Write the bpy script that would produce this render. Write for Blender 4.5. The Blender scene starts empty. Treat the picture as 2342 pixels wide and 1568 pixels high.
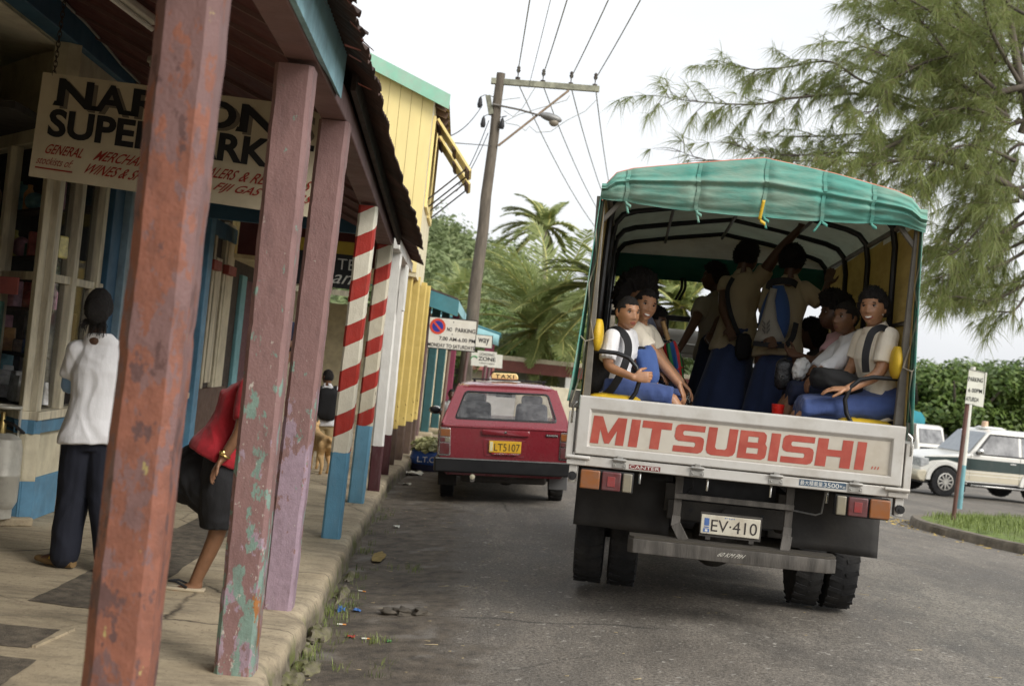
import bpy, bmesh, math, random
from mathutils import Vector, Matrix, noise as mnoise
V = Vector
R = math.radians
SC = bpy.context.scene
COL = SC.collection
rnd = random.Random(7)

# ------------------------------------------------------------------ camera
F_, W_, H_ = 2900.0, 2342.0, 1568.0        # focal length and frame in survey pixels
CAM = V((0, 0, 1.65))
_y, _p, _r = R(2.25), R(0.9), R(5.9)
FWD = V((math.sin(_y) * math.cos(_p), math.cos(_y) * math.cos(_p), math.sin(_p)))
_r0 = V((math.cos(_y), -math.sin(_y), 0)); _u0 = _r0.cross(FWD)
UPV = _u0 * math.cos(_r) - _r0 * math.sin(_r)
RGT = _r0 * math.cos(_r) + _u0 * math.sin(_r)
cd = bpy.data.cameras.new('camera'); cam = bpy.data.objects.new('camera', cd); COL.objects.link(cam)
cam.matrix_world = Matrix(((RGT.x, UPV.x, -FWD.x, CAM.x), (RGT.y, UPV.y, -FWD.y, CAM.y), (RGT.z, UPV.z, -FWD.z, CAM.z), (0, 0, 0, 1)))
cd.sensor_width = 36; cd.sensor_fit = 'HORIZONTAL'; cd.lens = 36 * F_ / W_; cd.clip_end = 3000; cd.clip_start = 0.05
cd.dof.use_dof = True; cd.dof.focus_distance = 8.6; cd.dof.aperture_fstop = 3.4
SC.camera = cam
# ------------------------------------------------------------------ world: bright overcast
w = bpy.data.worlds.new('World'); SC.world = w; w.use_nodes = True
wn, wl = w.node_tree.nodes, w.node_tree.links; wn.clear()
SUN_EL, SUN_AZ = R(36), R(132)
sky = wn.new('ShaderNodeTexSky'); sky.sky_type = 'NISHITA'; sky.sun_disc = False
sky.sun_elevation = SUN_EL; sky.sun_rotation = SUN_AZ; sky.dust_density = 4; sky.air_density = 1.5
b1 = wn.new('ShaderNodeBackground'); b1.inputs[1].default_value = 0.05
hs = wn.new('ShaderNodeHueSaturation'); hs.inputs['Saturation'].default_value = 0.25
wl.new(sky.outputs[0], hs.inputs['Color']); wl.new(hs.outputs[0], b1.inputs[0])
tc = wn.new('ShaderNodeTexCoord'); mp = wn.new('ShaderNodeMapping'); mp.inputs['Scale'].default_value = (1.2, 1.2, 3.2)
nz = wn.new('ShaderNodeTexNoise'); nz.inputs['Scale'].default_value = 1.6; nz.inputs['Detail'].default_value = 5
rp = wn.new('ShaderNodeValToRGB')
rp.color_ramp.elements[0].position = 0.40; rp.color_ramp.elements[0].color = (0.66, 0.68, 0.715, 1)
rp.color_ramp.elements[1].position = 0.76; rp.color_ramp.elements[1].color = (0.86, 0.87, 0.885, 1)
b2 = wn.new('ShaderNodeBackground'); b2.inputs[1].default_value = 0.80
ad = wn.new('ShaderNodeAddShader'); wo = wn.new('ShaderNodeOutputWorld')
wl.new(tc.outputs['Generated'], mp.inputs[0]); wl.new(mp.outputs[0], nz.inputs['Vector']); wl.new(nz.outputs['Fac'], rp.inputs[0])
wl.new(rp.outputs[0], b2.inputs[0]); wl.new(b1.outputs[0], ad.inputs[0]); wl.new(b2.outputs[0], ad.inputs[1]); wl.new(ad.outputs[0], wo.inputs[0])
ld = bpy.data.lights.new('sun', 'SUN'); ld.energy = 1.5; ld.angle = R(25); ld.color = (1, 0.96, 0.9)
sun = bpy.data.objects.new('sun', ld); COL.objects.link(sun)
_sd = V((math.sin(SUN_AZ) * math.cos(SUN_EL), math.cos(SUN_AZ) * math.cos(SUN_EL), math.sin(SUN_EL)))
sun.rotation_euler = _sd.to_track_quat('Z', 'Y').to_euler()
SC.view_settings.view_transform = 'Standard'; SC.view_settings.look = 'None'
SC.view_settings.exposure = 0.45; SC.view_settings.gamma = 1.0
SC.render.engine = 'CYCLES'
SC.cycles.use_denoising = True; SC.cycles.max_bounces = 8; SC.cycles.transparent_max_bounces = 8
SC.cycles.caustics_reflective = False; SC.cycles.caustics_refractive = False

# ------------------------------------------------------------------ survey: picture position -> place in the street
def ray(x, y): return FWD * F_ + RGT * (x - W_ / 2) - UPV * (y - H_ / 2)
def atY(x, y, Y): d = ray(x, y); return CAM + d * (Y / d.y)
def atX(x, y, X): d = ray(x, y); return CAM + d * (X / d.x)
def atZ(x, y, z): d = ray(x, y); return CAM + d * ((z - CAM.z) / d.z)

# ------------------------------------------------------------------ mesh builder
class MB:
    def __init__(s): s.v = []; s.f = []; s.m = []
    def add(s, vs, fs, m=0):
        b = len(s.v); s.v += [V(p) for p in vs]
        for f in fs: s.f.append([b + i for i in f]); s.m.append(m)
        return b
    def box(s, c, size, rot=None, m=0, taper=None):
        hx, hy, hz = size[0] / 2, size[1] / 2, size[2] / 2; t = taper or (1, 1)
        vs = [V((sx * hx * (t[0] if sz > 0 else 1), sy * hy * (t[1] if sz > 0 else 1), sz * hz)) for sz in (-1, 1) for sx, sy in ((-1, -1), (1, -1), (1, 1), (-1, 1))]
        if rot is not None: vs = [rot @ p for p in vs]
        s.add([p + V(c) for p in vs], [(0, 3, 2, 1), (4, 5, 6, 7), (0, 1, 5, 4), (1, 2, 6, 5), (2, 3, 7, 6), (3, 0, 4, 7)], m); return s
    def bb(s, a, b, m=0):
        a, b = V(a), V(b); return s.box((a + b) / 2, [abs(b[i] - a[i]) for i in range(3)], m=m)
    def bar(s, a, b, w, h, up=(0, 0, 1), m=0):
        a, b = V(a), V(b); d = b - a; L = d.length; d.normalize(); sd = d.cross(V(up)); 
        if sd.length < 1e-5: sd = d.cross(V((1, 0, 0)))
        sd.normalize(); u = sd.cross(d)
        rot = Matrix((sd, d, u)).transposed()
        return s.box((a + b) / 2, (w, L, h), rot, m)
    def tube(s, pts, r, n=8, m=0, caps=True, closed=False, sq=None):
        pts = [V(p) for p in pts]; N = len(pts); rr = r if isinstance(r, (list, tuple)) else [r] * N
        T = []
        for i in range(N):
            if closed: t = pts[(i + 1) % N] - pts[i - 1]
            else: t = pts[min(i + 1, N - 1)] - pts[max(i - 1, 0)]
            T.append(t.normalized() if t.length > 1e-9 else V((0, 0, 1)))
        a = V((0, 0, 1)) if abs(T[0].z) < 0.9 else V((1, 0, 0))
        nv = T[0].cross(a).normalized(); rings = []
        for i in range(N):
            nv = (nv - T[i] * nv.dot(T[i])); nv = nv.normalized() if nv.length > 1e-6 else T[i].orthogonal().normalized()
            bv = T[i].cross(nv); q = sq or (1, 1)
            rings.append([pts[i] + (nv * math.cos(2 * math.pi * k / n) * q[0] + bv * math.sin(2 * math.pi * k / n) * q[1]) * rr[i] for k in range(n)])
        s.loft(rings, m, caps and not closed, closed); return s
    def loft(s, rings, m=0, caps=True, closed=False, ring_closed=True):
        n = len(rings[0]); b = len(s.v)
        for rg in rings: s.v += [V(p) for p in rg]
        N = len(rings)
        for i in range(N if closed else N - 1):
            j = (i + 1) % N
            for k in range(n if ring_closed else n - 1):
                l = (k + 1) % n
                s.f.append([b + i * n + k, b + i * n + l, b + j * n + l, b + j * n + k]); s.m.append(m)
        if caps and ring_closed:
            s.f.append([b + k for k in reversed(range(n))]); s.m.append(m)
            s.f.append([b + (N - 1) * n + k for k in range(n)]); s.m.append(m)
        return s
    def prism(s, poly, to3, d0, d1, m=0):
        n = len(poly); b = s.add([to3(p, d0) for p in poly] + [to3(p, d1) for p in poly], [], m)
        s.f.append([b + i for i in range(n)]); s.m.append(m)
        s.f.append([b + n + i for i in reversed(range(n))]); s.m.append(m)
        for i in range(n):
            j = (i + 1) % n; s.f.append([b + j, b + i, b + n + i, b + n + j]); s.m.append(m)
        return s
    def lathe(s, prof, c=(0, 0, 0), ax=(0, 0, 1), n=24, m=0, ang=2 * math.pi):
        ax = V(ax).normalized(); x = ax.orthogonal().normalized(); y = ax.cross(x); c = V(c)
        rings = [[c + ax * z + (x * math.cos(ang * k / n) + y * math.sin(ang * k / n)) * r for k in range(n)] for r, z in prof]
        return s.loft(rings, m)
    def grid(s, nu, nv, fn, m=0):
        b = len(s.v); mf = m
        for i in range(nu + 1):
            for j in range(nv + 1): s.v.append(V(fn(i / nu, j / nv)))
        for i in range(nu):
            for j in range(nv):
                k = b + i * (nv + 1) + j
                s.f.append([k, k + nv + 1, k + nv + 2, k + 1]); s.m.append(mf)
        return s
    def ball(s, c, r, n=12, k=8, m=0, rot=None):
        r = (r, r, r) if not isinstance(r, (tuple, list)) else r; c = V(c); b = len(s.v)
        def P(t, f):
            p = V((math.sin(t) * math.cos(f) * r[0], math.sin(t) * math.sin(f) * r[1], math.cos(t) * r[2]))
            return c + (rot @ p if rot is not None else p)
        rings = [[P(math.pi * (i + 0.5 * (i == 0) * 0.02 - 0.5 * (i == k) * 0.02) / k, 2 * math.pi * j / n) for j in range(n)] for i in range(k + 1)]
        return s.loft(rings, m)
    def mesh(s, name, origin=(0, 0, 0), smooth=40):
        o = V(origin); me = bpy.data.meshes.new(name)
        me.from_pydata([tuple(p - o) for p in s.v], [], s.f)
        me.polygons.foreach_set('material_index', s.m)
        bm = bmesh.new(); bm.from_mesh(me); bmesh.ops.recalc_face_normals(bm, faces=bm.faces); bm.to_mesh(me); bm.free()
        if smooth:
            me.polygons.foreach_set('use_smooth', [True] * len(me.polygons)); me.set_sharp_from_angle(angle=R(smooth))
        me.update(); return me
    def build(s, name, mats, parent=None, world=True, smooth=40, bevel=0, seg=2, solid=0):
        org = wloc(parent) if (parent is not None and world) else (0, 0, 0)
        o = bpy.data.objects.new(name, s.mesh(name, org, smooth)); COL.objects.link(o)
        for mt in (mats if isinstance(mats, (list, tuple)) else [mats]): o.data.materials.append(mt)
        if parent is not None: o.parent = parent
        if solid:
            md = o.modifiers.new('solid', 'SOLIDIFY'); md.thickness = solid; md.offset = 0
        if bevel:
            md = o.modifiers.new('bevel', 'BEVEL'); md.width = bevel; md.segments = seg; md.limit_method = 'ANGLE'; md.angle_limit = R(35)
        return o
def wloc(o):
    p = V((0, 0, 0))
    while o is not None: p += o.location; o = o.parent
    return p
def tag(o, label, cat, group=None, kind=None):
    if label: o['label'] = label
    if cat: o['category'] = cat
    if group: o['group'] = group
    if kind: o['kind'] = kind
    return o
def struct(o): o['kind'] = 'structure'; return o
def thing(name, label, cat, loc=(0, 0, 0), rz=0, group=None):
    o = bpy.data.objects.new(name, None); COL.objects.link(o); o.location = loc; o.rotation_euler = (0, 0, rz); o.empty_display_size = 0.1
    return tag(o, label, cat, group)
def recenter(o, loc):
    """put the origin of a top-level mesh at loc without moving it"""
    loc = V(loc) - o.location; o.data.transform(Matrix.Translation(-loc)); o.location += loc; return o
def copy_tree(o, parent=None):
    c = o.copy(); COL.objects.link(c)
    if parent is not None: c.parent = parent
    for ch in list(o.children): copy_tree(ch, c)
    return c
def fbm(p, o=3):
    a, s, q = 0, 1, V(p)
    for i in range(o): a += s * mnoise.noise(q); q = q * 2.03 + V((7.1, 3.3, 1.7)); s *= 0.5
    return a

# lettering: font outline -> flat mesh fitted into a box w x h (x right, y up), returned as (verts2d, faces)
_tc = {}
def glyphs(txt, bold=0.0, shear=0.0, space=1.0):
    k = (txt, bold, shear, space)
    if k in _tc: return _tc[k]
    cu = bpy.data.curves.new('t', 'FONT'); cu.body = txt; cu.offset = bold; cu.shear = shear; cu.space_character = space; cu.resolution_u = 4
    ob = bpy.data.objects.new('t', cu); COL.objects.link(ob); bpy.context.view_layer.update()
    me = bpy.data.meshes.new_from_object(ob.evaluated_get(bpy.context.evaluated_depsgraph_get()))
    vs = [tuple(v.co[:2]) for v in me.vertices]; fs = [list(p.vertices) for p in me.polygons]
    bpy.data.objects.remove(ob); bpy.data.curves.remove(cu); bpy.data.meshes.remove(me)
    x0 = min(v[0] for v in vs); x1 = max(v[0] for v in vs); y0 = min(v[1] for v in vs); y1 = max(v[1] for v in vs)
    vs = [((x - x0) / (x1 - x0), (y - y0) / (y1 - y0)) for x, y in vs]
    _tc[k] = (vs, fs); return _tc[k]
def write(mb, txt, o, dx, dy, m=0, bold=0.0, shear=0.0, space=1.0, slant=0.0, sag=0.0):
    """o: lower-left corner; dx, dy: vectors spanning the whole line"""
    o, dx, dy = V(o), V(dx), V(dy); vs, fs = glyphs(txt, bold, shear, space)
    mb.add([o + dx * (x + slant * y) + dy * y for x, y in vs], fs, m)

# ------------------------------------------------------------------ materials
def C4(c): return (c[0], c[1], c[2], 1)
def srgb(r, g, b):
    f = lambda c: (c / 255 / 12.92) if c / 255 <= 0.04045 else ((c / 255 + 0.055) / 1.055) ** 2.4
    return (f(r), f(g), f(b))
class Nt:
    def __init__(s, name):
        s.mat = bpy.data.materials.new(name); s.mat.use_nodes = True
        s.n, s.l = s.mat.node_tree.nodes, s.mat.node_tree.links; s.b = s.n['Principled BSDF']; s._t = None
    def set(s, k, v):
        i = s.b.inputs[k]
        if hasattr(v, 'node'): s.l.new(v, i)
        else: i.default_value = v
    def co(s, scale=(1, 1, 1), rot=(0, 0, 0), loc=(0, 0, 0), kind='Object'):
        if s._t is None: s._t = s.n.new('ShaderNodeTexCoord')
        m = s.n.new('ShaderNodeMapping'); m.inputs['Scale'].default_value = scale; m.inputs['Rotation'].default_value = rot; m.inputs['Location'].default_value = loc
        s.l.new(s._t.outputs[kind], m.inputs[0]); return m.outputs[0]
    def noise(s, scale, detail=4, rough=0.55, vec=None, out='Fac', dist=0.0):
        t = s.n.new('ShaderNodeTexNoise'); t.inputs['Scale'].default_value = scale; t.inputs['Detail'].default_value = detail
        t.inputs['Roughness'].default_value = rough; t.inputs['Distortion'].default_value = dist
        s.l.new(vec if vec is not None else s.co(), t.inputs['Vector']); return t.outputs[out]
    def vor(s, scale, vec=None, feat='F1', out='Distance'):
        t = s.n.new('ShaderNodeTexVoronoi'); t.feature = feat; t.inputs['Scale'].default_value = scale
        s.l.new(vec if vec is not None else s.co(), t.inputs['Vector']); return t.outputs[out]
    def wave(s, scale, vec=None, dirn='X', dist=0, prof='SIN'):
        t = s.n.new('ShaderNodeTexWave'); t.bands_direction = dirn; t.wave_profile = prof; t.inputs['Scale'].default_value = scale; t.inputs['Distortion'].default_value = dist
        s.l.new(vec if vec is not None else s.co(), t.inputs['Vector']); return t.outputs['Fac']
    def ramp(s, fac, stops, interp='LINEAR'):
        r = s.n.new('ShaderNodeValToRGB'); e = r.color_ramp.elements; r.color_ramp.interpolation = interp
        while len(e) < len(stops): e.new(0.5)
        for i, (p, c) in enumerate(stops):
            e[i].position = p; e[i].color = C4(c) if isinstance(c, (tuple, list)) else (c, c, c, 1)
        s.l.new(fac, r.inputs[0]); return r.outputs[0]
    def step(s, fac, a, b): return s.ramp(fac, [(a, 0.0), (b, 1.0)])
    def mix(s, f, a, b, mode='MIX'):
        m = s.n.new('ShaderNodeMix'); m.data_type = 'RGBA'; m.blend_type = mode
        for k, v in ((0, f), (6, a), (7, b)):
            if hasattr(v, 'node'): s.l.new(v, m.inputs[k])
            elif k == 0: m.inputs[0].default_value = v
            else: m.inputs[k].default_value = C4(v)
        return m.outputs[2]
    def math(s, op, a, b=None):
        m = s.n.new('ShaderNodeMath'); m.operation = op
        for k, v in ((0, a), (1, b)):
            if v is None: continue
            if hasattr(v, 'node'): s.l.new(v, m.inputs[k])
            else: m.inputs[k].default_value = v
        return m.outputs[0]
    def sep(s, vec=None):
        t = s.n.new('ShaderNodeSeparateXYZ'); s.l.new(vec if vec is not None else s.co(), t.inputs[0]); return t.outputs
    def bump(s, h, st=0.3, d=0.01):
        b = s.n.new('ShaderNodeBump'); b.inputs['Strength'].default_value = st; b.inputs['Distance'].default_value = d
        s.l.new(h, b.inputs['Height']); s.l.new(b.outputs[0], s.b.inputs['Normal'])
_mc = {}
def mat(name, col, rough=0.6, metal=0.0, var=0.12, vs=6.0, bump=0.0, bs=40.0, col2=None, dirt=0.0, dcol=(0.1, 0.085, 0.065), ds=3.0, coat=0.0, spec=0.5, grime=None, vscale=(1, 1, 1)):
    if name in _mc: return _mc[name]
    t = Nt(name); n = t.noise(vs, 5, 0.6, t.co(vscale))
    a = tuple(c * (1 - var) for c in col); b = col2 or tuple(min(1, c * (1 + var)) for c in col)
    c = t.mix(t.step(n, 0.32, 0.68), a, b)
    if dirt:
        d = t.noise(ds, 6, 0.65, t.co(vscale, loc=(3, 1, 7))); c = t.mix(t.math('MULTIPLY', t.step(d, 0.45, 0.72), dirt), c, dcol)
    t.set('Base Color', c); t.set('Metallic', metal); t.set('Coat Weight', coat); t.set('Specular IOR Level', spec)
    r2 = t.ramp(t.noise(vs * 2.3, 3), [(0.3, max(0.03, rough - 0.1)), (0.7, min(1, rough + 0.1))]); t.set('Roughness', r2)
    if bump: t.bump(t.noise(bs, 5, 0.6, t.co(vscale)), bump, 0.01)
    _mc[name] = t.mat; return t.mat
def glass(name, col=(0.02, 0.025, 0.03), rough=0.05, alpha=0.45, dust=0.15):  # dust: grey mottling; the taxi panes use it for painted-in sky reflection
    if name in _mc: return _mc[name]
    t = Nt(name); t.set('Base Color', t.mix(t.math('MULTIPLY', t.step(t.noise(9, 6, 0.7), 0.4, 0.75), dust), col, (0.5, 0.5, 0.5)))
    t.set('Roughness', rough); t.set('Alpha', alpha); t.set('Specular IOR Level', 0.9)
    _mc[name] = t.mat; return t.mat
# ------------------------------------------------------------------ ground
def clamp(t, a=0.0, b=1.0): return max(a, min(b, t))
def ss(a, b, t): t = clamp((t - a) / (b - a)); return t * t * (3 - 2 * t)
def lerp(a, b, t): return a + (b - a) * t
def road_z(x, y):
    t = clamp((x + 0.65) / 2.4); crown = lerp(0.155, 0.07, ss(10, 16, y))
    return -0.08 + (crown + 0.08) * t ** 0.9 - 0.52 * ss(3.2, 9.5, x) * ss(9, 27, y) - 0.028 * clamp(y - 26, 0, 40) * ss(3, 9, x)
def kerb_x(y): return -0.72 + 0.12 * ss(15.5, 18.2, y) + 0.42 * ss(18.2, 21.5, y)

def asphalt():
    t = Nt('asphalt'); o = t.co(); x = t.sep(o)[0]; y = t.sep(o)[1]
    big = t.noise(0.55, 5, 0.6); mid = t.noise(3.0, 6, 0.7, t.co((1, 0.45, 1))); fine = t.noise(55, 3, 0.7); gr = t.vor(75)
    c = t.mix(t.step(big, 0.3, 0.7), (0.185, 0.160, 0.129), (0.315, 0.280, 0.232))
    c = t.mix(t.step(mid, 0.40, 0.72), c, (0.11, 0.098, 0.082))
    damp = t.noise(0.8, 5, 0.65, t.co((1, .3, 1), loc=(4, 1, 2))); c = t.mix(t.math('MULTIPLY', t.step(damp, .54, .68), .5), c, (0.07, 0.063, 0.055))
    ck = t.vor(0.55, t.mix(0.12, t.co(), t.noise(3, 4, out='Color')), 'DISTANCE_TO_EDGE'); c = t.mix(t.math('MULTIPLY', t.ramp(ck, [(0.0, 1.0), (0.006, 0.0)]), t.step(t.noise(.5, 2, .5, t.co(loc=(7, 7, 0))), .5, .6)), c, (0.03, 0.027, 0.024))
    c = t.mix(t.step(gr, 0.0, 0.32), (0.46, 0.43, 0.375), c)
    c = t.mix(t.math('MULTIPLY', t.step(fine, 0.46, 0.60), 0.75), c, (0.066, 0.058, 0.048))
    c = t.mix(t.step(t.noise(21, 2, 0.5, t.co(loc=(3, 8, 1))), 0.66, 0.72), c, (0.38, 0.355, 0.31))
    # earth washed into the gutter along the kerb
    e = t.math('ADD', x, t.math('MULTIPLY', t.math('SUBTRACT', t.noise(1.7, 5, 0.65), 0.5), 1.5))
    mud = t.mix(t.step(t.noise(7, 6, 0.7), 0.35, 0.68), (0.062, 0.051, 0.039), (0.18, 0.148, 0.11))
    c = t.mix(t.ramp(e, [(0.02, 1.0), (0.30, 0.0)]), c, mud)
    # pale silt patches in the gutter
    s = t.math('MULTIPLY', t.step(t.noise(2.1, 4, 0.6, t.co(loc=(1, 5, 0))), 0.56, 0.66), t.ramp(x, [(0.0, 1.0), (0.05, 0.0)]))
    c = t.mix(t.math('MULTIPLY', s, 0.55), c, (0.27, 0.25, 0.22))
    t.set('Base Color', c)
    t.set('Roughness', t.ramp(mid, [(0.3, 0.95), (0.75, 0.62)]))
    c_ = 0; t.bump(t.math('ADD', t.noise(60, 3, 0.8), t.math('MULTIPLY', t.noise(9, 4), 0.6)), 0.9, 0.012)
    return t.mat
def concrete():
    t = Nt('concrete_pavement'); x, y, z = t.sep()
    big = t.noise(0.9, 6, 0.65); st = t.noise(4.0, 7, 0.72, t.co((0.5, 1.6, 1)))
    c = t.mix(t.step(big, 0.3, 0.72), (0.36, 0.29, 0.19), (0.52, 0.435, 0.30))
    c = t.mix(t.math('MULTIPLY', t.step(st, 0.46, 0.64), 0.7), c, (0.18, 0.15, 0.105))
    c = t.mix(t.math('MULTIPLY', t.step(t.noise(30, 4, 0.7), 0.56, 0.66), 0.5), c, (0.12, 0.095, 0.065))
    cr = t.vor(0.75, t.mix(0.10, t.co(), t.noise(4, 4, out='Color')), 'DISTANCE_TO_EDGE')
    c = t.mix(t.math('MULTIPLY', t.ramp(cr, [(0.0, 1.0), (0.009, 0.0)]), t.step(t.noise(0.8, 2), 0.42, 0.55)), c, (0.06, 0.045, 0.03))
    low = t.ramp(z, [(0.0, 1.0), (0.085, 0.0)])
    c = t.mix(t.math('MULTIPLY', low, 0.85), c, t.mix(t.step(t.noise(8, 5), 0.4, 0.62), (0.075, 0.062, 0.045), (0.19, 0.165, 0.12)))
    c = t.mix(t.math('MULTIPLY', t.math('MULTIPLY', low, t.step(t.noise(3.5, 4, 0.6, t.co(loc=(9, 2, 4))), 0.5, 0.6)), 0.85), c, (0.13, 0.15, 0.035))
    t.set('Base Color', c); t.set('Roughness', 0.88)
    t.bump(t.math('ADD', t.noise(35, 5, 0.7), t.math('MULTIPLY', t.noise(6, 5), 1.2)), 0.55, 0.012)
    return t.mat
M_ASPH, M_CONC = asphalt(), concrete()
M_GRASS = mat('grass_turf', (0.10, 0.15, 0.022), 0.9, var=0.45, vs=9, col2=(0.20, 0.27, 0.055), bump=0.8, bs=60, dirt=0.5, dcol=(0.13, 0.11, 0.05), ds=2.2)
M_EARTH = mat('earth', (0.15, 0.12, 0.08), 0.95, var=0.3, vs=5, bump=0.6)
M_BLADE = mat('grass_blades', (0.11, 0.17, 0.03), 0.6, var=0.4, vs=3, col2=(0.26, 0.32, 0.075))

def axis(a, b, n, g=1.0): return [a + (b - a) * (i / n) ** g for i in range(n + 1)]
m = MB(); xs = axis(-1.3, 60, 110, 1.7); ys = axis(1.5, 75, 110, 1.6); nv = len(ys)
m.v = [V((x, y, road_z(x, y) + 0.012 * mnoise.noise(V((x * 1.7, y * 1.3, 0))) * ss(2.5, -0.3, x))) for x in xs for y in ys]
for i in range(len(xs) - 1):
    for j in range(nv - 1): m.f.append([i * nv + j, (i + 1) * nv + j, (i + 1) * nv + j + 1, i * nv + j + 1]); m.m.append(0)
struct(m.build('road', M_ASPH))
m = MB(); gx = [-1600, -300, -60, -9.5, -1.2, 0, 1, 2, 3, 4.5, 6, 8, 10, 14, 30, 62, 300, 1600]; gy = [-1600, -100, -6, 1, 5, 9, 12, 15, 19, 23, 27, 35, 45, 55, 70, 76, 150, 400, 1600]; nv = len(gy)
m.v = [V((x, y, road_z(x, y) - 0.09 - (0.3 if x < -1 else 0))) for x in gx for y in gy]
for i in range(len(gx) - 1):
    for j in range(nv - 1): m.f.append([i * nv + j, (i + 1) * nv + j, (i + 1) * nv + j + 1, i * nv + j + 1]); m.m.append(0)
struct(m.build('ground', M_EARTH, smooth=0))

# pavement with its rough kerb edge
m = MB(); yy = axis(1.6, 34, 420)
def prof(y):
    k = kerb_x(y); n1 = 0.03 * fbm((0, y * 2.2, 0)); n2 = 0.02 * fbm((4, y * 7, 1), 4); nt = 0.05 * math.exp(-((y - 6.15) / 0.13) ** 2) + 0.035 * math.exp(-((y - 7.3) / 0.07) ** 2) + 0.03 * math.exp(-((y - 9.6) / 0.06) ** 2) + 0.03 * math.exp(-((y - 13.4) / 0.09) ** 2)
    e = k + n1 - nt
    return [(-9, 0.1), (-3.0, 0.1), (-1.6, 0.1 + n2 * 0.3), (e - 0.10, 0.1 + n2 * 0.4), (e - 0.045, 0.098 + n2 * 0.5 - nt * 0.3), (e - 0.015, 0.086 - nt * 0.5), (e, 0.055 - nt), (e + 0.006 + n2, 0.0), (e + 0.01 - n2, -0.06), (e + 0.02, -0.16)]
m.loft([[V((p[0], y, p[1])) for p in prof(y)] for y in yy], caps=False, ring_closed=False)
struct(m.build('pavement', M_CONC))
M_PATCH = mat('dark_cement', (0.105, 0.087, 0.064), 0.92, var=0.35, vs=14, col2=(0.2, 0.165, 0.12), bump=0.9, bs=90, dirt=0.6, dcol=(0.06, 0.05, 0.038), ds=7)
def sheet(poly, z, name, mt, n=14):
    mm = MB(); pts = []
    for i in range(len(poly)):
        a, b = V(poly[i]), V(poly[(i + 1) % len(poly)])
        for k in range(n):
            p = a.lerp(b, k / n); w_ = 0.018 * mnoise.noise(V((p.x * 9, p.y * 9, 3))); pts.append((p.x + w_, p.y + w_, z))
    mm.add(pts, [list(range(len(pts)))]); return struct(mm.build(name, mt, smooth=0))
sheet([(-2.19, 6.99), (-1.82, 6.92), (-1.66, 7.95), (-1.62, 10.9), (-2.02, 10.9), (-2.14, 8.12)], 0.104, 'pavement_patch', M_PATCH)
sheet([(-2.6, 6.42), (-1.84, 6.4), (-1.86, 6.0), (-2.6, 5.97)], 0.104, 'pavement_patch', M_PATCH)
sheet([(-2.4, 5.84), (-1.75, 5.81), (-1.76, 4.9), (-2.4, 4.8)], 0.104, 'pavement_patch', M_PATCH)
m = MB(); m.bar((-1.84, 6.02, 0.106), (-1.78, 6.43, 0.106), 0.02, 0.012); struct(m.build('pavement_edging', M_CONC))

# grass verge at the corner
isl = [(6.98, 18.9), (6.58, 17.6), (6.60, 16.74), (6.98, 15.01), (8.2, 12.5), (14, 12.5), (15, 22), (11.6, 24.3), (9.7, 23.6), (8.2, 21.1), (7.3, 19.6)]
def smooth_loop(p, k=3):
    p = [V((a[0], a[1], 0)) for a in p]
    for _ in range(k):
        q = []
        for i in range(len(p)): a, b = p[i], p[(i + 1) % len(p)]; q += [a.lerp(b, 0.25), a.lerp(b, 0.75)]
        p = q
    return p
L = smooth_loop(isl); cen = V((10, 18.5, 0))
def off(p, d): return p + (cen - p).normalized() * d
m = MB()
m.loft([[V((off(p, d).x, off(p, d).y, road_z(off(p, d).x, off(p, d).y) + h + 0.01 * mnoise.noise(p * 3))) for p in L] for d, h in ((0, -0.12), (0.0, 0.08), (0.03, 0.115), (0.13, 0.125), (0.16, 0.11))], caps=False)
struct(m.build('verge_kerb', mat('old_kerb', (0.16, 0.135, 0.1), 0.9, var=0.35, vs=7, bump=0.7, bs=25, dirt=0.7, dcol=(0.06, 0.052, 0.035))))
m = MB(); rings = []
for k in range(9):
    f = k / 8; rings.append([V((q.x, q.y, road_z(q.x, q.y) + 0.115 + 0.10 * math.sin(f * 1.5) + 0.02 * mnoise.noise(q * 2))) for q in [off(p, 0.14).lerp(cen, f * 0.97) for p in L]])
m.loft(rings, caps=False); struct(m.build('grass_verge', M_GRASS))
def blades(name, pts, h, n, mt, spread=0.03, label=None):
    mm = MB(); r = random.Random(len(pts) + n)
    for p in pts:
        for _ in range(n):
            a = r.uniform(0, 6.28); d = V((math.cos(a), math.sin(a), 0)); b = V(p) + V((r.gauss(0, spread), r.gauss(0, spread), 0)); hh = h * r.uniform(0.4, 1.2); ln = r.uniform(0.2, 0.9) * hh; sd = V((-d.y, d.x, 0)) * hh * 0.035
            mid = b + d * ln * 0.4 + V((0, 0, hh * 0.7)); tip = b + d * ln + V((0, 0, hh))
            mm.add([b - sd, b + sd, mid + sd * 0.7, mid - sd * 0.7, tip], [(0, 1, 2, 3), (3, 2, 4)])
    return tag(mm.build(name, mt, smooth=0), label, 'grass' if label else None, kind='stuff')
r = random.Random(3); pts = []
while len(pts) < 1500:
    x, y = r.uniform(6.6, 12.2), r.uniform(14.6, 24); p = V((x, y, 0)); k = min(range(len(L)), key=lambda i: (L[i] - p).length)
    if (L[k] - cen).length - 0.2 > (p - cen).length: pts.append((x, y, road_z(x, y) + 0.115 + 0.1 * math.sin(clamp(1 - (p - cen).length / (L[k] - cen).length) * 1.5)))
blades('verge_grass', pts, 0.10, 9, M_BLADE, 0.06, 'short green grass growing on the kerbed corner verge')
pts = []
for _ in range(95):
    y = r.uniform(5.3, 8.8) if r.random() < 0.75 else r.uniform(8.8, 14); x = -0.70 + abs(r.gauss(0, 0.09)); pts.append((x, y, -0.075))
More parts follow.
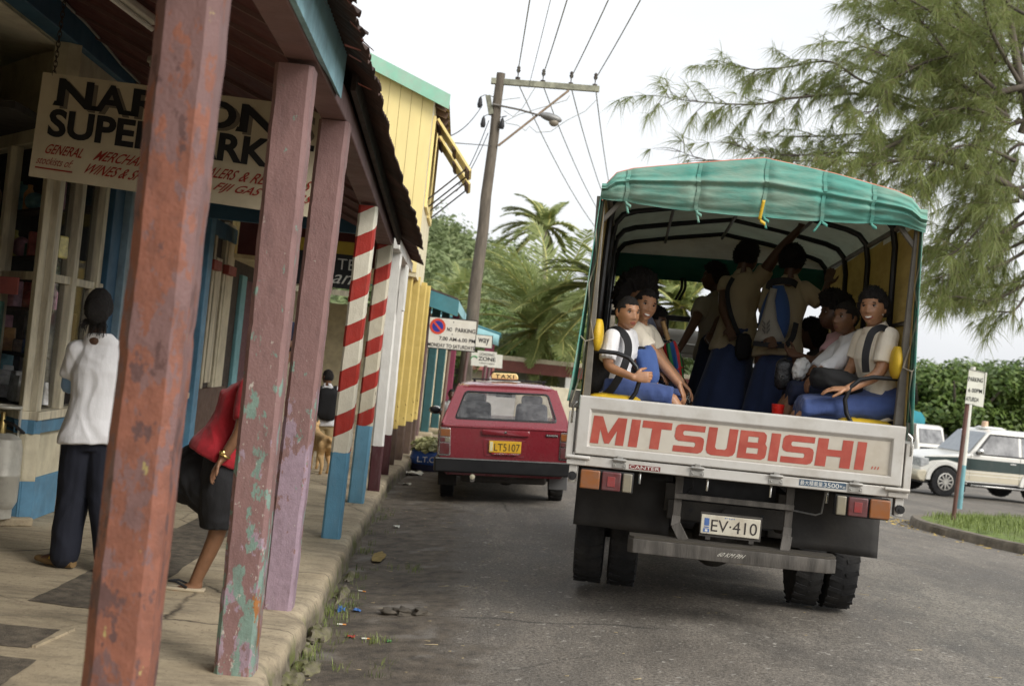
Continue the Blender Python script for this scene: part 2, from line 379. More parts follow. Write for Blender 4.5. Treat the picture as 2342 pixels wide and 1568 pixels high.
for c in ((-0.22, 9.9), (-0.3, 7.4), (-0.3, 6.75)):
    for _ in range(5): pts.append((c[0] + r.gauss(0, 0.06), c[1] + r.gauss(0, 0.1), road_z(c[0], c[1]) - 0.005))
blades('gutter_weeds', pts, 0.055, 12, M_BLADE, 0.028, 'thin green weeds sprouting along the gutter and kerb')
M_STONE = mat('mossy_stone', (0.11, 0.095, 0.068), 0.9, var=0.3, vs=11, col2=(0.24, 0.205, 0.15), bump=0.8, bs=30, dirt=0.8, dcol=(0.14, 0.16, 0.02), ds=6)
def rock(name, p, s, mt, label, grp, cat='stone'):
    mm = MB(); sd = r.uniform(0, 50); mm.ball((0, 0, 0), 1, 22, 14)
    for i, q in enumerate(mm.v):
        q = q.normalized() * (1 + 0.5 * fbm(q * 1.6 + V((sd, 0, 0)), 4) + 0.25 * abs(mnoise.noise(q * 2.2 + V((0, sd, 0))))); mm.v[i] = V((q.x * s[0], q.y * s[1], q.z * s[2])) + V(p)
    o = mm.build(name, mt, smooth=60); recenter(o, V(p) - V((0, 0, s[2] * 0.6))); return tag(o, label, cat, grp)
for i, (x, y, a, b, c_) in enumerate([(-0.66, 7.55, .07, .22, .07), (-0.70, 7.15, .06, .15, .06), (-0.64, 6.75, .07, .16, .06), (-0.68, 6.45, .06, .13, .07), (-0.63, 6.15, .07, .13, .06), (-0.69, 5.95, .06, .12, .07), (-0.65, 8.9, .05, .3, .045), (-0.66, 9.6, .04, .25, .04)]):
    rock('kerb_stone', (x, y, -0.088), (a, b * .9, c_ * .95), M_STONE, 'rough mossy stone lying in the gutter against the pavement edge', 'kerb foot stones')
for x, y, s_ in ((-0.28, 8.22, .06), (-0.19, 8.2, .07), (-0.08, 8.19, .06)):
    rock('loose_cobble', (x, y, road_z(x, y) + 0.008), (s_, s_ * 0.9, 0.03), mat('mud_stone', (0.085, 0.072, 0.055), 0.8, var=0.3, bump=0.5), 'dark muddy cobble half buried in the gutter dirt', 'cobbles in the gutter dirt')
# ------------------------------------------------------------------ left side: shop, veranda, yellow house, teal shop
M_CREAM = mat('cream_paint', srgb(216, 207, 180), 0.6, var=0.12, vs=3, dirt=0.35, dcol=srgb(120, 100, 70), ds=5, bump=0.15)
M_CREAMW = mat('cream_weathered', srgb(220, 211, 186), 0.7, var=0.2, vs=5, dirt=0.6, dcol=srgb(95, 75, 50), ds=3, vscale=(3, 3, 0.5), bump=0.3)
M_BLUE = mat('blue_paint', srgb(92, 140, 170), 0.5, var=0.15, vs=4, dirt=0.3, dcol=srgb(60, 70, 80), ds=6, bump=0.15)
M_DBLUE = mat('deep_blue_paint', srgb(60, 100, 128), 0.55, var=0.15, vs=3, dirt=0.2, dcol=srgb(40, 60, 70))
M_LBLUE = mat('pale_blue_board', srgb(150, 195, 205), 0.6, var=0.14, vs=3, dirt=0.6, dcol=srgb(50, 70, 75), ds=3.5, vscale=(2, 1, 1))
M_MAROON = mat('maroon_boards', srgb(92, 45, 42), 0.7, var=0.2, vs=4, dirt=0.3, dcol=srgb(40, 22, 20))
M_BROWN = mat('brown_paint', srgb(98, 76, 66), 0.65, var=0.2, vs=6, dirt=0.4, dcol=srgb(60, 48, 42))
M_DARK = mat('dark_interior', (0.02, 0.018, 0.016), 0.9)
M_DWOOD = mat('dark_timber', (0.055, 0.042, 0.034), 0.8, var=0.3, vs=5, bump=0.4)
M_GREY = mat('grey_metal', (0.3, 0.3, 0.29), 0.5, 0.4, var=0.2)
M_WHITE = mat('white_paint', srgb(226, 224, 216), 0.55, var=0.06, vs=4, dirt=0.25, dcol=srgb(150, 140, 120), ds=4, bump=0.1)
M_BLACK = mat('black_paint', (0.012, 0.012, 0.014), 0.5)
M_INK = mat('black_lettering', (0.01, 0.01, 0.012), 0.6)
M_SHOPGLASS = glass('shop_glass', (0.02, 0.024, 0.026), 0.03, 0.30, 0.10)
M_TIN = mat('rusty_tin', (0.075, 0.052, 0.045), 0.75, 0.1, var=0.4, vs=3, col2=(0.11, 0.06, 0.045), dirt=0.6, dcol=(0.03, 0.026, 0.024), ds=2, bump=0.3)
M_TINRED = mat('red_rust_tin', srgb(150, 85, 70), 0.8, var=0.3, vs=6, dirt=0.5, dcol=srgb(70, 45, 38))

def peel(name, base, base2, under, k0, k1, stripe=None, foot=None, foot_z=0.0, dirt=0.5):
    """layered flaking paint: under = [(colour, noise scale, threshold at foot, threshold at top)], z measured from the post foot"""
    t = Nt(name); x, y, z = t.sep()
    c = t.mix(t.step(t.noise(2.5, 5, 0.6), 0.3, 0.7), base, base2)
    if stripe:
        sp = t.math('ADD', t.math('MULTIPLY', z, 1.0), t.math('ADD', t.math('MULTIPLY', t.math('ADD', x, t.math('MULTIPLY', y, 0.6)), stripe[2]), t.math('MULTIPLY', t.noise(6, 3), 0.02)))
        s = t.math('GREATER_THAN', t.math('FRACT', t.math('DIVIDE', t.math('ADD', sp, stripe[3]), stripe[1])), stripe[4])
        c = t.mix(s, c, t.mix(t.step(t.noise(9, 4), 0.3, 0.7), stripe[0], tuple(v * 0.8 for v in stripe[0])))
    for i, (uc, sc, t0, t1) in enumerate(under):
        n = t.noise(sc, 7, 0.66, t.co((1.6, 1.6, 0.75), loc=(i * 3.7, i * 1.9, i * 5.1)))
        th = t.ramp(t.math('DIVIDE', z, 3.0), [(0.0, t0), (1.0, t1)])
        mk = t.step(t.math('ADD', t.math('SUBTRACT', n, th), 0.5), 0.49, 0.505)
        c = t.mix(mk, c, t.mix(t.step(t.noise(25, 4), 0.3, 0.7), tuple(v * 0.8 for v in uc), uc))
    if foot:
        zz = t.math('ADD', z, t.math('MULTIPLY', t.math('SUBTRACT', t.noise(7, 4), 0.5), 0.06))
        fc = t.mix(t.step(t.noise(5, 5), 0.3, 0.7), foot, tuple(v * 0.8 for v in foot))
        c = t.mix(t.math('LESS_THAN', zz, foot_z), c, fc)
    if dirt: c = t.mix(t.math('MULTIPLY', t.step(t.noise(6, 7, 0.7, t.co((2, 2, 0.6), loc=(8, 8, 8))), 0.52, 0.72), dirt), c, tuple(v * 0.42 for v in base))
    t.set('Base Color', c); t.set('Roughness', t.ramp(t.noise(8, 4), [(0.3, 0.5), (0.7, 0.75)]))
    t.bump(t.math('ADD', t.noise(22, 5, 0.6, t.co((1, 1, 0.5))), t.math('MULTIPLY', t.noise(90, 3), 0.4)), 0.5, 0.01)
    return t.mat
MAUVE = srgb(128, 98, 95); MAUVE2 = srgb(140, 108, 104)
MINT, LILAC, ORNG, CHIP = srgb(126, 150, 138), srgb(160, 138, 150), srgb(160, 104, 50), srgb(176, 160, 104)
M_POST1 = peel('post_paint_orange', srgb(116, 88, 85), srgb(130, 99, 95), [(srgb(148, 95, 76), 3.6, 0.42, 0.62), (srgb(140, 90, 72), 11.0, 0.47, 0.62), (srgb(104, 76, 72), 6.0, 0.55, 0.66), (CHIP, 8.5, 0.66, 0.70)], 0, 0, dirt=0.6)
M_POST2 = peel('post_paint_mint', MAUVE, MAUVE2, [(LILAC, 7.0, 0.52, 0.78), (MINT, 9.0, 0.50, 0.70), (srgb(190,180,170), 30.0, 0.63, 0.70), (CHIP, 11.0, 0.69, 0.76), (ORNG, 5.0, 0.58, 1.0)], 0, 0, dirt=0.55)
M_POST3 = peel('post_paint_lilac', MAUVE, MAUVE2, [(MINT, 6.5, 0.50, 0.74), (LILAC, 4.2, 0.34, 0.90), (MAUVE2, 7.0, 0.60, 0.6), (srgb(190,180,170), 30.0, 0.66, 0.70)], 0, 0, dirt=0.35)
RED = srgb(176, 48, 36); WHT = srgb(226, 220, 202)
M_BARB = peel('red_white_stripes', WHT, srgb(214, 206, 186), [(srgb(130, 110, 85), 9, 0.66, 0.9)], 0, 0, (RED, 0.36, -0.55, 0.03, 0.53), srgb(104, 160, 190), 0.70, dirt=0.12)
M_BARB2 = peel('red_white_stripes_worn', srgb(216, 208, 188), srgb(200, 190, 165), [(srgb(120, 104, 80), 7, 0.57, 0.85)], 0, 0, (RED, 0.36, -0.55, 0.12, 0.55), srgb(112, 165, 192), 0.78, dirt=0.25)
M_WPOST = peel('white_post_paint', srgb(232, 230, 224), srgb(215, 212, 204), [(srgb(150, 130, 95), 9, 0.66, 0.95)], 0, 0, None, srgb(84, 42, 46), 0.5, dirt=0.1)
M_YPOST = peel('yellow_post_paint', srgb(208, 184, 108), srgb(192, 166, 86), [(srgb(120, 95, 40), 12, 0.57, 0.85)], 0, 0, None, srgb(88, 70, 60), 0.5, dirt=0.15)
M_BEAM = mat('mauve_beam_paint', MAUVE, 0.65, var=0.15, vs=3, dirt=0.4, dcol=srgb(90, 60, 60), bump=0.25)

# --- veranda along the first shop
def dzr(y): return -0.058 * max(0.0, y - 7.3)
def eave_x(y): return lerp(-0.60, -0.5, ss(8, 13, y))
ver = thing('shop_veranda', 'shop veranda on flaking painted posts with a rusty corrugated roof over the pavement', 'veranda', (-0.8, 8, 0.1))
def post(x, y, w, d, top, mt, label, lean=(0, 0), bev=0.012, parent=ver, z0=0.1, foot=None, cham=None):
    m = MB(); n = 170; rings = []
    for i in range(n + 1):
        f = i / n; z = z0 + (top - z0) * f; cx, cy = x + lean[0] * f, y + lean[1] * f; c = cham or min(0.02, w * 0.12)
        q = [(-w / 2 + c, -d / 2), (w / 2 - c, -d / 2), (w / 2, -d / 2 + c), (w / 2, d / 2 - c), (w / 2 - c, d / 2), (-w / 2 + c, d / 2), (-w / 2, d / 2 - c), (-w / 2, -d / 2 + c)]
        k = 0.0025 * mnoise.noise(V((z * 6, x, y)))
        ch_ = [.012 * max(0, mnoise.noise(V((z * 5.5, cq * 9.1, x * 7 + y))) - .28) + .010 * max(0, mnoise.noise(V((z * 19, cq * 3.7, y))) - .35) for cq in (0, 0, 1, 1, 2, 2, 3, 3)]; ch_ = [ch_[7]] + ch_[:7]
        rings.append([V((cx + a * (1 - ch_[e_] * 8) + k + 0.002 * mnoise.noise(V((a * 50, z * 14, y))), cy + b * (1 - ch_[e_] * 8) + k, z)) for e_, (a, b) in enumerate(q)])
    m.loft(rings); o = m.build('post', mt, None, smooth=25)
    recenter(o, (x, y, z0)); o.parent = parent; o.location = V((x, y, z0)) - wloc(parent); o['label'] = label; return o
post(-0.885, 3.72, 0.185, 0.19, 2.93, M_POST1, 'orange and mauve flaking post, nearest of the veranda posts', (0.01, 0), cham=.035)
post(-0.885, 5.94, 0.180, 0.18, 2.915, M_POST2, 'mauve post flaking to mint green and lilac beside the man in red', (-0.015, 0))
post(-0.905, 7.44, 0.175, 0.18, 2.94, M_POST3, 'mauve post with a pale lilac worn foot', (0.035, 0))
post(-0.888, 10.30, 0.15, 0.155, 2.79, M_BARB, 'cleaner red and white striped post with blue foot', (0.025, 0))
post(-0.893, 12.80, 0.16, 0.155, 2.72, M_BARB2, 'worn red and white striped post with blue foot', (0.025, 0))
m = MB(); m.bar((-0.872, -4.8, 3.0), (-0.872, 7.35, 3.02), 0.15, 0.15); m.bar((-0.872, 7.35, 3.02), (-0.872, 13.0, 2.76), 0.15, 0.15)
m.build('post_beam', M_BEAM, ver, bevel=0.008)
m = MB(); m.loft([[V((x, y, z)) for x, z in ((-0.794, 2.945 + (0.02 if y > 6 else 0)), (-0.768, 2.945), (-0.760, 3.2), (-0.786, 3.2))] for y in (-4.8, 2.2, 4, 5.9, 6.3, 6.72)])
m.build('fascia_board', M_LBLUE, ver, smooth=0)
m = MB(); m.bar((-0.75, 7.1, 3.13), (-0.75, 13.1, 2.80), 0.03, 0.12); m.build('eave_plate', M_DWOOD, ver)
def roof_pt(u, v, th=0.0):
    y = -4.9 + 18.15 * v; ex = eave_x(y)
    rag = 0.025 * mnoise.noise(V((y * 3.1, 0, 0))) + (0.05 * mnoise.noise(V((math.floor(y / 0.66), 5, 0))))
    if y < 7.2: rag += 0.045 * mnoise.noise(V((y * 9, 2, 0)))
    if u < 0.80: t = u / 0.80; x = lerp(-3.1, -0.83, t); z = lerp(4.2, 3.235, t)
    else: t = (u - 0.80) / 0.20; x = lerp(-0.83, ex + rag * t, t); z = lerp(3.235, 3.085 - 0.0 * rag, t)
    return V((x, y, z + dzr(y) + 0.011 * math.sin(y * 2 * math.pi / 0.072) + 0.02 * mnoise.noise(V((x * 1.5, y * 0.7, 0))) + th))
m = MB(); m.grid(16, 1900, roof_pt); o = m.build('roof_sheet', M_TIN, ver, smooth=60, solid=0.003)
r = random.Random(5)     # broken eave pieces
for i in range(12):
    m = MB(); y = r.uniform(4.3, 6.9); p = V((eave_x(y) - r.uniform(0.0, 0.12), y, 3.08 - r.uniform(0.0, 0.04))); d = V((r.uniform(.03, .075), r.uniform(-.05, .1), r.uniform(-.07, .0)))
    m.add([p, p + V((0, .05, 0)), p + d + V((0, .03, 0)), p + d], [(0, 1, 2, 3)]); m.build('broken_sheet_edge', M_TINRED, ver, smooth=0)

m = MB()
for k in range(-11, 17):                # board ceiling below the rafters
    y0 = 2.3 + k * 0.63
    m.add([(-3.05, y0, 3.98 + dzr(y0)), (-0.93, y0, 3.10 + dzr(y0)), (-0.93, y0 + 0.60, 3.10 + dzr(y0 + .6)), (-3.05, y0 + 0.60, 3.98 + dzr(y0 + .6))], [(0, 1, 2, 3)])
m.build('ceiling', M_MAROON, ver, smooth=0, solid=0.012)
for k in range(-11, 17):
    y0 = 2.285 + k * 0.63; m = MB(); m.bar((-3.05, y0, 3.965 + dzr(y0)), (-0.93, y0, 3.085 + dzr(y0)), 0.028, 0.03); m.build('ceiling_batten', mat('batten_grey', srgb(120, 92, 88), 0.7), ver)
m = MB(); m.bar((-3.08, 13.2, 2.90), (-0.76, 13.2, 2.90), 0.05, 0.17); m.build('tie_beam', M_DBLUE, ver, bevel=0.006)
for a, b in (((-2.6, 6.5, 3.72), (-2.05, 7.7, 3.47)), ((-2.35, 8.9, 3.5), (-1.8, 10.1, 3.22))):
    t_ = thing('tube_lamp', 'white fluorescent tube fitting under the veranda ceiling, ' + ('nearer of two' if a[1] < 7 else 'farther of two, beyond the sign'), 'lamp', a, 0, 'tube lamps under the veranda')
    m = MB(); m.bar(a, b, 0.09, 0.05); m.build('lamp_body', M_WHITE, t_, bevel=0.01)
    m = MB(); a2, b2_ = V(a) - V((0, 0, .045)), V(b) - V((0, 0, .045)); m.tube([a2, b2_], 0.016); m.build('tube', mat('lamp_tube', (0.8, 0.8, 0.78), 0.3), t_)
m = MB()
for k, (dx, z) in enumerate(((0.02, 3.93), (0.045, 3.99), (0.03, 4.05))): m.tube([(-3.03 + dx, 5.5 + i * 0.5, z + dzr(5.5 + i * .5) * 0.9 + 0.012 * math.sin(i * 1.7 + k)) for i in range(15)], 0.011)
m.build('cable_run', M_GREY, ver)

# --- supermarket building
shop = thing('corner_shop', 'cream and blue painted shop with tall display windows under the veranda', 'shop', (-3.1, 9.43, 0.1))
FX = -3.1; SPL = V((-0.4, 0.53, 0)).normalized()           # splayed entrance window runs from the corner
cor = V((FX, 9.43, 0))
def wallseg(m, a, b, z0, z1, th, mi=0):
    a, b = V(a), V(b); d = (b - a).normalized(); n = V((d.y, -d.x, 0))   # outward normal
    m.add([V((p.x, p.y, z)) for z in (z0, z1) for p in (a - n * 0.0 + n * th, b + n * th, b - n * 0.1, a - n * 0.1)], [(0, 1, 2, 3), (7, 6, 5, 4), (0, 4, 5, 1), (1, 5, 6, 2), (2, 6, 7, 3), (3, 7, 4, 0)], mi)
s_end = cor + SPL * 2.6; e1 = V((FX, 14.6, 0))
def both(name, z0, z1, th, mt, y1=None):
    m = MB(); wallseg(m, s_end, cor, z0, z1, th); wallseg(m, cor, V((FX, y1 or 14.6, 0)), z0, z1, th); return m.build(name, mt, shop, bevel=0.004)
both('plinth', 0.1, 0.42, 0.012, M_BLUE); both('base_panel', 0.42, 0.77, 0.0, M_CREAM); both('sill_band', 0.77, 0.872, 0.05, M_BLUE); both('window_sill', 0.872, 0.935, 0.075, M_CREAMW)
both('window_head', 2.95, 3.08, 0.03, M_CREAM); both('upper_wall', 3.08, 3.66, 0.0, M_CREAM)
m = MB(); m.bb((FX - 0.1, 8.0, 3.66), (FX + 0.06, 15, 3.88)); m.build('wall_beam', M_DBLUE, shop, bevel=0.006)
m = MB(); m.bb((FX - 0.1, 3.0, 3.66), (FX + 0.06, 7.99, 3.88)); m.build('wall_beam', M_DBLUE, shop, bevel=0.006)
m = MB(); m.add([(-3.2, 3, 3.64), (-3.2, 12, 3.64), (-6.5, 12, 3.9), (-6.5, 3, 3.9)], [(0, 1, 2, 3)]); m.build('porch_ceiling', M_CREAM, shop, solid=0.02)
m = MB(); m.bb((-3.2, 4, 3.885), (-3.1, 15, 5.2)); m.build('gable_wall', M_CREAM, shop)
m = MB(); m.bb((-3.3, -5, 0.1), (-3.2, 5.2, 4.6)); m.bb((-6.5, 5.1, .1), (-3.2, 5.2, 4.6)); m.bb((-6.6, -5, .1), (-6.5, 15, 5)); m.bb((-6.5, -5, 4.5), (-3.1, 15, 4.6)); m.bb((-3.2, -5, 3.9), (-3.1, 4, 4.6)); m.bb((-6.5, -5.1, .1), (-3.2, -5, 4.6)); m.build('side_wall', M_CREAM, shop)
def upright(p, w, z0, z1, mt, name='mullion', th=0.05, d=V((0, 1, 0))):
    m = MB(); n = V((d.y, -d.x, 0)); p = V(p); m.add([V((q.x, q.y, z)) for z in (z0, z1) for q in (p - d * w / 2 + n * th, p + d * w / 2 + n * th, p + d * w / 2 - n * 0.05, p - d * w / 2 - n * 0.05)], [(0, 1, 2, 3), (7, 6, 5, 4), (0, 4, 5, 1), (1, 5, 6, 2), (2, 6, 7, 3), (3, 7, 4, 0)]); return m.build(name, mt, shop, bevel=0.006)
for y, w in ((9.49, 0.11), (10.02, 0.10), (10.66, 0.10)): upright((FX, y, 0), w, 0.935, 2.95, M_CREAMW)
upright(cor + SPL * 0.05, 0.09, 0.935, 2.95, M_CREAMW, d=-SPL)
for k in (0.95, 1.9): upright(cor + SPL * k, 0.08, 0.935, 2.95, M_CREAMW, d=-SPL)
for y0, y1 in ((9.545, 9.97), (10.07, 10.61), (10.71, 10.87), (11.5, 12.4), (12.45, 13.4), (13.45, 14.55)):
    m = MB(); m.bb((FX - 0.03, y0, 1.90), (FX + 0.03, y1, 1.96)); m.build('glazing_bar', M_CREAMW, shop, bevel=0.005)
m = MB(); a, b = cor + SPL * 0.1, cor + SPL * 2.5; m.bar((a.x, a.y, 1.93), (b.x, b.y, 1.93), 0.05, 0.06); m.build('glazing_bar', M_CREAMW, shop)
m = MB(); m.bb((FX - 0.06, 10.88, 0.935), (FX + 0.05, 11.18, 2.95)); m.build('pilaster', M_DBLUE, shop, bevel=0.006)
m = MB(); m.bb((FX - 0.06, 11.185, 0.1), (FX + 0.11, 11.40, 3.08)); m.build('pilaster', mat('pale_grey_blue', srgb(140, 165, 180), 0.45, var=0.2, dirt=0.3), shop, bevel=0.006)
for y in (12.42, 13.42): upright((FX, y, 0), 0.07, 0.935, 2.95, M_CREAMW)
m = MB(); m.bb((FX - 0.1, 14.6, 0.1), (FX + 0.12, 14.86, 3.66)); m.build('corner_post', M_BLUE, shop, bevel=0.008)
m = MB(); m.bb((FX - 0.012, 9.5, 0.94), (FX - 0.006, 14.6, 2.95)); m.build('window_pane', M_SHOPGLASS, shop, smooth=0)
m = MB(); nn = V((SPL.y, -SPL.x, 0)); a, b = cor - nn * -0.0, s_end; m.add([(a.x, a.y, .94), (b.x, b.y, .94), (b.x, b.y, 2.95), (a.x, a.y, 2.95)], [(0, 1, 2, 3)]); m.build('window_pane', M_SHOPGLASS, shop, smooth=0)
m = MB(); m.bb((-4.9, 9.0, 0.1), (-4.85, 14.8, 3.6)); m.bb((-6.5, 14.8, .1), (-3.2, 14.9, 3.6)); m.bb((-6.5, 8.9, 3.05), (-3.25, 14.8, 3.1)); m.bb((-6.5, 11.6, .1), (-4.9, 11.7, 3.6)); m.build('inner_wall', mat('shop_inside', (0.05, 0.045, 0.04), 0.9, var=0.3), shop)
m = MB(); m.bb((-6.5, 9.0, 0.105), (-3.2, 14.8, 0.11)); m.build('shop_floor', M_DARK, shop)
# goods in the window
GC = [srgb(180, 92, 84), srgb(90, 104, 150), srgb(215, 196, 110), srgb(226, 222, 212), srgb(80, 130, 112), srgb(206, 150, 168), srgb(140, 112, 84), srgb(220, 160, 100), srgb(110, 165, 180)]
GM = [mat('goods_%s' % n, c, 0.35, var=0.4, vs=14, col2=tuple(min(1, v * 1.5 + .05) for v in c)) for n, c in zip(('red', 'blue', 'yellow', 'white', 'green', 'pink', 'brown', 'orange', 'cyan'), GC)]
r = random.Random(11)
for zi, z in enumerate((0.96, 1.32, 1.68, 2.08, 2.45)):
    m = MB(); a = cor + SPL * 0.35 + nn * 0.14; b = cor + SPL * 2.2 + nn * 0.22; m.bar((a.x, a.y, z), (b.x, b.y, z), 0.18, 0.02); o = m.build('window_shelf', M_DWOOD, shop)
    for k in range(13):
        p = cor + SPL * (0.34 + k * 0.145 + r.uniform(-.04, .04)) + nn * r.uniform(0.09, 0.2); mi = (3 if z < 1.2 else r.randrange(9)); kind = r.random(); m = MB()
        h = r.uniform(.09, .26); lb = ('white folded rice sack' if z < 1.2 else ['red', 'blue', 'yellow', 'white', 'green', 'pink', 'brown', 'orange', 'pale blue'][mi] + ' packaged goods') + ' on the shop window shelf ' + ('at sill height', 'second from the sill', 'third from the sill', 'just above the glazing bar', 'at the top')[zi]
        if z < 1.2: m.box((p.x, p.y, z + .01 + h / 2), (.17, .13, h), Matrix.Rotation(r.uniform(0, 1), 3, 'Z'), 0, (.85, .85))
        elif kind < .5: m.box((p.x, p.y, z + .01 + h / 2), (r.uniform(.06, .13), .08, h), Matrix.Rotation(r.uniform(0, 1.5), 3, 'Z'), 0, (.95, .95))
        elif kind < .8: m.lathe([(.001, 0), (.045, .005), (.045, h * .65), (.02, h * .85), (.02, h), (.001, h)], (p.x, p.y, z + .01), n=12)
        else: m.ball((p.x, p.y, z + .01 + h * .4), (.08, .07, h * .4), 10, 8)
        o = m.build('shop_goods', GM[mi], bevel=0.01 if kind < .5 else 0); recenter(o, (p.x, p.y, z + .01)); tag(o, lb, 'goods', 'goods in the shop window')
for k in range(10):
    y = 9.7 + k * 0.27; m = MB(); h = r.uniform(.3, .9); m.box((-3.55 - r.uniform(0, .5), y, 0.95 + h / 2), (r.uniform(.15, .3), .2, h), Matrix.Rotation(r.uniform(0, 1), 3, 'Z')); mi = r.randrange(9)
    o = m.build('shop_goods', GM[mi], bevel=0.01); recenter(o, (m.v[0].x, m.v[0].y, .95)); tag(o, ['red', 'blue', 'yellow', 'white', 'green', 'pink', 'brown', 'orange', 'pale blue'][mi] + ' stock carton stacked behind the street side shop window', 'goods', 'cartons behind the shop window')
m = MB(); p = atY(12, 652, 9.78); m.box((p.x, p.y, p.z), (.33, .012, .13), Matrix.Rotation(R(-37), 3, 'Z')); o = m.build('price_card', mat('pink_card', srgb(205, 120, 118), .6), None); recenter(o, p); tag(o, 'small pink card with clipped corners stuck inside the shop window', 'card')

# gas bottle by the window
gb = thing('gas_cylinder', 'dented grey gas cylinder standing on a low step under the shop window', 'gas cylinder', (-3.34, 9.62, .1))
gc_ = (-3.245, 9.33, .16); M_GASB = mat('gas_grey', srgb(196, 193, 182), .45, .2, var=.1, vs=5, dirt=.45, dcol=srgb(104, 92, 78), ds=5, bump=.1)
m = MB(); m.box((-3.36, 9.42, .13), (.62, .42, .06), Matrix.Rotation(R(37), 3, 'Z')); struct(m.build('step', M_CONC, bevel=.01))
m = MB(); m.lathe([(.001, .06), (.13, .07), (.155, .12), (.157, .30), (.160, .305), (.160, .32), (.157, .325), (.157, .50), (.14, .57), (.09, .605), (.001, .61)], gc_, n=32); m.build('cylinder_body', M_GASB, gb)
m = MB(); m.lathe([(.115, 0), (.125, .0), (.125, .075), (.115, .075)], gc_, n=28); m.build('foot_ring', M_GASB, gb)
m = MB(); m.tube([(gc_[0] + .115 * math.cos(a), gc_[1] + .115 * math.sin(a), gc_[2] + .80) for a in [2 * math.pi * k / 24 for k in range(24)]], .012, 8, closed=True)
m.build('guard_ring', M_GASB, gb)
for a in (.4, 2.5, 4.6): m = MB(); m.bar((gc_[0] + .115 * math.cos(a), gc_[1] + .115 * math.sin(a), gc_[2] + .56), (gc_[0] + .115 * math.cos(a), gc_[1] + .115 * math.sin(a), gc_[2] + .80), .035, .008); m.build('guard_strut', M_GASB, gb)
m = MB(); m.lathe([(.001, .6), (.03, .6), (.03, .68), (.018, .70), (.018, .76), (.001, .76)], gc_, n=14); m.build('valve', mat('brass', (.4, .3, .12), .4, .9), gb)
m = MB(); m.tube([(gc_[0], gc_[1], gc_[2] + .7), (gc_[0] + .1, gc_[1] - .05, gc_[2] + .68), (gc_[0] + .14, gc_[1] + .05, gc_[2] + .62), (gc_[0] + .05, gc_[1] + .12, gc_[2] + .64), (gc_[0] - .2, gc_[1] + .2, gc_[2] + .7)], .012, 8); m.build('hose', M_BLACK, gb)

# --- neighbouring board front beyond the blue corner post
bf = thing('board_front', 'weathered cream board shopfront with narrow doors beyond the blue corner post', 'shopfront', (-3.15, 16.3, 0.1))
m = MB(); m.bb((-3.35, 14.9, 0.1), (-3.25, 22, 3.7)); m.build('wall', M_DWOOD, bf)
for y, w, mt, z0, z1 in ((15.15, .34, M_CREAMW, 1.9, 3.1), (15.62, .38, M_CREAMW, .95, 2.75), (16.05, .12, M_CREAM, .3, 3.1), (16.38, .36, M_CREAMW, 1.0, 2.6), (16.78, .12, M_CREAM, .3, 3.1), (17.15, .5, M_CREAM, .3, 3.1)):
    m = MB(); m.bb((-3.25, y - w / 2, z0), (-3.19, y + w / 2, z1)); m.build('board', mt, bf, bevel=0.005)
for y, w in ((15.9, .5), (16.9, .55)):
    m = MB(); m.bb((-3.19, y - w / 2, 2.42), (-3.11, y + w / 2, 2.54)); m.build('red_ledge', mat('red_ledge_paint', srgb(150, 66, 58), .6), bf, bevel=0.005)
m = MB(); m.bb((-3.25, 14.9, 0.1), (-3.17, 17.6, 0.93)); m.build('lower_panel', M_BROWN, bf)
m = MB(); m.bb((-3.17, 15.3, 0.3), (-3.155, 15.7, 0.75)); m.build('white_panel', M_WHITE, bf)
m = MB(); m.bb((-3.25, 18.2, 0.1), (-3.2, 18.6, 2.5)); m.build('door_frame', mat('sky_teal', srgb(120, 175, 185), .6), bf, bevel=.005)
m = MB(); m.bb((-3.25, 18.62, 0.1), (-3.22, 19.6, 2.45)); m.build('door', mat('maroon_door', srgb(95, 50, 60), .6), bf)
m = MB(); m.bb((-3.245, 14.9, 2.86), (-3.17, 22, 3.05)); m.build('head_beam', M_DBLUE, bf)

# --- hanging sign boards
M_SIGNC = mat('sign_cream', srgb(214, 204, 178), 0.6, var=0.08, vs=2.5, dirt=0.3, dcol=srgb(150, 130, 100), ds=3)
sg = thing('supermarket_sign', 'large cream hanging sign board with bold black and red lettering under the veranda', 'sign', (-1.95, 8.1, 2.45))
TL, TR = V((-2.84, 8.2, 3.19)), V((-1.02, 8.0, 3.12)); BL = V((-2.86, 8.2, 2.52)); BR = TR + (BL - TL) * 1.03
sx, sz = (BR - BL), (TL - BL); fn = V((sx.y, -sx.x, 0)).normalized()
m = MB(); m.add([p + fn * d for d in (0.0, -0.02) for p in (BL, BR, TR, TL)], [(0, 1, 2, 3), (7, 6, 5, 4), (0, 4, 5, 1), (1, 5, 6, 2), (2, 6, 7, 3), (3, 7, 4, 0)]); m.build('board', M_SIGNC, sg, smooth=0)
def sp(u, v, d=0.004): return BL + sx * u + sz * v + fn * d
M_SHADE = mat('grey_letter_shade', srgb(120, 112, 100), .6); M_RLET = mat('red_lettering', srgb(160, 52, 40), .6)
m = MB(); m2 = MB(); xs_ = [(0.063, 'N', .128), (0.203, 'A', .112), (0.332, 'R', .112), (.462, 'S', .085), (.565, 'O', .14), (0.718, 'N', .14), (.885, 'S', .085)]
for u, ch, wd in xs_:
    z0, z1 = (.70, .965) if ch != "'" else (.88, .965)
    write(m, ch, sp(u, z0, .006), sx * wd, sz * (z1 - z0), bold=0.03); write(m2, ch, sp(u + .014, z0 - .02, .003), sx * wd, sz * (z1 - z0), bold=0.03)
    if ch in 'NAR':            # slab feet of the letter style
        for f in ((0.0, 1.0) if ch != 'R' else (0.0, .95)): m.add([sp(u + wd * f - .012 + dx_, z0 + dz_, .006) for dx_, dz_ in ((0, 0), (.034, 0), (.028, .045), (.006, .045))], [(0, 1, 2, 3)])
    
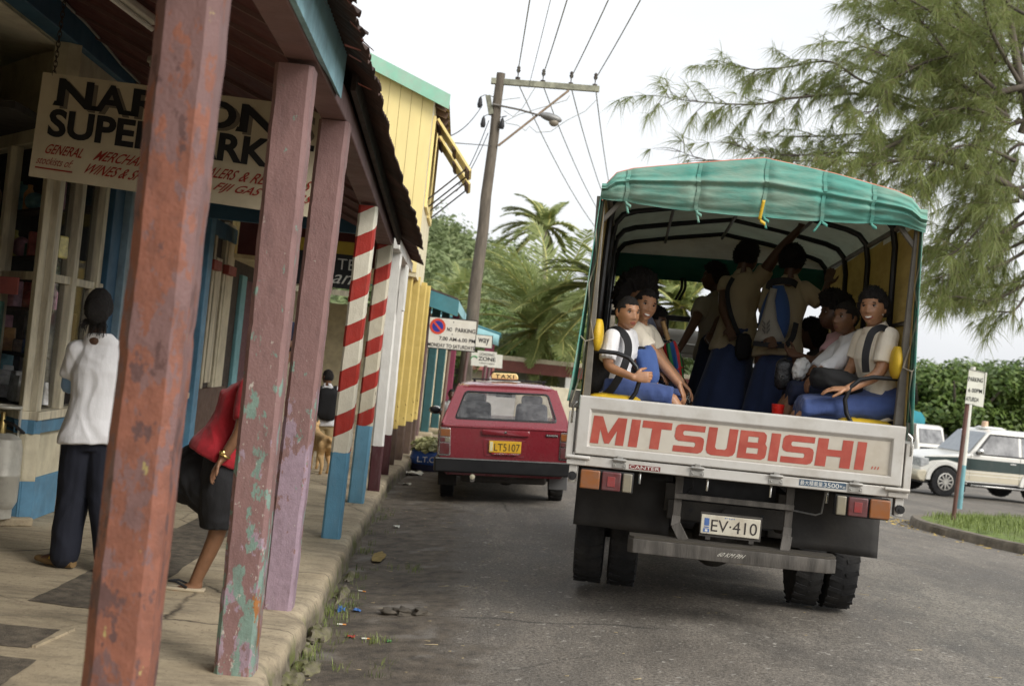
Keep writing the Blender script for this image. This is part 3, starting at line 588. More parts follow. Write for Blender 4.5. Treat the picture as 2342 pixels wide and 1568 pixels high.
write(m, 'SUPERMARKET', sp(.046, .40, .006), sx * .942, sz * .27, bold=0.035)
m.build('lettering', M_INK, sg, smooth=0); m2.build('lettering_shade', M_SHADE, sg, smooth=0)
m = MB(); write(m, 'GENERAL', sp(.043, .235, .006), sx * .135, sz * .095, bold=.012, slant=.12); write(m, 'MERCHANTS', sp(.22, .235, .006), sx * .225, sz * .10, bold=.012, slant=.12); write(m, 'WHOLESALERS', sp(.475, .235, .006), sx * .245, sz * .1, bold=.012, slant=.1)
write(m, '& RETAILERS', sp(.738, .235, .006), sx * .245, sz * .10, bold=.01, slant=.1)
write(m, 'stockists of:', sp(.02, .13, .006), sx * .125, sz * .075, slant=.1); m.add([sp(.02, .085, .006), sp(.155, .085, .006), sp(.155, .10, .006), sp(.02, .10, .006)], [(0, 1, 2, 3)])
write(m, 'WINES & SPIRITS', sp(.185, .10, .006), sx * .285, sz * .10, bold=.012, slant=.1); write(m, 'FIJI GAS & BEERS', sp(.648, .10, .006), sx * .335, sz * .10, bold=.012, slant=.1)
m.build('red_writing', M_RLET, sg, smooth=0)
def chain(name, a, b, parent, n=14):
    m = MB(); a, b = V(a), V(b)
    for i in range(n):
        c = a.lerp(b, (i + .5) / n); L_ = (b - a).length / n * .75; q = Matrix.Rotation(math.pi / 2 * (i % 2) + .5, 3, 'Z')
        m.tube([c + q @ V((math.cos(t) * .011, 0, math.sin(t) * L_)) for t in [2 * math.pi * k / 10 for k in range(10)]], .0035, 5, closed=True)
    return m.build(name, M_DWOOD, parent)
chain('chain', TL + V((.07, 0, -.02)), TL + V((.09, 0, .62)), sg, 20); chain('chain', TR + V((-.1, 0, -.02)), TR + V((-.1, 0, .3)), sg, 10)
rs = thing('restaurant_sign', 'dark hanging sign board with white outlined letters under a yellow band', 'sign', (-1.7, 14.2, 2.3))
a, b = atY(728, 590, 14.2), atY(838, 597, 14.2); m = MB(); m.bb((-2.05, 14.19, 2.28), (-1.12, 14.21, 2.66)); m.build('board', M_BLACK, rs)
m = MB(); m.bb((-2.08, 14.17, 2.66), (-1.1, 14.22, 2.80)); m.build('yellow_band', mat('yellow_band_paint', srgb(190, 160, 50), .6), rs); m = MB(); m.bb((-2.05, 14.17, 2.2), (-1.12, 14.2, 2.26)); m.build('lower_strip', M_CREAMW, rs)
m = MB(); write(m, 'TE', (-1.47, 14.185, 2.49), (.2, 0, 0), (0, 0, .12), bold=-.005); write(m, 'ant', (-1.52, 14.185, 2.33), (.3, 0, 0), (0, 0, .12), slant=.2)
m.build('lettering', M_WHITE, rs, smooth=0)
m = MB(); m.tube([(-1.95, 14.2, 2.8), (-1.95, 14.2, 3.3)], .006); m.tube([(-1.2, 14.2, 2.8), (-1.2, 14.2, 3.3)], .006); m.build('hanger', M_GREY, rs)

# --- porch of the next front (white posts with maroon feet) and the yellow house
pp = thing('white_porch', 'low porch on white posts with maroon feet before the yellow house', 'porch', (-0.85, 15.2, 0.1))
for y, x, w, lb in ((14.0, -.80, .13, 'white post, nearer of the two'), (15.99, -.82, .14, 'white post with the wider maroon foot')): post(x, y, w, w, 2.72, M_WPOST, lb, (-.02, 0), parent=pp)
m = MB(); m.bb((-0.88, 13.4, 2.72), (-.76, 17.0, 2.84)); m.build('beam', M_WHITE, pp, bevel=.006)
m = MB(); m.grid(6, 160, lambda u, v: V((lerp(-3.1, -.62, u), 13.5 + 3.6 * v, lerp(3.6, 2.84, u) + .01 * math.sin(v * 3.6 * 82) + .03 * mnoise.noise(V((u * 3, v * 9, 0)))))); m.build('roof_sheet', M_TIN, pp, solid=.003)
m = MB(); m.bb((-3.1, 17.0, 2.72), (-.95, 17.06, 3.6)); m.build('dark_end_panel', M_MAROON, pp)  # maroon sheet added to stand in for the dark under the porch roof
m = MB(); m.bb((-.70, 13.9, 2.1), (-.68, 14.35, 2.6)); o = m.build('paper_notice', M_WHITE, pp)

yh = thing('yellow_house', 'two storey pale yellow board house with mint gable trim and propped open shutters', 'house', (-0.8, 17.3, 0.1))
M_YEL = mat('pale_yellow_boards', srgb(250, 230, 160), 0.6, var=0.05, vs=2, dirt=0.12, dcol=srgb(200, 170, 110), ds=2, vscale=(2, 2, .6))
M_YELW = mat('weathered_cream_boards', srgb(226, 216, 182), 0.65, var=0.12, vs=3, dirt=0.4, dcol=srgb(160, 140, 90), ds=2, vscale=(2, 2, .4))
M_MINT = mat('mint_trim', srgb(150, 205, 178), 0.6, var=0.08, vs=4, dirt=0.5, dcol=srgb(190, 180, 170), ds=4)
for y, x, lb in ((17.42, -.83, 'yellow post with brown foot, nearest of the yellow ones'), (18.3, -.76, 'yellow post with brown foot, second of the yellow ones'), (19.6, -.70, 'yellow post with brown foot, third of the yellow ones'), (20.35, -.66, 'yellow post with brown foot, last of the yellow ones')): post(x, y, .15, .15, 2.74, M_YPOST, lb, (-.0, 0), parent=yh)
WX, Y0, Y1 = -0.72, 17.3, 20.55; ZB, ZT = 2.74, 5.16; SL = .39
def gz(x): return ZT + SL * (WX - x)
x = WX; k = 0; r = random.Random(4); m = MB()
while x > -5.5:                                       # vertical boards of the gable, each a hair proud of the next
    w_ = .155; x2 = x - w_; d = .004 * (k % 2); m.add([(x, Y0 - .012 - d, ZB), (x2 + .005, Y0 - .012 - d, ZB), (x2 + .005, Y0 - .012 - d, gz(x2)), (x, Y0 - .012 - d, gz(x)), (x, Y0 + .01, ZB), (x2 + .005, Y0 + .01, ZB), (x2 + .005, Y0 + .01, gz(x2)), (x, Y0 + .01, gz(x))], [(0, 1, 2, 3), (0, 4, 5, 1), (1, 5, 6, 2), (0, 3, 7, 4)]); x = x2; k += 1
m.build('gable_boards', M_YEL, yh, smooth=0)
m = MB(); m.add([(WX - .02, Y0 + .02, ZB), (-5.5, Y0 + .02, ZB), (-5.5, Y0 + .02, gz(-5.5)), (WX - .02, Y0 + .02, gz(WX))], [(0, 1, 2, 3)]); m.build('gable_backing', mat('board_gap', srgb(190, 165, 95), .8), yh, smooth=0)
wins = ((17.72, 18.62), (19.10, 20.15)); zw0, zw1 = 3.75, 4.90
m = MB(); ys_ = [Y0, wins[0][0], wins[0][1], wins[1][0], wins[1][1], Y1]
for i in range(5):
    if i in (1, 3): m.bb((WX - .06, ys_[i], ZB), (WX, ys_[i + 1], zw0)); m.bb((WX - .06, ys_[i], zw1), (WX, ys_[i + 1], ZT))
    else: m.bb((WX - .06, ys_[i], ZB), (WX, ys_[i + 1], ZT))
m.build('street_wall', M_YELW, yh, smooth=0)
m = MB(); m.bb((-5.5, Y1 - .02, ZB), (WX - .07, Y1, ZT)); m.bb((-2.2, Y0 + .1, ZB), (-2.1, Y1, ZT)); m.build('back_wall', M_YELW, yh)
m = MB(); m.bb((-5.5, Y0, ZB - .06), (WX + .005, Y1, ZB)); m.build('floor_slab', M_YELW, yh)
for y0, y1 in wins:
    m = MB()
    for a, b in (((y0 - .07, zw0 - .07), (y0, zw1 + .06)), ((y1, zw0 - .07), (y1 + .07, zw1 + .06)), ((y0, zw0 - .07), (y1, zw0)), ((y0, zw1), (y1, zw1 + .06))): m.bb((WX + .001, a[0], a[1]), (WX + .04, b[0], b[1]))
    fr = m.build('window_frame', M_YEL, yh, bevel=.005)
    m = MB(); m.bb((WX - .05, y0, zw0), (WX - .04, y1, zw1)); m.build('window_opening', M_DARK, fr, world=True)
    a = R(38); L_ = .86; dv = V((math.sin(a), 0, -math.cos(a))); h = V((WX + .05, 0, zw1 + .03)); nrm = V((math.cos(a), 0, math.sin(a)))
    def Q(u, y, t): return h + dv * (L_ * u) + V((0, y, 0)) + nrm * t
    m = MB(); m.add([Q(u, y, t) for t in (0, .035) for u, y in ((0, y0), (1, y0), (1, y1), (0, y1))], [(0, 1, 2, 3), (7, 6, 5, 4), (0, 4, 5, 1), (1, 5, 6, 2), (2, 6, 7, 3), (3, 7, 4, 0)]); sh = m.build('shutter', M_YEL, yh, bevel=.004)
    m = MB()
    for u, w_ in ((.02, .08), (.5, .07), (.9, .09)): m.add([Q(u + du, y, t) for t in (-.025, -.001) for du, y in ((0, y0 + .01), (w_, y0 + .01), (w_, y1 - .01), (0, y1 - .01))], [(0, 1, 2, 3), (7, 6, 5, 4), (0, 4, 5, 1), (1, 5, 6, 2), (2, 6, 7, 3), (3, 7, 4, 0)])
    m.build('shutter_batten', M_BROWN, sh)
    for y in (y0 + .05, y1 - .05):
        m = MB(); m.tube([V((WX + .03, y, zw0 + .05)), Q(.93, y, -.02)], .012, 6); m.build('prop_rod', M_DWOOD, yh)
m = MB(); m.add([(x_, y_, gz(x_) + dz_) for y_ in (Y0 - .16, Y0 - .13) for x_, dz_ in ((WX + .22, -.10), (-5.5, -.10), (-5.5, .10), (WX + .22, .10))], [(0, 1, 2, 3), (7, 6, 5, 4), (0, 4, 5, 1), (1, 5, 6, 2), (2, 6, 7, 3), (3, 7, 4, 0)]); m.build('barge_board', M_MINT, yh, smooth=0)
m = MB(); m.grid(10, 150, lambda u, v: V((lerp(-5.5, WX + .20, u), Y0 - .125 + 3.6 * v, gz(lerp(-5.5, WX + .20, u)) + .09 + .01 * math.sin(v * 3.6 * 82)))); m.build('roof_sheet', mat('brown_roof', (0.16, 0.115, 0.06), .85, var=.4, vs=6, col2=(.26, .19, .1), vscale=(1, 6, 1)), yh, solid=.012)
for k in range(7): m = MB(); y_ = Y0 + .05 + k * .52; m.bar((WX - .3, y_, gz(WX - .3) + .02), (WX + .17, y_, gz(WX + .17) + .02), .05, .09); m.build('rafter_end', M_BROWN, yh)
m = MB(); m.bb((-1.86, Y0 - .03, 4.93), (-1.50, Y0 - .019, 5.10)); m.build('vent_opening', M_DARK, yh)

ts = thing('teal_shop', 'single storey shop with teal roof trim and maroon and teal porch posts', 'shop', (-0.5, 23, 0.1))
M_TEAL = mat('teal_paint', srgb(70, 130, 140), .6, var=.12, dirt=.2); M_DTEAL = mat('dark_teal_paint', srgb(42, 84, 86), .6, var=.15); M_MAR2 = mat('maroon_post_paint', srgb(128, 52, 74), .6, var=.15); M_BRN2 = mat('brown_post_paint', srgb(104, 82, 78), .6, var=.15)
for px_, Y_, mt, lb in ((947, 22.2, M_BRN2, 'brown and maroon post'), (970, 23.6, M_DTEAL, 'nearer dark teal post'), (992, 25.2, M_DTEAL, 'farther dark teal post'), (1016, 27.4, M_MAR2, 'maroon post')):
    p = atY(px_, 985, Y_); post(p.x, Y_, .16, .16, 2.55, mt, lb, parent=ts, z0=.2)
    m = MB(); m.box((p.x, Y_, .14), (.34, .34, .16), None, 0, (.9, .9)); m.build('post_footing', M_CONC, ts, bevel=.02)
m = MB(); m.add([(-5, 21.3, 3.85), (-.15, 21.3, 2.62), (.05, 29.5, 2.62), (-5, 29.5, 3.85)], [(0, 1, 2, 3)]); m.build('roof_sheet', M_TIN, ts, solid=.04)
m = MB(); m.add([(x_, y_, z_) for y_ in (21.27, 21.30) for x_, z_ in ((-5, 3.55), (-.12, 2.33), (-.12, 2.6), (-5, 3.83))], [(0, 1, 2, 3), (7, 6, 5, 4), (0, 4, 5, 1), (1, 5, 6, 2), (2, 6, 7, 3), (3, 7, 4, 0)]); m.build('barge_board', M_TEAL, ts, smooth=0)
m = MB(); m.bar((-.13, 21.3, 2.50), (.07, 29.5, 2.50), .03, .18); m.build('fascia_board', mat('light_teal', srgb(140, 185, 190), .6), ts)
m = MB(); m.bb((-3.3, 21.5, .1), (-3.2, 29.5, 3.2)); m.bb((-5, 29.4, .1), (-.6, 29.5, 2.6)); m.build('wall', M_CREAM, ts)
t2 = thing('far_teal_shed', 'small far shed with pale teal roof behind the lamp pole', 'shed', (.4, 33, 0)); 
m = MB(); m.add([(-2.2, 32, 3.1), (.95, 32, 2.35), (1.15, 38, 2.35), (-2.2, 38, 3.1)], [(0, 1, 2, 3)]); m.build('roof_sheet', M_TEAL, t2, solid=.05)
m = MB(); m.add([(-2.2, 31.98, 2.78), (.92, 31.98, 2.04), (.92, 31.98, 2.32), (-2.2, 31.98, 3.07)], [(0, 1, 2, 3)]); m.build('barge_board', mat('light_teal', srgb(140, 185, 190), .6), t2, solid=.03)
m = MB(); m.bb((-2.2, 32.3, 0), (-.2, 37.5, 2.3)); m.build('wall', M_CREAM, t2)
for x_, y_ in ((.6, 32.4), (.75, 35.0), (.85, 37.5)): m = MB(); m.bb((x_, y_, -.2), (x_ + .12, y_ + .12, 2.3)); m.build('post', M_MAR2, t2)
# ------------------------------------------------------------------ the school truck
TZ = 0.15; TYAW = R(-7.7); TX, TY = 1.766, 7.758
truck = thing('passenger_truck', 'white tray truck carrying pupils under a green canvas canopy, seen from behind', 'truck', (TX, TY, TZ), TYAW)
truck.rotation_euler = (0, -0.0076, TYAW)
def t2w(p): c, s = math.cos(TYAW), math.sin(TYAW); return V((TX + p[0] * c - p[1] * s, TY + p[0] * s + p[1] * c, p[2]))
def w2t(p): d = V(p) - V((TX, TY, 0)); c, s = math.cos(TYAW), math.sin(TYAW); return V((d.x * c + d.y * s, -d.x * s + d.y * c, d.z))
def tw(cx, cy, ly):
    """sight line through a detail of the truck photo, met with the cross-section ly metres ahead of the tailgate (world point)"""
    d = ray((1350 + cx / 2.24) * 0.9368, (350 + cy / 2.24) * 0.9368); n = V((-math.sin(TYAW), math.cos(TYAW), 0)); o = V((TX, TY, 0))
    return CAM + d * ((ly - (CAM - o).dot(n)) / d.dot(n))
def tb(m, name, mats, parent=None, **k):
    m.v = [V((p.x, p.y, p.z - TZ)) for p in m.v]; return m.build(name, mats, parent or truck, world=False, **k)
M_TPAINT = mat('truck_silver_white', srgb(206, 203, 196), 0.38, 0.15, var=0.05, vs=2.5, dirt=0.5, dcol=srgb(150, 138, 118), ds=3.5, bump=0.05, coat=0.1)
M_TDUST = mat('truck_panel_dusty', srgb(198, 191, 177), 0.6, var=0.06, vs=3, dirt=0.4, dcol=srgb(150, 132, 104), ds=2.5)
M_REDL = mat('faded_red_letters', srgb(170, 74, 60), 0.55, var=0.1, vs=7, dirt=0.35, dcol=srgb(196, 120, 100), ds=9)
M_RUBBER = mat('black_rubber', (0.016, 0.016, 0.017), 0.75, var=0.3, vs=5, dirt=0.4, dcol=(0.05, 0.044, 0.037), ds=4)
M_TYRE = mat('tyre_rubber', (0.014, 0.014, 0.015), 0.85, var=0.3, vs=9, dirt=0.5, dcol=(0.055, 0.05, 0.042), ds=5, bump=0.3)
M_CHASSIS = mat('chassis_grime', (0.055, 0.05, 0.044), 0.7, 0.2, var=0.3, vs=5, dirt=0.6, dcol=(0.10, 0.09, 0.075), ds=6, bump=0.2)
M_STEEL = mat('worn_grey_steel', (0.19, 0.175, 0.155), 0.6, 0.3, var=0.25, vs=7, dirt=0.5, dcol=(0.07, 0.06, 0.05), ds=6, bump=0.2)
M_CHROME = mat('dull_chrome', (0.55, 0.55, 0.53), 0.25, 1.0, var=0.1, vs=5, dirt=0.3, dcol=(0.2, 0.18, 0.15))
M_PIPE = mat('black_pipe', (0.02, 0.02, 0.021), 0.4, 0.3, var=0.2)
M_POSTG = mat('grey_frame_paint', srgb(120, 116, 108), 0.55, 0.2, var=0.2, vs=6, dirt=0.4, dcol=srgb(70, 64, 56), ds=6, bump=0.15)
def canvas(name, a, b, dust, trans):
    t = Nt(name); c = t.mix(t.step(t.noise(3, 5, 0.6), 0.3, 0.7), a, b)
    c = t.mix(t.math('MULTIPLY', t.step(t.noise(2.2, 6, 0.65, t.co((1, 1, 3.0), loc=(2, 2, 2))), 0.42, 0.62), 0.7), c, dust)
    t.set('Base Color', c); t.set('Roughness', 0.86); t.set('Specular IOR Level', .25); t.set('Transmission Weight', 0.0); t.set('Subsurface Weight', 0.0)
    t.bump(t.math('ADD', t.noise(6, 4, 0.6, t.co((0.6, 1, 2.2))), t.math('MULTIPLY', t.noise(17, 4, .6, t.co((.3, 1, 1.8))), 0.22)), 0.4, 0.03)
    if trans:
        tl = t.n.new('ShaderNodeBsdfTranslucent'); tl.inputs[0].default_value = C4(trans); mx = t.n.new('ShaderNodeMixShader'); mx.inputs[0].default_value = 0.21
        t.l.new(t.b.outputs[0], mx.inputs[1]); t.l.new(tl.outputs[0], mx.inputs[2]); t.l.new(mx.outputs[0], t.n['Material Output'].inputs[0])
    return t.mat
M_CANV = canvas('green_canvas', srgb(84, 150, 137), srgb(108, 167, 152), srgb(150, 166, 148), None)
M_CANVS = canvas('green_canvas_side', srgb(56, 142, 126), srgb(84, 165, 146), srgb(120, 160, 140), (.55, .60, .50))
M_LINING = canvas('khaki_lining', srgb(205, 200, 185), srgb(222, 216, 200), srgb(165, 150, 122), (.85, .84, .78))
M_LINSIDE = canvas('ochre_lining', srgb(168, 146, 92), srgb(180, 160, 108), srgb(128, 108, 74), srgb(205, 165, 80))
M_YVINYL = mat('yellow_vinyl', srgb(210, 174, 44), 0.5, var=0.08, vs=9, dirt=0.25, dcol=srgb(170, 130, 30), ds=12, bump=0.5, bs=22)

# tailgate
m = MB(); X0, X1, Z0, Z1 = -1.0, 1.0, 1.137, 1.504; a0, a1, c0, c1 = -0.925, 0.93, 1.19, 1.425
def ring(x0, x1, z0, z1, y): return [V((x0, y, z0)), V((x1, y, z0)), V((x1, y, z1)), V((x0, y, z1))]
m.loft([ring(X0, X1, Z0, Z1, 0.05), ring(X0, X1, Z0, Z1, 0.006), ring(X0 + .006, X1 - .006, Z0 + .006, Z1 - .006, 0.0), ring(a0, a1, c0, c1, 0.0), ring(a0 + .012, a1 - .012, c0 + .006, c1 - .022, 0.018)], caps=False)
m.add([V((X0, .05, Z0)), V((X1, .05, Z0)), V((X1, .05, Z1)), V((X0, .05, Z1))], [(0, 1, 2, 3)])
gate = tb(m, 'tailgate', M_TPAINT, smooth=0, bevel=0.004)
m = MB(); m.add(ring(a0 + .012, a1 - .012, c0 + .006, c1 - .022, 0.0172), [(0, 1, 2, 3)]); m.add([V((x, .0135, z)) for x, z in ((a0 + .02, 1.199), (a1 - .02, 1.199), (a1 - .02, 1.203), (a0 + .02, 1.203))], [(0, 1, 2, 3)]); tb(m, 'recessed_panel', M_TDUST, gate, smooth=0)
LET = dict(M=[[(0, 0), (0, 1), (.27, 1), (.5, .40), (.73, 1), (1, 1), (1, 0), (.75, 0), (.75, .52), (.57, .03), (.43, .03), (.25, .52), (.25, 0)]], I=[[(0, 0), (0, 1), (1, 1), (1, 0)]],
    T=[[(0, 1), (1, 1), (1, .74), (.66, .74), (.66, 0), (.34, 0), (.34, .74), (0, .74)]],
    S=[[(0, 0), (.84, 0), (.95, .05), (1, .15), (1, .46), (.96, .56), (.85, .61), (.31, .61), (.27, .66), (.27, .74), (.31, .78), (.98, .78), (.98, 1), (.16, 1), (.05, .95), (0, .85), (0, .54), (.05, .44), (.16, .39), (.68, .39), (.72, .35), (.72, .26), (.68, .22), (0, .22)]],
    U=[[(0, 1), (.3, 1), (.3, .3), (.36, .23), (.64, .23), (.7, .3), (.7, 1), (1, 1), (1, .18), (.94, .06), (.8, 0), (.2, 0), (.06, .06), (0, .18)]],
    B=[[(0, 0), (.3, 0), (.3, 1), (0, 1)], [(.3, .8), (.94, .8), (.93, .9), (.82, 1), (.3, 1)], [(.66, .6), (.92, .6), (.94, .68), (.94, .8), (.66, .8)], [(.3, .4), (1, .4), (1, .47), (.92, .6), (.3, .6)], [(.7, .2), (1, .2), (1, .4), (.7, .4)], [(.3, 0), (.85, 0), (.97, .08), (1, .2), (.3, .2)]],
    H=[[(0, 0), (0, 1), (.3, 1), (.3, .62), (.7, .62), (.7, 1), (1, 1), (1, 0), (.7, 0), (.7, .38), (.3, .38), (.3, 0)]])
m = MB()
for ch, x0, x1 in (('M', -.905, -.697), ('I', -.668, -.612), ('T', -.598, -.416), ('S', -.392, -.207), ('U', -.190, -.010), ('B', .004, .178), ('I', .194, .251), ('S', .268, .463), ('H', .478, .69), ('I', .716, .772)):
    for poly in LET[ch]: m.add([V((x0 + (x1 - x0) * u + (.012 * (v - .5)), 0.0155, 1.213 + .172 * v)) for u, v in poly], [list(range(len(poly)))])
for k in range(3): x = .812 + k * .018; m.add([V((x, .0155, 1.226)), V((x + .008, .0155, 1.226)), V((x + .014, .0155, 1.243)), V((x + .006, .0155, 1.243))], [(0, 1, 2, 3)])
tb(m, 'lettering', M_REDL, gate, smooth=0)
M_HINGE = mat('hinge_zinc', (.40, .39, .36), .4, .6, var=.2, vs=9, dirt=.5, dcol=(.14, .10, .07), ds=12)
M_STEP = mat('grimy_step_steel', (.10, .09, .078), .7, .2, var=.35, vs=5, dirt=.7, dcol=(.04, .036, .03), ds=5, vscale=(3, 1, .5), bump=.3)
# rear sill, hinges, corner catches
m = MB(); m.bb((-1.0, .01, 1.066), (1.0, .1, 1.130)); tb(m, 'rear_sill', M_TPAINT, bevel=.006)
for x in (-.715, -.233, .248, .728):
    m = MB(); m.tube([(x - .04, -.004, 1.125), (x + .04, -.004, 1.125)], .011, 10); m.bb((x - .018, -.008, 1.112), (x + .018, .02, 1.15)); m.bb((x - .042, .002, 1.075), (x + .042, .012, 1.108))
    for dx in (-.028, .028): m.ball((x + dx, .0, 1.09), .006, 6, 4)
    tb(m, 'hinge', M_HINGE, bevel=.002)
for sx in (-1, 1):
    m = MB(); m.bb((sx * 1.035 - .022, .02, 1.10), (sx * 1.035 + .022, .08, 1.40)); m.tube([(sx * .90, -.006, 1.118), (sx * 1.05, -.006, 1.118)], .013, 10); m.bb((sx * .985 - .06, .002, 1.068), (sx * .985 + .06, .012, 1.10)); tb(m, 'corner_catch', M_TPAINT, bevel=.004)
    m = MB(); m.tube([(sx * 1.035, .0, 1.33), (sx * 1.035, -.01, 1.34), (sx * 1.033, -.012, 1.44), (sx * 1.01, -.005, 1.46)], .007, 8); tb(m, 'catch_handle', M_CHROME)
    m = MB(); m.bb((sx * 1.03 - .035, .03, 1.42), (sx * 1.03 + .035, .11, 1.53)); tb(m, 'corner_bracket', M_POSTG, bevel=.006)
    m = MB(); m.bb((sx * 1.0 - .025, .02, .955), (sx * 1.0 + .025, .1, 1.066)); st = tb(m, 'stop_bracket', M_TPAINT, bevel=.003)
    m = MB(); m.lathe([(.001, 0), (.022, .0), (.027, .012), (.027, .045), (.001, .045)], (sx * 1.0, .018, 1.0), (0, -1, 0), 14); m.lathe([(.001, 0), (.010, .0), (.010, .004), (.001, .004)], (sx * 1.0, -.028, 1.0), (0, -1, 0), 10); tb(m, 'rubber_stop', M_RUBBER, st)
# maker's badge and load plate
m = MB(); m.add(ring(-.655, -.46, 1.077, 1.106, .0085), [(0, 1, 2, 3)]); bd = tb(m, 'badge', mat('dark_red_badge', srgb(120, 50, 48), .5), smooth=0)
m = MB(); write(m, 'CANTER', V((-.65, .0075, 1.081)), V((.185, 0, 0)), V((0, 0, .021)), bold=.0); tb(m, 'lettering', M_WHITE, bd, smooth=0)
m = MB(); m.add(ring(.39, .672, 1.084, 1.122, .0085), [(0, 1, 2, 3)]); bd = tb(m, 'load_plate', mat('blue_grey_plate', srgb(70, 92, 112), .5), smooth=0)
m = MB(); write(m, '\u6700\u5927\u7a4d\u8f09\u91cf', V((.396, .0075, 1.088)), V((.135, 0, 0)), V((0, 0, .029))); write(m, '3500', V((.538, .0075, 1.088)), V((.092, 0, 0)), V((0, 0, .027))); write(m, 'Kg', V((.636, .0075, 1.088)), V((.032, 0, 0)), V((0, 0, .02))); tb(m, 'lettering', M_WHITE, bd, smooth=0)
# rear lamps
def lens(name, col, glow=0.0):
    t = Nt(name); t.set('Base Color', t.mix(t.step(t.noise(14, 5, .65), .35, .7), col, tuple(v * .6 + .06 for v in col))); t.set('Roughness', .28); t.set('Coat Weight', .3); t.bump(t.wave(60, dirn='X'), .15, .004); return t.mat
M_AMBER, M_RLENS, M_CLENS, M_RREF = lens('amber_lens', srgb(146, 88, 42)), lens('red_lens', srgb(100, 42, 43)), lens('clear_lens', srgb(142, 134, 114)), lens('red_reflector', srgb(146, 46, 45))
for sx in (-1, 1):
    x0 = -.952 if sx < 0 else .948
    cells = ((0, .128, M_AMBER, 'amber_lens'), (.134, .258, M_RLENS, 'red_lens'), (.264, .328, M_CLENS, 'clear_lens'))
    m = MB(); xa, xb = sorted((x0 + sx * -.004 * -1 * -1, x0 - sx * .334 * 1)); m.bb((xa, .012, .922), (xb, .07, 1.052)); lp = tb(m, 'tail_lamp', M_RUBBER, bevel=.006)
    for a, b, mt, nm in cells:
        q0, q1 = sorted((x0 - sx * a, x0 - sx * b)); m = MB(); m.bb((q0 + .003, -.012, .929), (q1 - .003, .012, 1.046)); le = tb(m, nm, mt, lp, bevel=.008, seg=3)
        m = MB(); xc = (q0 + q1) / 2
        for z in (.940, 1.036): m.lathe([(.001, 0), (.0045, 0), (.0045, .003), (.001, .003)], (xc, -.011, z), (0, -1, 0), 8)
        if nm == 'red_lens': m2 = MB(); m2.bb((xc - .024, -.016, .955), (xc + .024, -.0125, 1.018)); tb(m2, 'reflector', M_RREF, lp, bevel=.002)
# underside: chassis, cross members, step, plate, flaps, wheels
M_FLAP = mat('mud_flap_rubber', (0.03, 0.028, 0.026), 0.8, var=0.25, vs=3, dirt=0.55, dcol=(0.07, 0.062, 0.052), ds=2.5, bump=.15)
m = MB(); m.bb((-.40, .45, .80), (-.33, 5.6, .98)); tb(m, 'chassis_rail', M_CHASSIS); m = MB(); m.bb((.33, .45, .80), (.40, 5.6, .98)); tb(m, 'chassis_rail', M_CHASSIS)
m = MB(); m.bb((-.38, .40, .755), (.39, .445, .88)); cm = tb(m, 'cross_member', M_CHASSIS, bevel=.004)
m = MB(); m.lathe([(.001, 0), (.028, 0), (.03, .03), (.001, .03)], (.0, .40, .83), (0, -1, 0), 12); tb(m, 'tow_boss', M_CHASSIS, cm)
for x in (-.23, .23): m = MB(); m.lathe([(.001, 0), (.013, 0), (.013, .004), (.001, .004)], (x, .399, .825), (0, -1, 0), 10); tb(m, 'bolt_hole', M_BLACK, cm)
for x0, x1, xl in ((-.353, -.303, -.27), (.338, .390, .35)):
    m = MB(); xm = (x0 + x1) / 2; m.bar((xm, .17, 1.06), (xm, .17, .80), .05, .03, up=(0, 1, 0)); tb(m, 'step_hanger', M_STEP, bevel=.003)
    m = MB(); m.bar((xm, .165, .80), (xm - .005, .14, .735), .055, .03, up=(0, 1, 0)); m.bar((xm, .14, .75), (xl, .10, .655), .062, .03, up=(0, 1, 0)); tb(m, 'hanger_foot', M_STEP, bevel=.003)
m = MB(); m.bb((-.353, .128, .912), (.390, .152, .947)); tb(m, 'hanger_bar', M_STEP, bevel=.003)
m = MB(); pl = [(-.617, 0.03), (-.585, .0), (.60, .0), (.66, .05), (.66, .19), (-.617, .19)]; m.prism(pl, lambda p, d: V((p[0], p[1] - .01, d)), .565, .652); sp_ = tb(m, 'rear_step', M_STEP, bevel=.004)
t = Nt('step_tread'); t.set('Base Color', t.mix(t.wave(62, t.co((1, .8, 1))), (.15, .13, .10), (.05, .044, .036))); t.set('Roughness', .85); t.bump(t.wave(62, t.co((1, .8, 1))), .8, .01); M_TREAD = t.mat
m = MB(); m.prism([(-.612, 0.035), (-.582, .005), (.597, .005), (.655, .052), (.655, .185), (-.612, .185)], lambda p, d: V((p[0], p[1] - .01, d)), .653, .668); tb(m, 'tread', M_TREAD, sp_)
m = MB(); write(m, '60 KM PIH', V((-.07, -.0115, .60)), V((.155, 0, 0)), V((0, 0, .026)), slant=.15); tb(m, 'painted_writing', mat('chalk_white', srgb(200, 196, 184), .8), sp_, smooth=0)
m = MB(); m.bb((-.175, .105, .716), (.190, .112, .836)); np_ = tb(m, 'number_plate', mat('plate_white', srgb(206, 200, 182), .5, var=.08, vs=9, dirt=.45, dcol=srgb(130, 100, 70), ds=8), bevel=.006)
m = MB(); write(m, 'EV\u00b7410', V((-.112, .1035, .735)), V((.285, 0, 0)), V((0, 0, .075)), bold=-.0); tb(m, 'characters', mat('plate_black', (.035, .028, .024), .6), np_, smooth=0)
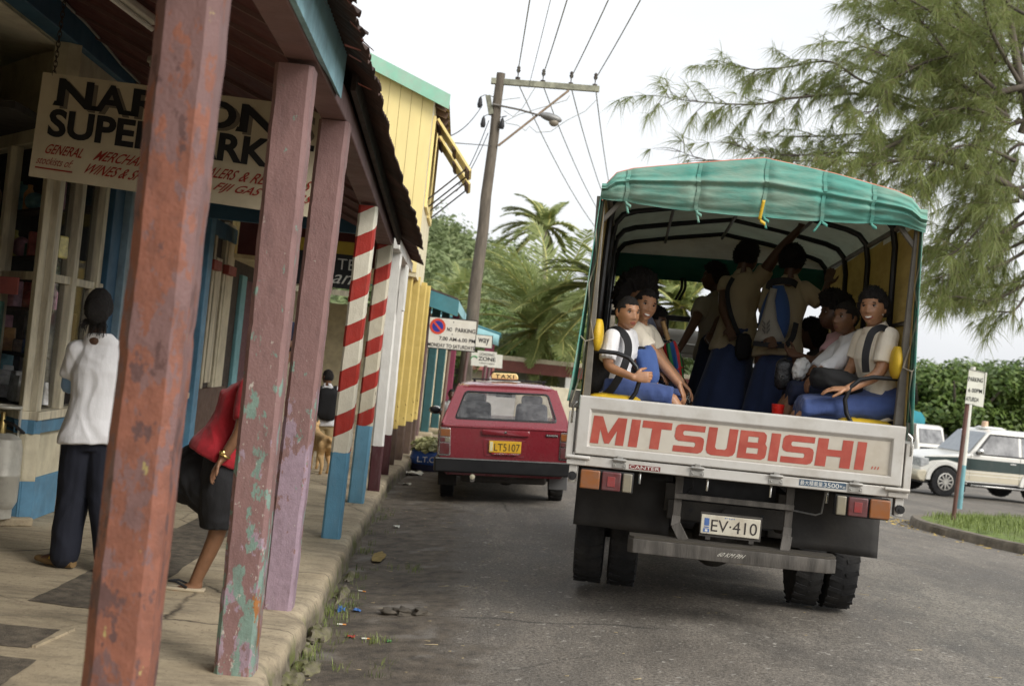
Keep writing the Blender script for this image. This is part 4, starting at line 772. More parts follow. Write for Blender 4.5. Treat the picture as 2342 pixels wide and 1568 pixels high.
m = MB(); m.add([V((x, .1036, z)) for x, z in ((-.155, .768), (-.124, .768), (-.124, .815), (-.155, .815))], [(0, 1, 2, 3)]); m.add([V((x, .1036, z)) for x, z in ((-.158, .728), (-.121, .728), (-.121, .75), (-.158, .75))], [(0, 1, 2, 3)]); m.add([V((x, .1036, z)) for x, z in ((-.155, .755), (-.124, .755), (-.124, .762), (-.155, .762))], [(0, 1, 2, 3)]); write(m, 'FIJI', V((-.03, .1036, .8185)), V((.06, 0, 0)), V((0, 0, .009))); tb(m, 'sticker', mat('plate_blue', srgb(80, 112, 170), .5), np_, smooth=0)
m = MB(); m.add([V((-.147 + a_, .1031, .732 + b_)) for a_, b_ in ((0, 0), (.015, 0), (.015, .013), (0, .013))], [(0, 1, 2, 3)]); tb(m, 'sticker_mark', M_WHITE, np_, smooth=0)
m = MB(); m.bb((-.14, .115, .68), (-.11, .4, .72)); m.bb((.13, .115, .68), (.16, .4, .72)); m.bb((-.18, .114, .70), (.2, .13, .85)); tb(m, 'plate_bracket', M_CHASSIS)
for x0, x1, tz in ((-.985, -.355, 1.03), (.40, 1.0, 1.03)):
    m = MB(); m.grid(12, 8, lambda u, v, x0=x0, x1=x1: V((lerp(x0, x1, u), .55 + .03 * v * (1 - v) + .02 * math.sin(u * 5 + v * 2), lerp(.635 - .01 * u, 1.03, v)))); tb(m, 'mud_flap', M_FLAP, solid=.012)
def wheel(cx, cy, cz, rad, wid, parent, build, rim=.56, nt=26, hubm=None, facing=1):
    m = MB(); prof = [(rad * rim, -wid * .46), (rad * .86, -wid * .5), (rad * .965, -wid * .44), (rad, -wid * .30), (rad * .994, 0), (rad, wid * .30), (rad * .965, wid * .44), (rad * .86, wid * .5), (rad * rim, wid * .46)]
    m.lathe(prof, (cx, cy, cz), (1, 0, 0), 44); 
    for k in range(nt * 2):    # tread lugs
        a = math.pi * 2 * k / (nt * 2)
        for sx in (-1, 1):
            if k % 2 == (sx > 0):
                rot = Matrix.Rotation(a, 3, 'X') @ Matrix.Rotation(.3 * sx, 3, 'Z'); c = V((cx, cy, cz)) + Matrix.Rotation(a, 3, 'X') @ V((sx * wid * .25, 0, rad * .990)); m.box(c, (wid * .42, rad * .085, .012), rot)
    return m
GZL, GZR = .158, .168
for x, w_ in ((-.872, .2), (-.632, .2), (.64, .2), (.868, .2)):
    m = wheel(x, 1.25, .158 + .385 + (.008 if x > 0 else -.002), .385, .205, truck, tb); wl_ = tb(m, 'wheel', M_TYRE, smooth=35)
    m = MB(); m.lathe([(.001, -.02), (.1, -.02), (.12, .04), (.2, .06), (.215, -.07)], (x, 1.25, .545), (1 if x > 0 else -1, 0, 0), 24); tb(m, 'rim', M_POSTG, wl_)
m = MB(); m.tube([(-.85, 1.25, .545), (.85, 1.25, .545)], .06, 12); m.ball((0, 1.25, .545), (.17, .19, .19), 16, 10); tb(m, 'rear_axle', M_CHASSIS)
for sx in (-1, 1): m = MB(); m.tube([(sx * .45, .65, .86), (sx * .45, .95, .70), (sx * .45, 1.25, .66), (sx * .45, 1.6, .7), (sx * .45, 1.9, .86)], .04, 8, sq=(1, .6)); tb(m, 'leaf_spring', M_CHASSIS)
for x in (-.79, .79):
    m = wheel(x, 4.35, .54, .385, .2, truck, tb); tb(m, 'wheel', M_TYRE, smooth=35)
for x in (-.58, -.16, .23, .575): m = MB(); m.tube([(x, .09, 1.07), (x, .075, 1.04), (x, .08, .985)], .008, 8); tb(m, 'rope_hook', M_CHROME)
m = MB(); m.tube([(.40, .3, .90), (.55, .3, .885), (.585, .3, .90), (.60, .3, 1.05)], .006, 6); tb(m, 'wire', M_GREY)
m = MB(); m.tube([(-.3, .3, 1.04), (-.24, .3, 1.03), (-.235, .3, .98), (-.275, .32, .93)], .005, 6); tb(m, 'wire', M_BLACK)
m = MB(); m.bb((-1.0, .1, 1.055), (1.0, 3.62, 1.155)); tb(m, 'floor', M_CHASSIS)
m = MB(); m.bb((-.33, .62, .72), (.33, 3.2, 1.05)); tb(m, 'under_light_blocker', M_BLACK); m = MB(); m.bb((-.55, 3.5, .34), (.55, 4.4, .85)); tb(m, 'engine_sump', M_BLACK, bevel=.05); m = MB(); m.bb((-.95, 1.75, .45), (-.42, 2.6, .95)); tb(m, 'fuel_tank', M_CHASSIS, bevel=.06); m = MB(); m.bb((.42, 1.8, .5), (.95, 2.5, .95)); tb(m, 'tool_box', M_CHASSIS, bevel=.02)  # black box between the rails, added to block light from the road
for sx in (-1, 1):
    m = MB(); m.bb((sx * 1.0 - .02, .09, 1.14), (sx * 1.0 + .02, 3.6, 1.50)); tb(m, 'drop_side', M_TPAINT, bevel=.005)
    m = MB(); m.bb((sx * .77 - .2, .12, 1.44), (sx * .77 + .2, 3.5, 1.475)); tb(m, 'bench', M_DWOOD, bevel=.004)
    m = MB(); m.bb((sx * .6 - .015, .2, 1.156), (sx * .6 + .015, 3.4, 1.44)); tb(m, 'bench_riser', M_CHASSIS)
    m = MB(); m.grid(16, 24, lambda u, v, sx=sx: V((sx * (.78) + (u - .5) * .36, .10 + v * .8, 1.478 + .05 * (1 - abs(2 * u - 1) ** 4) ** .5 * (1 - abs(2 * v - 1) ** 8) ** .5 + .006 * mnoise.noise(V((u * 14, v * 40, sx)))))); tb(m, 'bench_cushion', M_YVINYL, smooth=70)
    m = MB(); x_ = sx * .955
    rg = []
    for i in range(9):
        f = i / 8; s_ = math.sin(math.pi * (.06 + .88 * f)) ** .4; rg.append([V((x_ - sx * .026 + .040 * s_ * math.cos(k * math.pi / 5), .13 + .10 * s_ * math.sin(k * math.pi / 5) + (.005 * mnoise.noise(V((k, i, sx)))), lerp(1.79, 1.99, f))) for k in range(10)])
    m.loft(rg); tb(m, 'back_pad', M_YVINYL, smooth=70)
    m = MB(); m.tube([(sx * .96, .13, 1.79), (sx * .80, .13, 1.787), (sx * .72, .13, 1.765), (sx * .665, .13, 1.71), (sx * .638, .13, 1.63), (sx * .655, .13, 1.55), (sx * .69, .13, 1.49)], .0145, 10); tb(m, 'arm_rail', M_PIPE)
    # corner posts and canopy frame
    m = MB(); m.bar((sx * .965, .09, 1.50), (sx * .985, .07, 2.76), .055, .05, up=(0, 1, 0)); tb(m, 'corner_post', M_POSTG, bevel=.005)
    m = MB(); m.bar((sx * .975, .085, 2.60), (sx * .84, .085, 2.76), .03, .03, up=(0, 1, 0)); tb(m, 'corner_brace', M_POSTG, bevel=.004)
    m = MB(); m.tube([(sx * .935, .1, 2.77), (sx * .935, 3.5, 2.74)], .018, 8); tb(m, 'eave_rail', M_POSTG); m = MB(); m.tube([(sx * .965, .1, 2.14), (sx * .965, 3.5, 2.12)], .015, 8); tb(m, 'side_rail', M_PIPE)
    m = MB(); m.tube([(sx * .5, .1, 2.90), (sx * .5, 3.5, 2.87)], .012, 8); tb(m, 'roof_rail', M_POSTG)
m = MB(); m.tube([(0, .1, 2.99), (0, 3.5, 2.95)], .014, 8); tb(m, 'roof_rail', M_POSTG)
def section(off=0.0, n=40, z_drop=0.0):
    """canopy cross-section, left foot over the ridge to right foot"""
    key = [(-1.0, 1.42), (-.995, 1.8), (-.985, 2.4), (-.975, 2.72), (-.955, 2.83), (-.90, 2.90), (-.80, 2.935), (-.42, 3.0), (0, 3.065), (.42, 3.005), (.80, 2.93), (.90, 2.895), (.96, 2.83), (.985, 2.70), (.99, 2.4), (1.0, 1.8), (1.01, 1.42)]
    out = []
    for x, z in key: s = 1 - off; out.append((x * (1 - off / 1.0), z - off * (1 if z > 2.8 else .3)))
    return out
S_OUT = section()
def canv_pt(i, y, off):
    x, z = S_OUT[i]; sag = 0.0
    ph = (y - .05) / .95; s_ = math.sin(math.pi * (ph % 1.0)); sag = .022 * s_
    if z > 2.75: z -= sag + off + .012 * mnoise.noise(V((x * 4, y * 2.2, 1))); 
    else: x -= math.copysign(.6 * sag + off, x) + .008 * mnoise.noise(V((z * 5, y * 3, 2)))
    return V((x, y, z - .012 * y))
def dense(pts, k):
    o = []
    for i in range(len(pts) - 1):
        for j in range(k): o.append(pts[i].lerp(pts[i + 1], j / k))
    return o + [pts[-1]]
ny = 46
for nm, off, mt in (('canvas_cover', 0.0, M_CANVS), ('canvas_lining', 0.014, M_LINING)):
    m = MB(); m.loft([dense([canv_pt(i, .0 + 3.62 * k / ny, off) for i in range(len(S_OUT))], 3) for k in range(ny + 1)], caps=False, ring_closed=False); o = tb(m, nm, [mt, M_LINSIDE], smooth=70)
    if off:
        for p in o.data.polygons:
            if p.center.z + TZ < 2.74: p.material_index = 1
m = MB(); m.tube([V((x, .0, z + .006)) for x, z in S_OUT[3:14]], .0045, 6); tb(m, 'edge_piping', mat('orange_piping', srgb(225, 145, 120), .7))
for sx in (-1, 1):     # loose outer flap at the rear edge of each side sheet
    m = MB(); m.grid(14, 4, lambda u, v, sx=sx: V((sx * lerp(1.075 if sx < 0 else 1.04, .985, u ** .8) - sx * .03 * v * (1 - u), -.01 + .16 * v, lerp(1.46, 2.78, u)))); tb(m, 'side_flap', M_CANV, solid=.004)
    m = MB(); m.tube([(sx * 1.0, -.0, 2.55), (sx * .975, .03, 2.35), (sx * 1.01, .01, 2.2), (sx * .985, .03, 2.0), (sx * .95, .02, 1.86), (sx * 1.0, .0, 1.84), (sx * 1.03, .02, 1.87)], .006, 6); m.tube([(sx * 1.0, .0, 1.84), (sx * 1.0, .03, 1.68), (sx * 1.05, .02, 1.45)], .005, 6); tb(m, 'rope', mat('pale_rope', srgb(140, 132, 116), .8))
for y in (.55, 1.5, 2.45, 3.4):
    m = MB(); m.tube([V((x * .955, y, z - .045 - .012 * y)) for x, z in S_OUT], .022, 8); tb(m, 'hoop', M_PIPE)
# rolled-up rear flap
ST = (-.825, -.39, .02, .375, .675)
top = [V(p).to_3d() for p in [(x, 0, 0) for x, z in S_OUT[4:13]]]
def topz(x):
    for i in range(len(S_OUT) - 1):
        (xa, za), (xb, zb) = S_OUT[i], S_OUT[i + 1]
        if za > 2.7 and zb > 2.7 and xa <= x <= xb: return lerp(za, zb, (x - xa) / (xb - xa + 1e-9))
    return 2.75
def botz(x): return 2.735 - .034 * (1 - abs(x) ** 2) - .045 * max(0, x - .85) / .15 + .008 * mnoise.noise(V((x * 3, 7, 0)))
def roll_pt(u, v):
    x = lerp(-.985, 1.005, u); zt, zb = topz(clamp(x, -.955, .96)), botz(x)
    pin = max(math.exp(-((x - s) / .035) ** 2) for s in ST); near = max(math.exp(-((x - s) / .12) ** 2) for s in ST)
    a = math.pi * (1 - v); r_ = .055 * (1 - .34 * pin) * (1 - .6 * max(0, abs(x) - .93) / .07)
    z = lerp(zt, zb + .006 * pin, v); bul = r_ * (math.sin(math.pi * min(1, .12 + v * .95)) ** .6)
    fold = .011 * mnoise.noise(V((x * 1.3, v * 6.5 + .6 * math.sin(x * 3), 3))) + .005 * mnoise.noise(V((x * 6, v * 11, 9))) * (.25 + near) + .009 * near * math.sin(v * 13 + x * 20) * ss(.35, .75, v) * (1 - pin)
    line = .020 * math.exp(-((v - .42 - .06 * x) / .045) ** 2) - .016 * math.exp(-((v - .50 - .06 * x) / .04) ** 2)
    return V((x, -.004 - bul - fold - line, z))
m = MB(); m.grid(260, 44, roll_pt); b_ = [roll_pt(u / 60, 1.0) for u in range(61)]
m.grid(60, 6, lambda u, v: roll_pt(u, 1.0).lerp(V((roll_pt(u, 1).x, .06, roll_pt(u, 1).z + .035)), v)); fl = tb(m, 'rolled_flap', M_CANV, smooth=80)
for i, s in enumerate(ST):
    m = MB(); pts = [roll_pt((s + .985) / 1.99, k / 12) + V((.004 * math.sin(k + i), -.006, 0)) for k in range(13)] + [V((s + .005, .03, botz(s) - .002))]
    w_ = .0115; b0 = [[p + V((-w_, 0, 0)), p + V((w_, 0, 0)), p + V((w_, -.003, 0)), p + V((-w_, -.003, 0))] for p in pts]
    m.loft(b0); tb(m, 'strap', M_CANV, fl, smooth=30)
    m = MB(); e = pts[-2]; m.grid(6, 1, lambda u, v: e + V(((v - .5) * .015 + (.02 * u if i != 3 else -.045 * u), -.012, -.075 * u * (0.5 if i == 4 else 1)))); m.grid(4, 1, lambda u, v: e + V((.035 * u, -.015, -.012 - .02 * u + (v - .5) * .02))); tb(m, 'strap_end', M_CANV, fl, solid=.003)
m = MB(); m.grid(8, 1, lambda u, v: V((.012 + (v - .5) * .02 - .014 * u, -.075 + .02 * u, 2.80 - .12 * u))); m.grid(3, 1, lambda u, v: V((.0 + .035 * u, -.06, 2.675 - .02 * u + (v - .5) * .022))); tb(m, 'yellow_strap', M_YVINYL, fl, solid=.003)
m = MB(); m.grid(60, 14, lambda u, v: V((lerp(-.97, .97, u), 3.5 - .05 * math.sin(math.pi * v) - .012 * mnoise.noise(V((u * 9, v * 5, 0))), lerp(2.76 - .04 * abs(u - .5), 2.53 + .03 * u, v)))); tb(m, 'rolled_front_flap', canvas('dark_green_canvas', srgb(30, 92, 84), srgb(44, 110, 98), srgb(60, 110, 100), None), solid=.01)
m = MB(); m.grid(8, 6, lambda u, v: V((lerp(-.97, .97, u), 3.56, lerp(2.60, 3.0 - .04 * abs(u - .5), v)))); tb(m, 'front_canvas', M_LINING, solid=.004)
for x in (-.33, -.30): m = MB(); m.grid(6, 1, lambda u, v: V((x + (v - .5) * .025 + .02 * math.sin(u * 4) - .02 * u, 3.44, 2.56 - .2 * u))); tb(m, 'hanging_tie', M_BLACK, solid=.003)
# head board and cab
for a, b in (((-.98, 3.68, 2.21), (.98, 3.68, 2.21)), ((-.98, 3.68, 1.6), (.98, 3.68, 1.6))): m = MB(); m.bar(a, b, .04, .05); tb(m, 'head_board_rail', M_PIPE, bevel=.004)
for x in (-.97, -.42, -.1, .35, .97): m = MB(); m.bb((x - .025, 3.66, 1.155), (x + .025, 3.70, 2.21 + (.06 if abs(x) > .9 else 0))); tb(m, 'head_board_post', M_PIPE, bevel=.004)
m = MB(); m.bb((-.97, 3.66, 1.155), (.97, 3.69, 1.52)); tb(m, 'head_board', M_CHASSIS)
m = MB()
def cabring(y, zt, w): return [V((-w, y, zt - .13)), V((-w + .08, y, zt - .02)), V((-w + .2, y, zt)), V((w - .2, y, zt)), V((w - .08, y, zt - .02)), V((w, y, zt - .13))]
m.loft([cabring(3.86, 2.06, .82), cabring(3.9, 2.12, .83), cabring(4.4, 2.14, .84), cabring(5.0, 2.10, .82), cabring(5.15, 2.02, .8)], caps=True); cab = tb(m, 'cab_roof', M_TPAINT)
m = MB(); m.bb((-.84, 3.84, .75), (.84, 3.9, 1.56)); m.bb((-.84, 3.84, 1.9), (.84, 3.88, 1.995)); m.bb((-.84, 3.84, 1.56), (-.70, 3.9, 1.9)); m.bb((.70, 3.84, 1.56), (.84, 3.9, 1.9)); m.bb((-.84, 3.9, .75), (-.8, 5.4, 1.5)); m.bb((.8, 3.9, .75), (.84, 5.4, 1.5)); m.bb((-.84, 5.36, .75), (.84, 5.42, 1.45)); m.bar((-.8, 5.3, 1.45), (-.8, 5.1, 2.0), .05, .05); m.bar((.8, 5.3, 1.45), (.8, 5.1, 2.0), .05, .05); tb(m, 'cab_body', M_TPAINT, bevel=.01)
m = MB(); m.bb((-.7, 3.865, 1.56), (.7, 3.87, 1.9)); tb(m, 'rear_window', glass('cab_glass', (.02, .025, .025), .05, .35, .2), smooth=0)
for x in (-.42, .38):
    m = MB(); m.box((x, 4.25, 1.45), (.44, .12, .5)); m.box((x, 4.25, 1.76), (.26, .1, .16)); tb(m, 'seat', M_BLACK, bevel=.04, seg=3)
# ------------------------------------------------------------------ taxi
TAXW = V((0.655, 14.62, 0.0)); 
taxi = thing('taxi', 'dark red estate taxi with yellow roof sign parked along the kerb, seen from behind', 'taxi', (TAXW.x, TAXW.y, road_z(.66, 14.6) - .005), R(-.6))
taxi.rotation_euler = (0, R(-3.2), R(-.6))
def xb(m, name, mats, parent=None, **k): return m.build(name, mats, parent or taxi, world=False, **k)
def carpaint(name, c, rough=.28, coat=.8, dirt=.25, dc=(.25, .22, .18)):
    t = Nt(name); d = t.step(t.noise(5, 6, .7), .5, .75); zz = t.sep()[2]
    t.set('Base Color', t.mix(t.math('MULTIPLY', d, dirt), c, dc)); t.set('Roughness', t.ramp(t.noise(7, 4), [(.3, rough), (.7, rough + .12)])); t.set('Coat Weight', coat); t.set('Coat Roughness', .12); return t.mat
M_TAXI = carpaint('taxi_red', (.225, .017, .027), .22, .9, .10)
M_CARGL = glass('car_glass', (.10, .105, .11), .05, .34, .9)  # heavy grey mottling: pale sky reflection put into the colour
M_BUMP = mat('black_bumper', (.012, .012, .013), .5, var=.2, vs=5, dirt=.3, dcol=(.03, .028, .026))
def hsec(k): # half section scaled to the belt
    return [(0, .33), (.68, .33), (.755, .40), (.785, .56), (.785, .72), (.765, .83), (.745, .895), (.70, .91), (0, .915)]
def fullsec(y, sx=1.0, zt=1.0, zb=0.0):
    h = [(x * sx, .33 + (z - .33) * zt + zb) for x, z in hsec(0)]; return [V((x, y, z)) for x, z in h] + [V((-x, y, z)) for x, z in h[-2:0:-1]]
m = MB(); m.loft([fullsec(.0, .955, .97), fullsec(.035, .985), fullsec(.25), fullsec(1.5, 1.01), fullsec(2.7), fullsec(2.9, .99, .96), fullsec(3.7, .95, .86), fullsec(3.95, .9, .74)]); body = xb(m, 'body', M_TAXI, smooth=50)
def outline(zs, n=10):
    """closed outline of the slanting tail panel: list of (x, z) -> point on the slant"""
    return [V((x, .02 + (z - .90) * .62 + (.10 * max(0, z - 1.2)), z)) for x, z in zs]
def rrect(xb_, xt, z0, z1, r_, n=6):
    c = [(-xb_, z0), (xb_, z0), (xt, z1), (-xt, z1)]; out = []
    for i in range(4):
        p, q, s_ = V(c[i - 1]), V(c[i]), V(c[(i + 1) % 4]); a, b = q + (p - q).normalized() * r_, q + (s_ - q).normalized() * r_
        for k in range(n + 1): t = k / n; out.append(tuple((1 - t) ** 2 * a + 2 * t * (1 - t) * q + t * t * b))
    return out
o_ = outline(rrect(.745, .575, .895, 1.355, .05)); i1 = outline(rrect(.60, .49, .965, 1.295, .05)); sh = V((0, .012, -.006))
m = MB(); m.loft([[p + V((0, .06, 0)) for p in o_], o_, i1, [p + sh * 2 for p in i1]], caps=False); xb(m, 'tail_panel', M_TAXI, smooth=50)
i2 = outline(rrect(.585, .475, .985, 1.28, .045)); m = MB(); m.loft([[p - sh * .3 for p in i1], [p - sh * .7 for p in i2], [p + sh for p in i2]], caps=False); xb(m, 'window_seal', M_BUMP)
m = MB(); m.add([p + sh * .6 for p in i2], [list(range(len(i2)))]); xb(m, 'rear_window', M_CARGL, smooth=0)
m = MB()
def roofring(y, zt, w): return [V((-w, y, zt - .07)), V((-w + .05, y, zt - .02)), V((-w + .16, y, zt)), V((0, y, zt + .012)), V((w - .16, y, zt)), V((w - .05, y, zt - .02)), V((w, y, zt - .07)), V((w - .04, y, zt - .075)), V((0, y, zt - .03)), V((-w + .04, y, zt - .075))]
m.loft([roofring(.30, 1.358, .565), roofring(.36, 1.378, .575), roofring(.9, 1.395, .59), roofring(1.7, 1.39, .585), roofring(2.1, 1.36, .57)]); xb(m, 'roof', M_TAXI, smooth=40)
for sx in (-1, 1):
    for (ya, yb, w_) in ((.06, .36, .09), (.95, .98, .05), (1.65, 1.62, .06), (2.72, 2.1, .05)):
        m = MB(); m.bar((sx * .735, ya, .89), (sx * .575, yb, 1.32), .045, w_, up=(0, 1, 0)); xb(m, 'pillar', M_TAXI, bevel=.01)
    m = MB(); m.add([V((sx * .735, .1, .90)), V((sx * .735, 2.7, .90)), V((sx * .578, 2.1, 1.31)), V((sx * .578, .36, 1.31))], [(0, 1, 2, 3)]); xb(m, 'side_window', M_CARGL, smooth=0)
    m = MB(); m.bar((sx * .745, .1, .905), (sx * .745, 2.7, .905), .012, .02); xb(m, 'chrome_strip', M_CHROME)
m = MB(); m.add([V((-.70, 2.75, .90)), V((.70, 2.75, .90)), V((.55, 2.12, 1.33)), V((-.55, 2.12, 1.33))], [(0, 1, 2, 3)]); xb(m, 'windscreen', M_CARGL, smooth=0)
for x in (-.36, .36):
    m = MB(); m.box((x, 1.55, .88), (.46, .14, .5), None, 0, (.85, .8)); m.box((x, 1.55, 1.17), (.27, .09, .13)); xb(m, 'seat', mat('grey_seat', (.10, .10, .11), .8), bevel=.05, seg=3)
m = MB(); m.box((0, .8, .80), (1.25, .12, .30)); xb(m, 'rear_seat', mat('tan_seat', (.3, .27, .22), .8), bevel=.04)
m = MB(); m.bb((-.09, 2.2, 1.18), (.12, 2.22, 1.23)); m.bar((0, 2.2, 1.2), (0, 2.15, 1.33), .01, .01); xb(m, 'inner_mirror', M_BLACK)
# crease, garnish, plate recess
m = MB(); m.bar((-.74, -.004, .885), (.74, -.004, .885), .012, .014); xb(m, 'tailgate_crease', M_TAXI, bevel=.004)
m = MB(); m.loft([[V((x, y, z)) for x, z in rrect(w0, w1, z0, z1, r_)] for w0, w1, z0, z1, r_, y in ((.235, .26, .555, .755, .03, -.004), (.225, .25, .565, .745, .03, -.006), (.205, .215, .585, .73, .03, .008))], caps=True); xb(m, 'plate_recess', M_TAXI, bevel=0)
m = MB(); m.loft([[V((x, y, z)) for x, z in rrect(.275 - d, .275 - d, .80 + d * .3, .862 - d * .5, .02)] for d, y in ((0, .01), (0, -.018), (.012, -.026))]); xb(m, 'handle_garnish', M_TAXI, bevel=0)
m = MB(); m.lathe([(.001, 0), (.014, 0), (.014, .006), (.001, .008)], (0, -.026, .84), (0, -1, 0), 12); xb(m, 'lock', M_CHROME)
m = MB(); m.bb((-.185, -.022, .605), (.185, -.014, .74)); pl_ = xb(m, 'number_plate', mat('plate_yellow', srgb(232, 182, 48), .5, dirt=.3, dcol=srgb(190, 140, 60), ds=9), bevel=.006)
m = MB(); write(m, 'LT5107', V((-.125, -.0235, .625)), V((.295, 0, 0)), V((0, 0, .085)), bold=-.0); xb(m, 'characters', mat('plate_brown', (.05, .035, .02), .6), pl_, smooth=0)
m = MB(); m.add([V((x, -.0232, z)) for x, z in ((-.175, .62), (-.14, .62), (-.14, .73), (-.175, .73))], [(0, 1, 2, 3)]); xb(m, 'sticker', mat('plate_sticker', srgb(235, 225, 180), .5), pl_, smooth=0)
m = MB(); m.bb((-.15, -.024, .585), (.15, -.018, .603)); st_ = xb(m, 'town_strip', mat('strip_red', srgb(170, 40, 45), .5)); m = MB(); write(m, 'LEVUKA TOWN', V((-.135, -.0255, .587)), V((.27, 0, 0)), V((0, 0, .014)), slant=.2); xb(m, 'lettering', M_WHITE, st_, smooth=0)
m = MB(); m.bb((.465, -.012, .812), (.61, -.004, .838)); bd = xb(m, 'badge', M_BLACK); m = MB(); write(m, 'TOYOTA', V((.472, -.0135, .817)), V((.13, 0, 0)), V((0, 0, .017))); xb(m, 'lettering', M_WHITE, bd, smooth=0)
for sx in (-1, 1):
    x0, x1 = sorted((sx * .625, sx * .765)); m = MB(); m.loft([[V((x + sx * .0, y, z)) for x, z in [((x0 + x1) / 2 + a, b) for a, b in rrect(.070, .060, .545, .865, .02)]] for y in (.06, -.008)]); fr = xb(m, 'tail_lamp', M_CHROME, bevel=.004)
    for z0, z1, mt, nm in ((.765, .85, M_AMBER, 'amber_lens'), (.70, .755, M_RLENS, 'red_lens'), (.70, .755, M_CLENS, 'clear_lens'), (.56, .69, M_RLENS, 'red_lens')):
        a, b = x0 + .012, x1 - .012
        if z0 == .70: mid = (a + b) / 2; a, b = (a, mid) if (nm == 'red_lens') else (mid, b)
        m = MB(); m.bb((a, -.018, z0), (b, -.004, z1)); xb(m, nm, mt, fr, bevel=.006)
m = MB(); pr = [(-.80, .35), (-.815, .02), (-.80, -.07), (.80, -.07), (.815, .02), (.80, .35), (.72, .35), (.70, .0), (-.70, 0), (-.72, .35)]
m.prism(pr, lambda p, d: V((p[0], p[1], d)), .36, .525); xb(m, 'rear_bumper', M_BUMP, bevel=.02, seg=3)
m = MB(); m.bar((-.79, -.073, .52), (.79, -.073, .52), .008, .012); xb(m, 'bumper_strip', M_GREY)
for x in (-.655, .655):
    m = wheel(x, .78, .285, .285, .165, None, None, nt=20); w_ = xb(m, 'wheel', M_TYRE, smooth=35); m = MB(); m.lathe([(.001, 0), (.16, 0), (.165, .06)], (x, .78, .285), (1 if x > 0 else -1, 0, 0), 20); xb(m, 'rim', M_GREY, w_)
    m = wheel(x, 3.2, .285, .285, .165, None, None, nt=20); xb(m, 'wheel', M_TYRE, smooth=35)
    m = MB(); m.bb((x - .11, .36, .17), (x + .11, .375, .36)); xb(m, 'mud_flap', M_FLAP if x < 0 else mat('grey_flap', (.12, .12, .12), .7), bevel=.006)
m = MB(); m.tube([(-.62, .78, .28), (.62, .78, .28)], .035, 10); m.ball((.05, .74, .28), (.13, .12, .12), 14, 9); xb(m, 'rear_axle', M_CHASSIS)
m = MB(); m.bb((-.5, .1, .24), (.5, .5, .36)); xb(m, 'fuel_tank', M_CHASSIS, bevel=.03)
m = MB(); m.tube([(-.36, .6, .27), (-.36, .05, .28), (-.36, -.06, .29)], .03, 12); xb(m, 'exhaust', M_STEEL); 
m = MB(); m.lathe([(.001, 0), (.028, 0), (.03, .012), (.001, .02)], (-.36, -.06, .32), (0, -1, 0), 12); xb(m, 'reflector', M_CREAM)
m = MB(); m.bb((-.7, .4, .30), (.7, 3.7, .34)); xb(m, 'underbody', M_CHASSIS)
for x, z in ((-.78, 1.0),):
    m = MB(); m.ball((-.875, 1.95, .985), (.085, .03, .055), 16, 10); mi = xb(m, 'door_mirror', M_CHROME); m = MB(); m.ball((-.875, 1.93, .985), (.068, .016, .042), 16, 8); xb(m, 'mirror_glass', M_BLACK, mi); m = MB(); m.tube([(-.80, 1.97, .93), (-.86, 1.97, .97)], .014); xb(m, 'mirror_arm', M_BLACK, mi)
m = MB(); m.bar((-.42, .95, 1.425), (.5, .95, 1.425), .04, .016); m.bb((-.40, .94, 1.39), (-.37, .96, 1.425)); m.bb((.45, .94, 1.39), (.48, .96, 1.425)); xb(m, 'roof_bar', M_BLACK)
m = MB(); m.prism([(-.165, 0), (.165, 0), (.165, .045), (.14, .075), (-.14, .075), (-.165, .045)], lambda p, d: V((p[0] - .02, .95 + d, 1.435 + p[1])), -.07, .07); ts_ = xb(m, 'taxi_sign', mat('sign_yellow', srgb(236, 206, 140), .45, var=.05), bevel=.012)
m = MB(); write(m, 'TAXI', V((-.13, .877, 1.449)), V((.225, 0, 0)), V((0, 0, .048)), bold=.01, space=1.3); xb(m, 'lettering', M_INK, ts_, smooth=0)

# ------------------------------------------------------------------ off-road car on the side street
wp = atZ(2155, 1134, -.5); SG = road_z(wp.x, wp.y)
for _ in range(6): wp = atZ(2155, 1134, SG); SG = road_z(wp.x, wp.y)
suv = thing('offroad_car', 'white and dark green off-road car crossing the side street behind the sign post', 'car', (wp.x, wp.y, SG), R(100))
def sb(m, name, mats, parent=None, **k): return m.build(name, mats, parent or suv, world=False, **k)
# local frame: y forward, -x is the side facing the viewer, origin under the viewer-side front wheel
WD = 1.62; XL, XR = .06, .06 + WD
def sx_(x): return x
def side(poly, x0, x1, mt, name, parent=None, bev=.0, smooth=30, m=None):
    m = MB(); m.prism(poly, lambda p, d: V((d, p[0], p[1])), x0, x1); return sb(m, name, mt, parent, bevel=bev, smooth=smooth)
M_SUVW = carpaint('car_white', srgb(232, 230, 222), .3, .6, .15); M_SUVG = carpaint('car_green', (.022, .045, .042), .3, .7, .1); M_SUVC = carpaint('car_champagne', srgb(205, 196, 172), .35, .5, .2)
def arch(c, r_, n=14): return [(c + r_ * math.cos(math.pi * k / n), .38 + r_ * math.sin(math.pi * k / n)) for k in range(n + 1)]
base = [(.66, .42), (.74, .55), (.73, .78), (.70, .97), (.45, 1.03), (-.72, 1.16), (-3.6, 1.16), (-3.72, .9), (-3.7, .42)] + [(-3.15 - 0, .42)] + [(-2.72 + .43 * math.cos(math.pi - math.pi * k / 10), .42 + .40 * math.sin(math.pi * k / 10)) for k in range(11)] + [(-.43 + 0, .42)] + [(.43 * math.cos(math.pi - math.pi * k / 10), .42 + .40 * math.sin(math.pi * k / 10)) for k in range(11)]
bod = side(base, XL - .08, XR, M_SUVW, 'body', bev=.035)
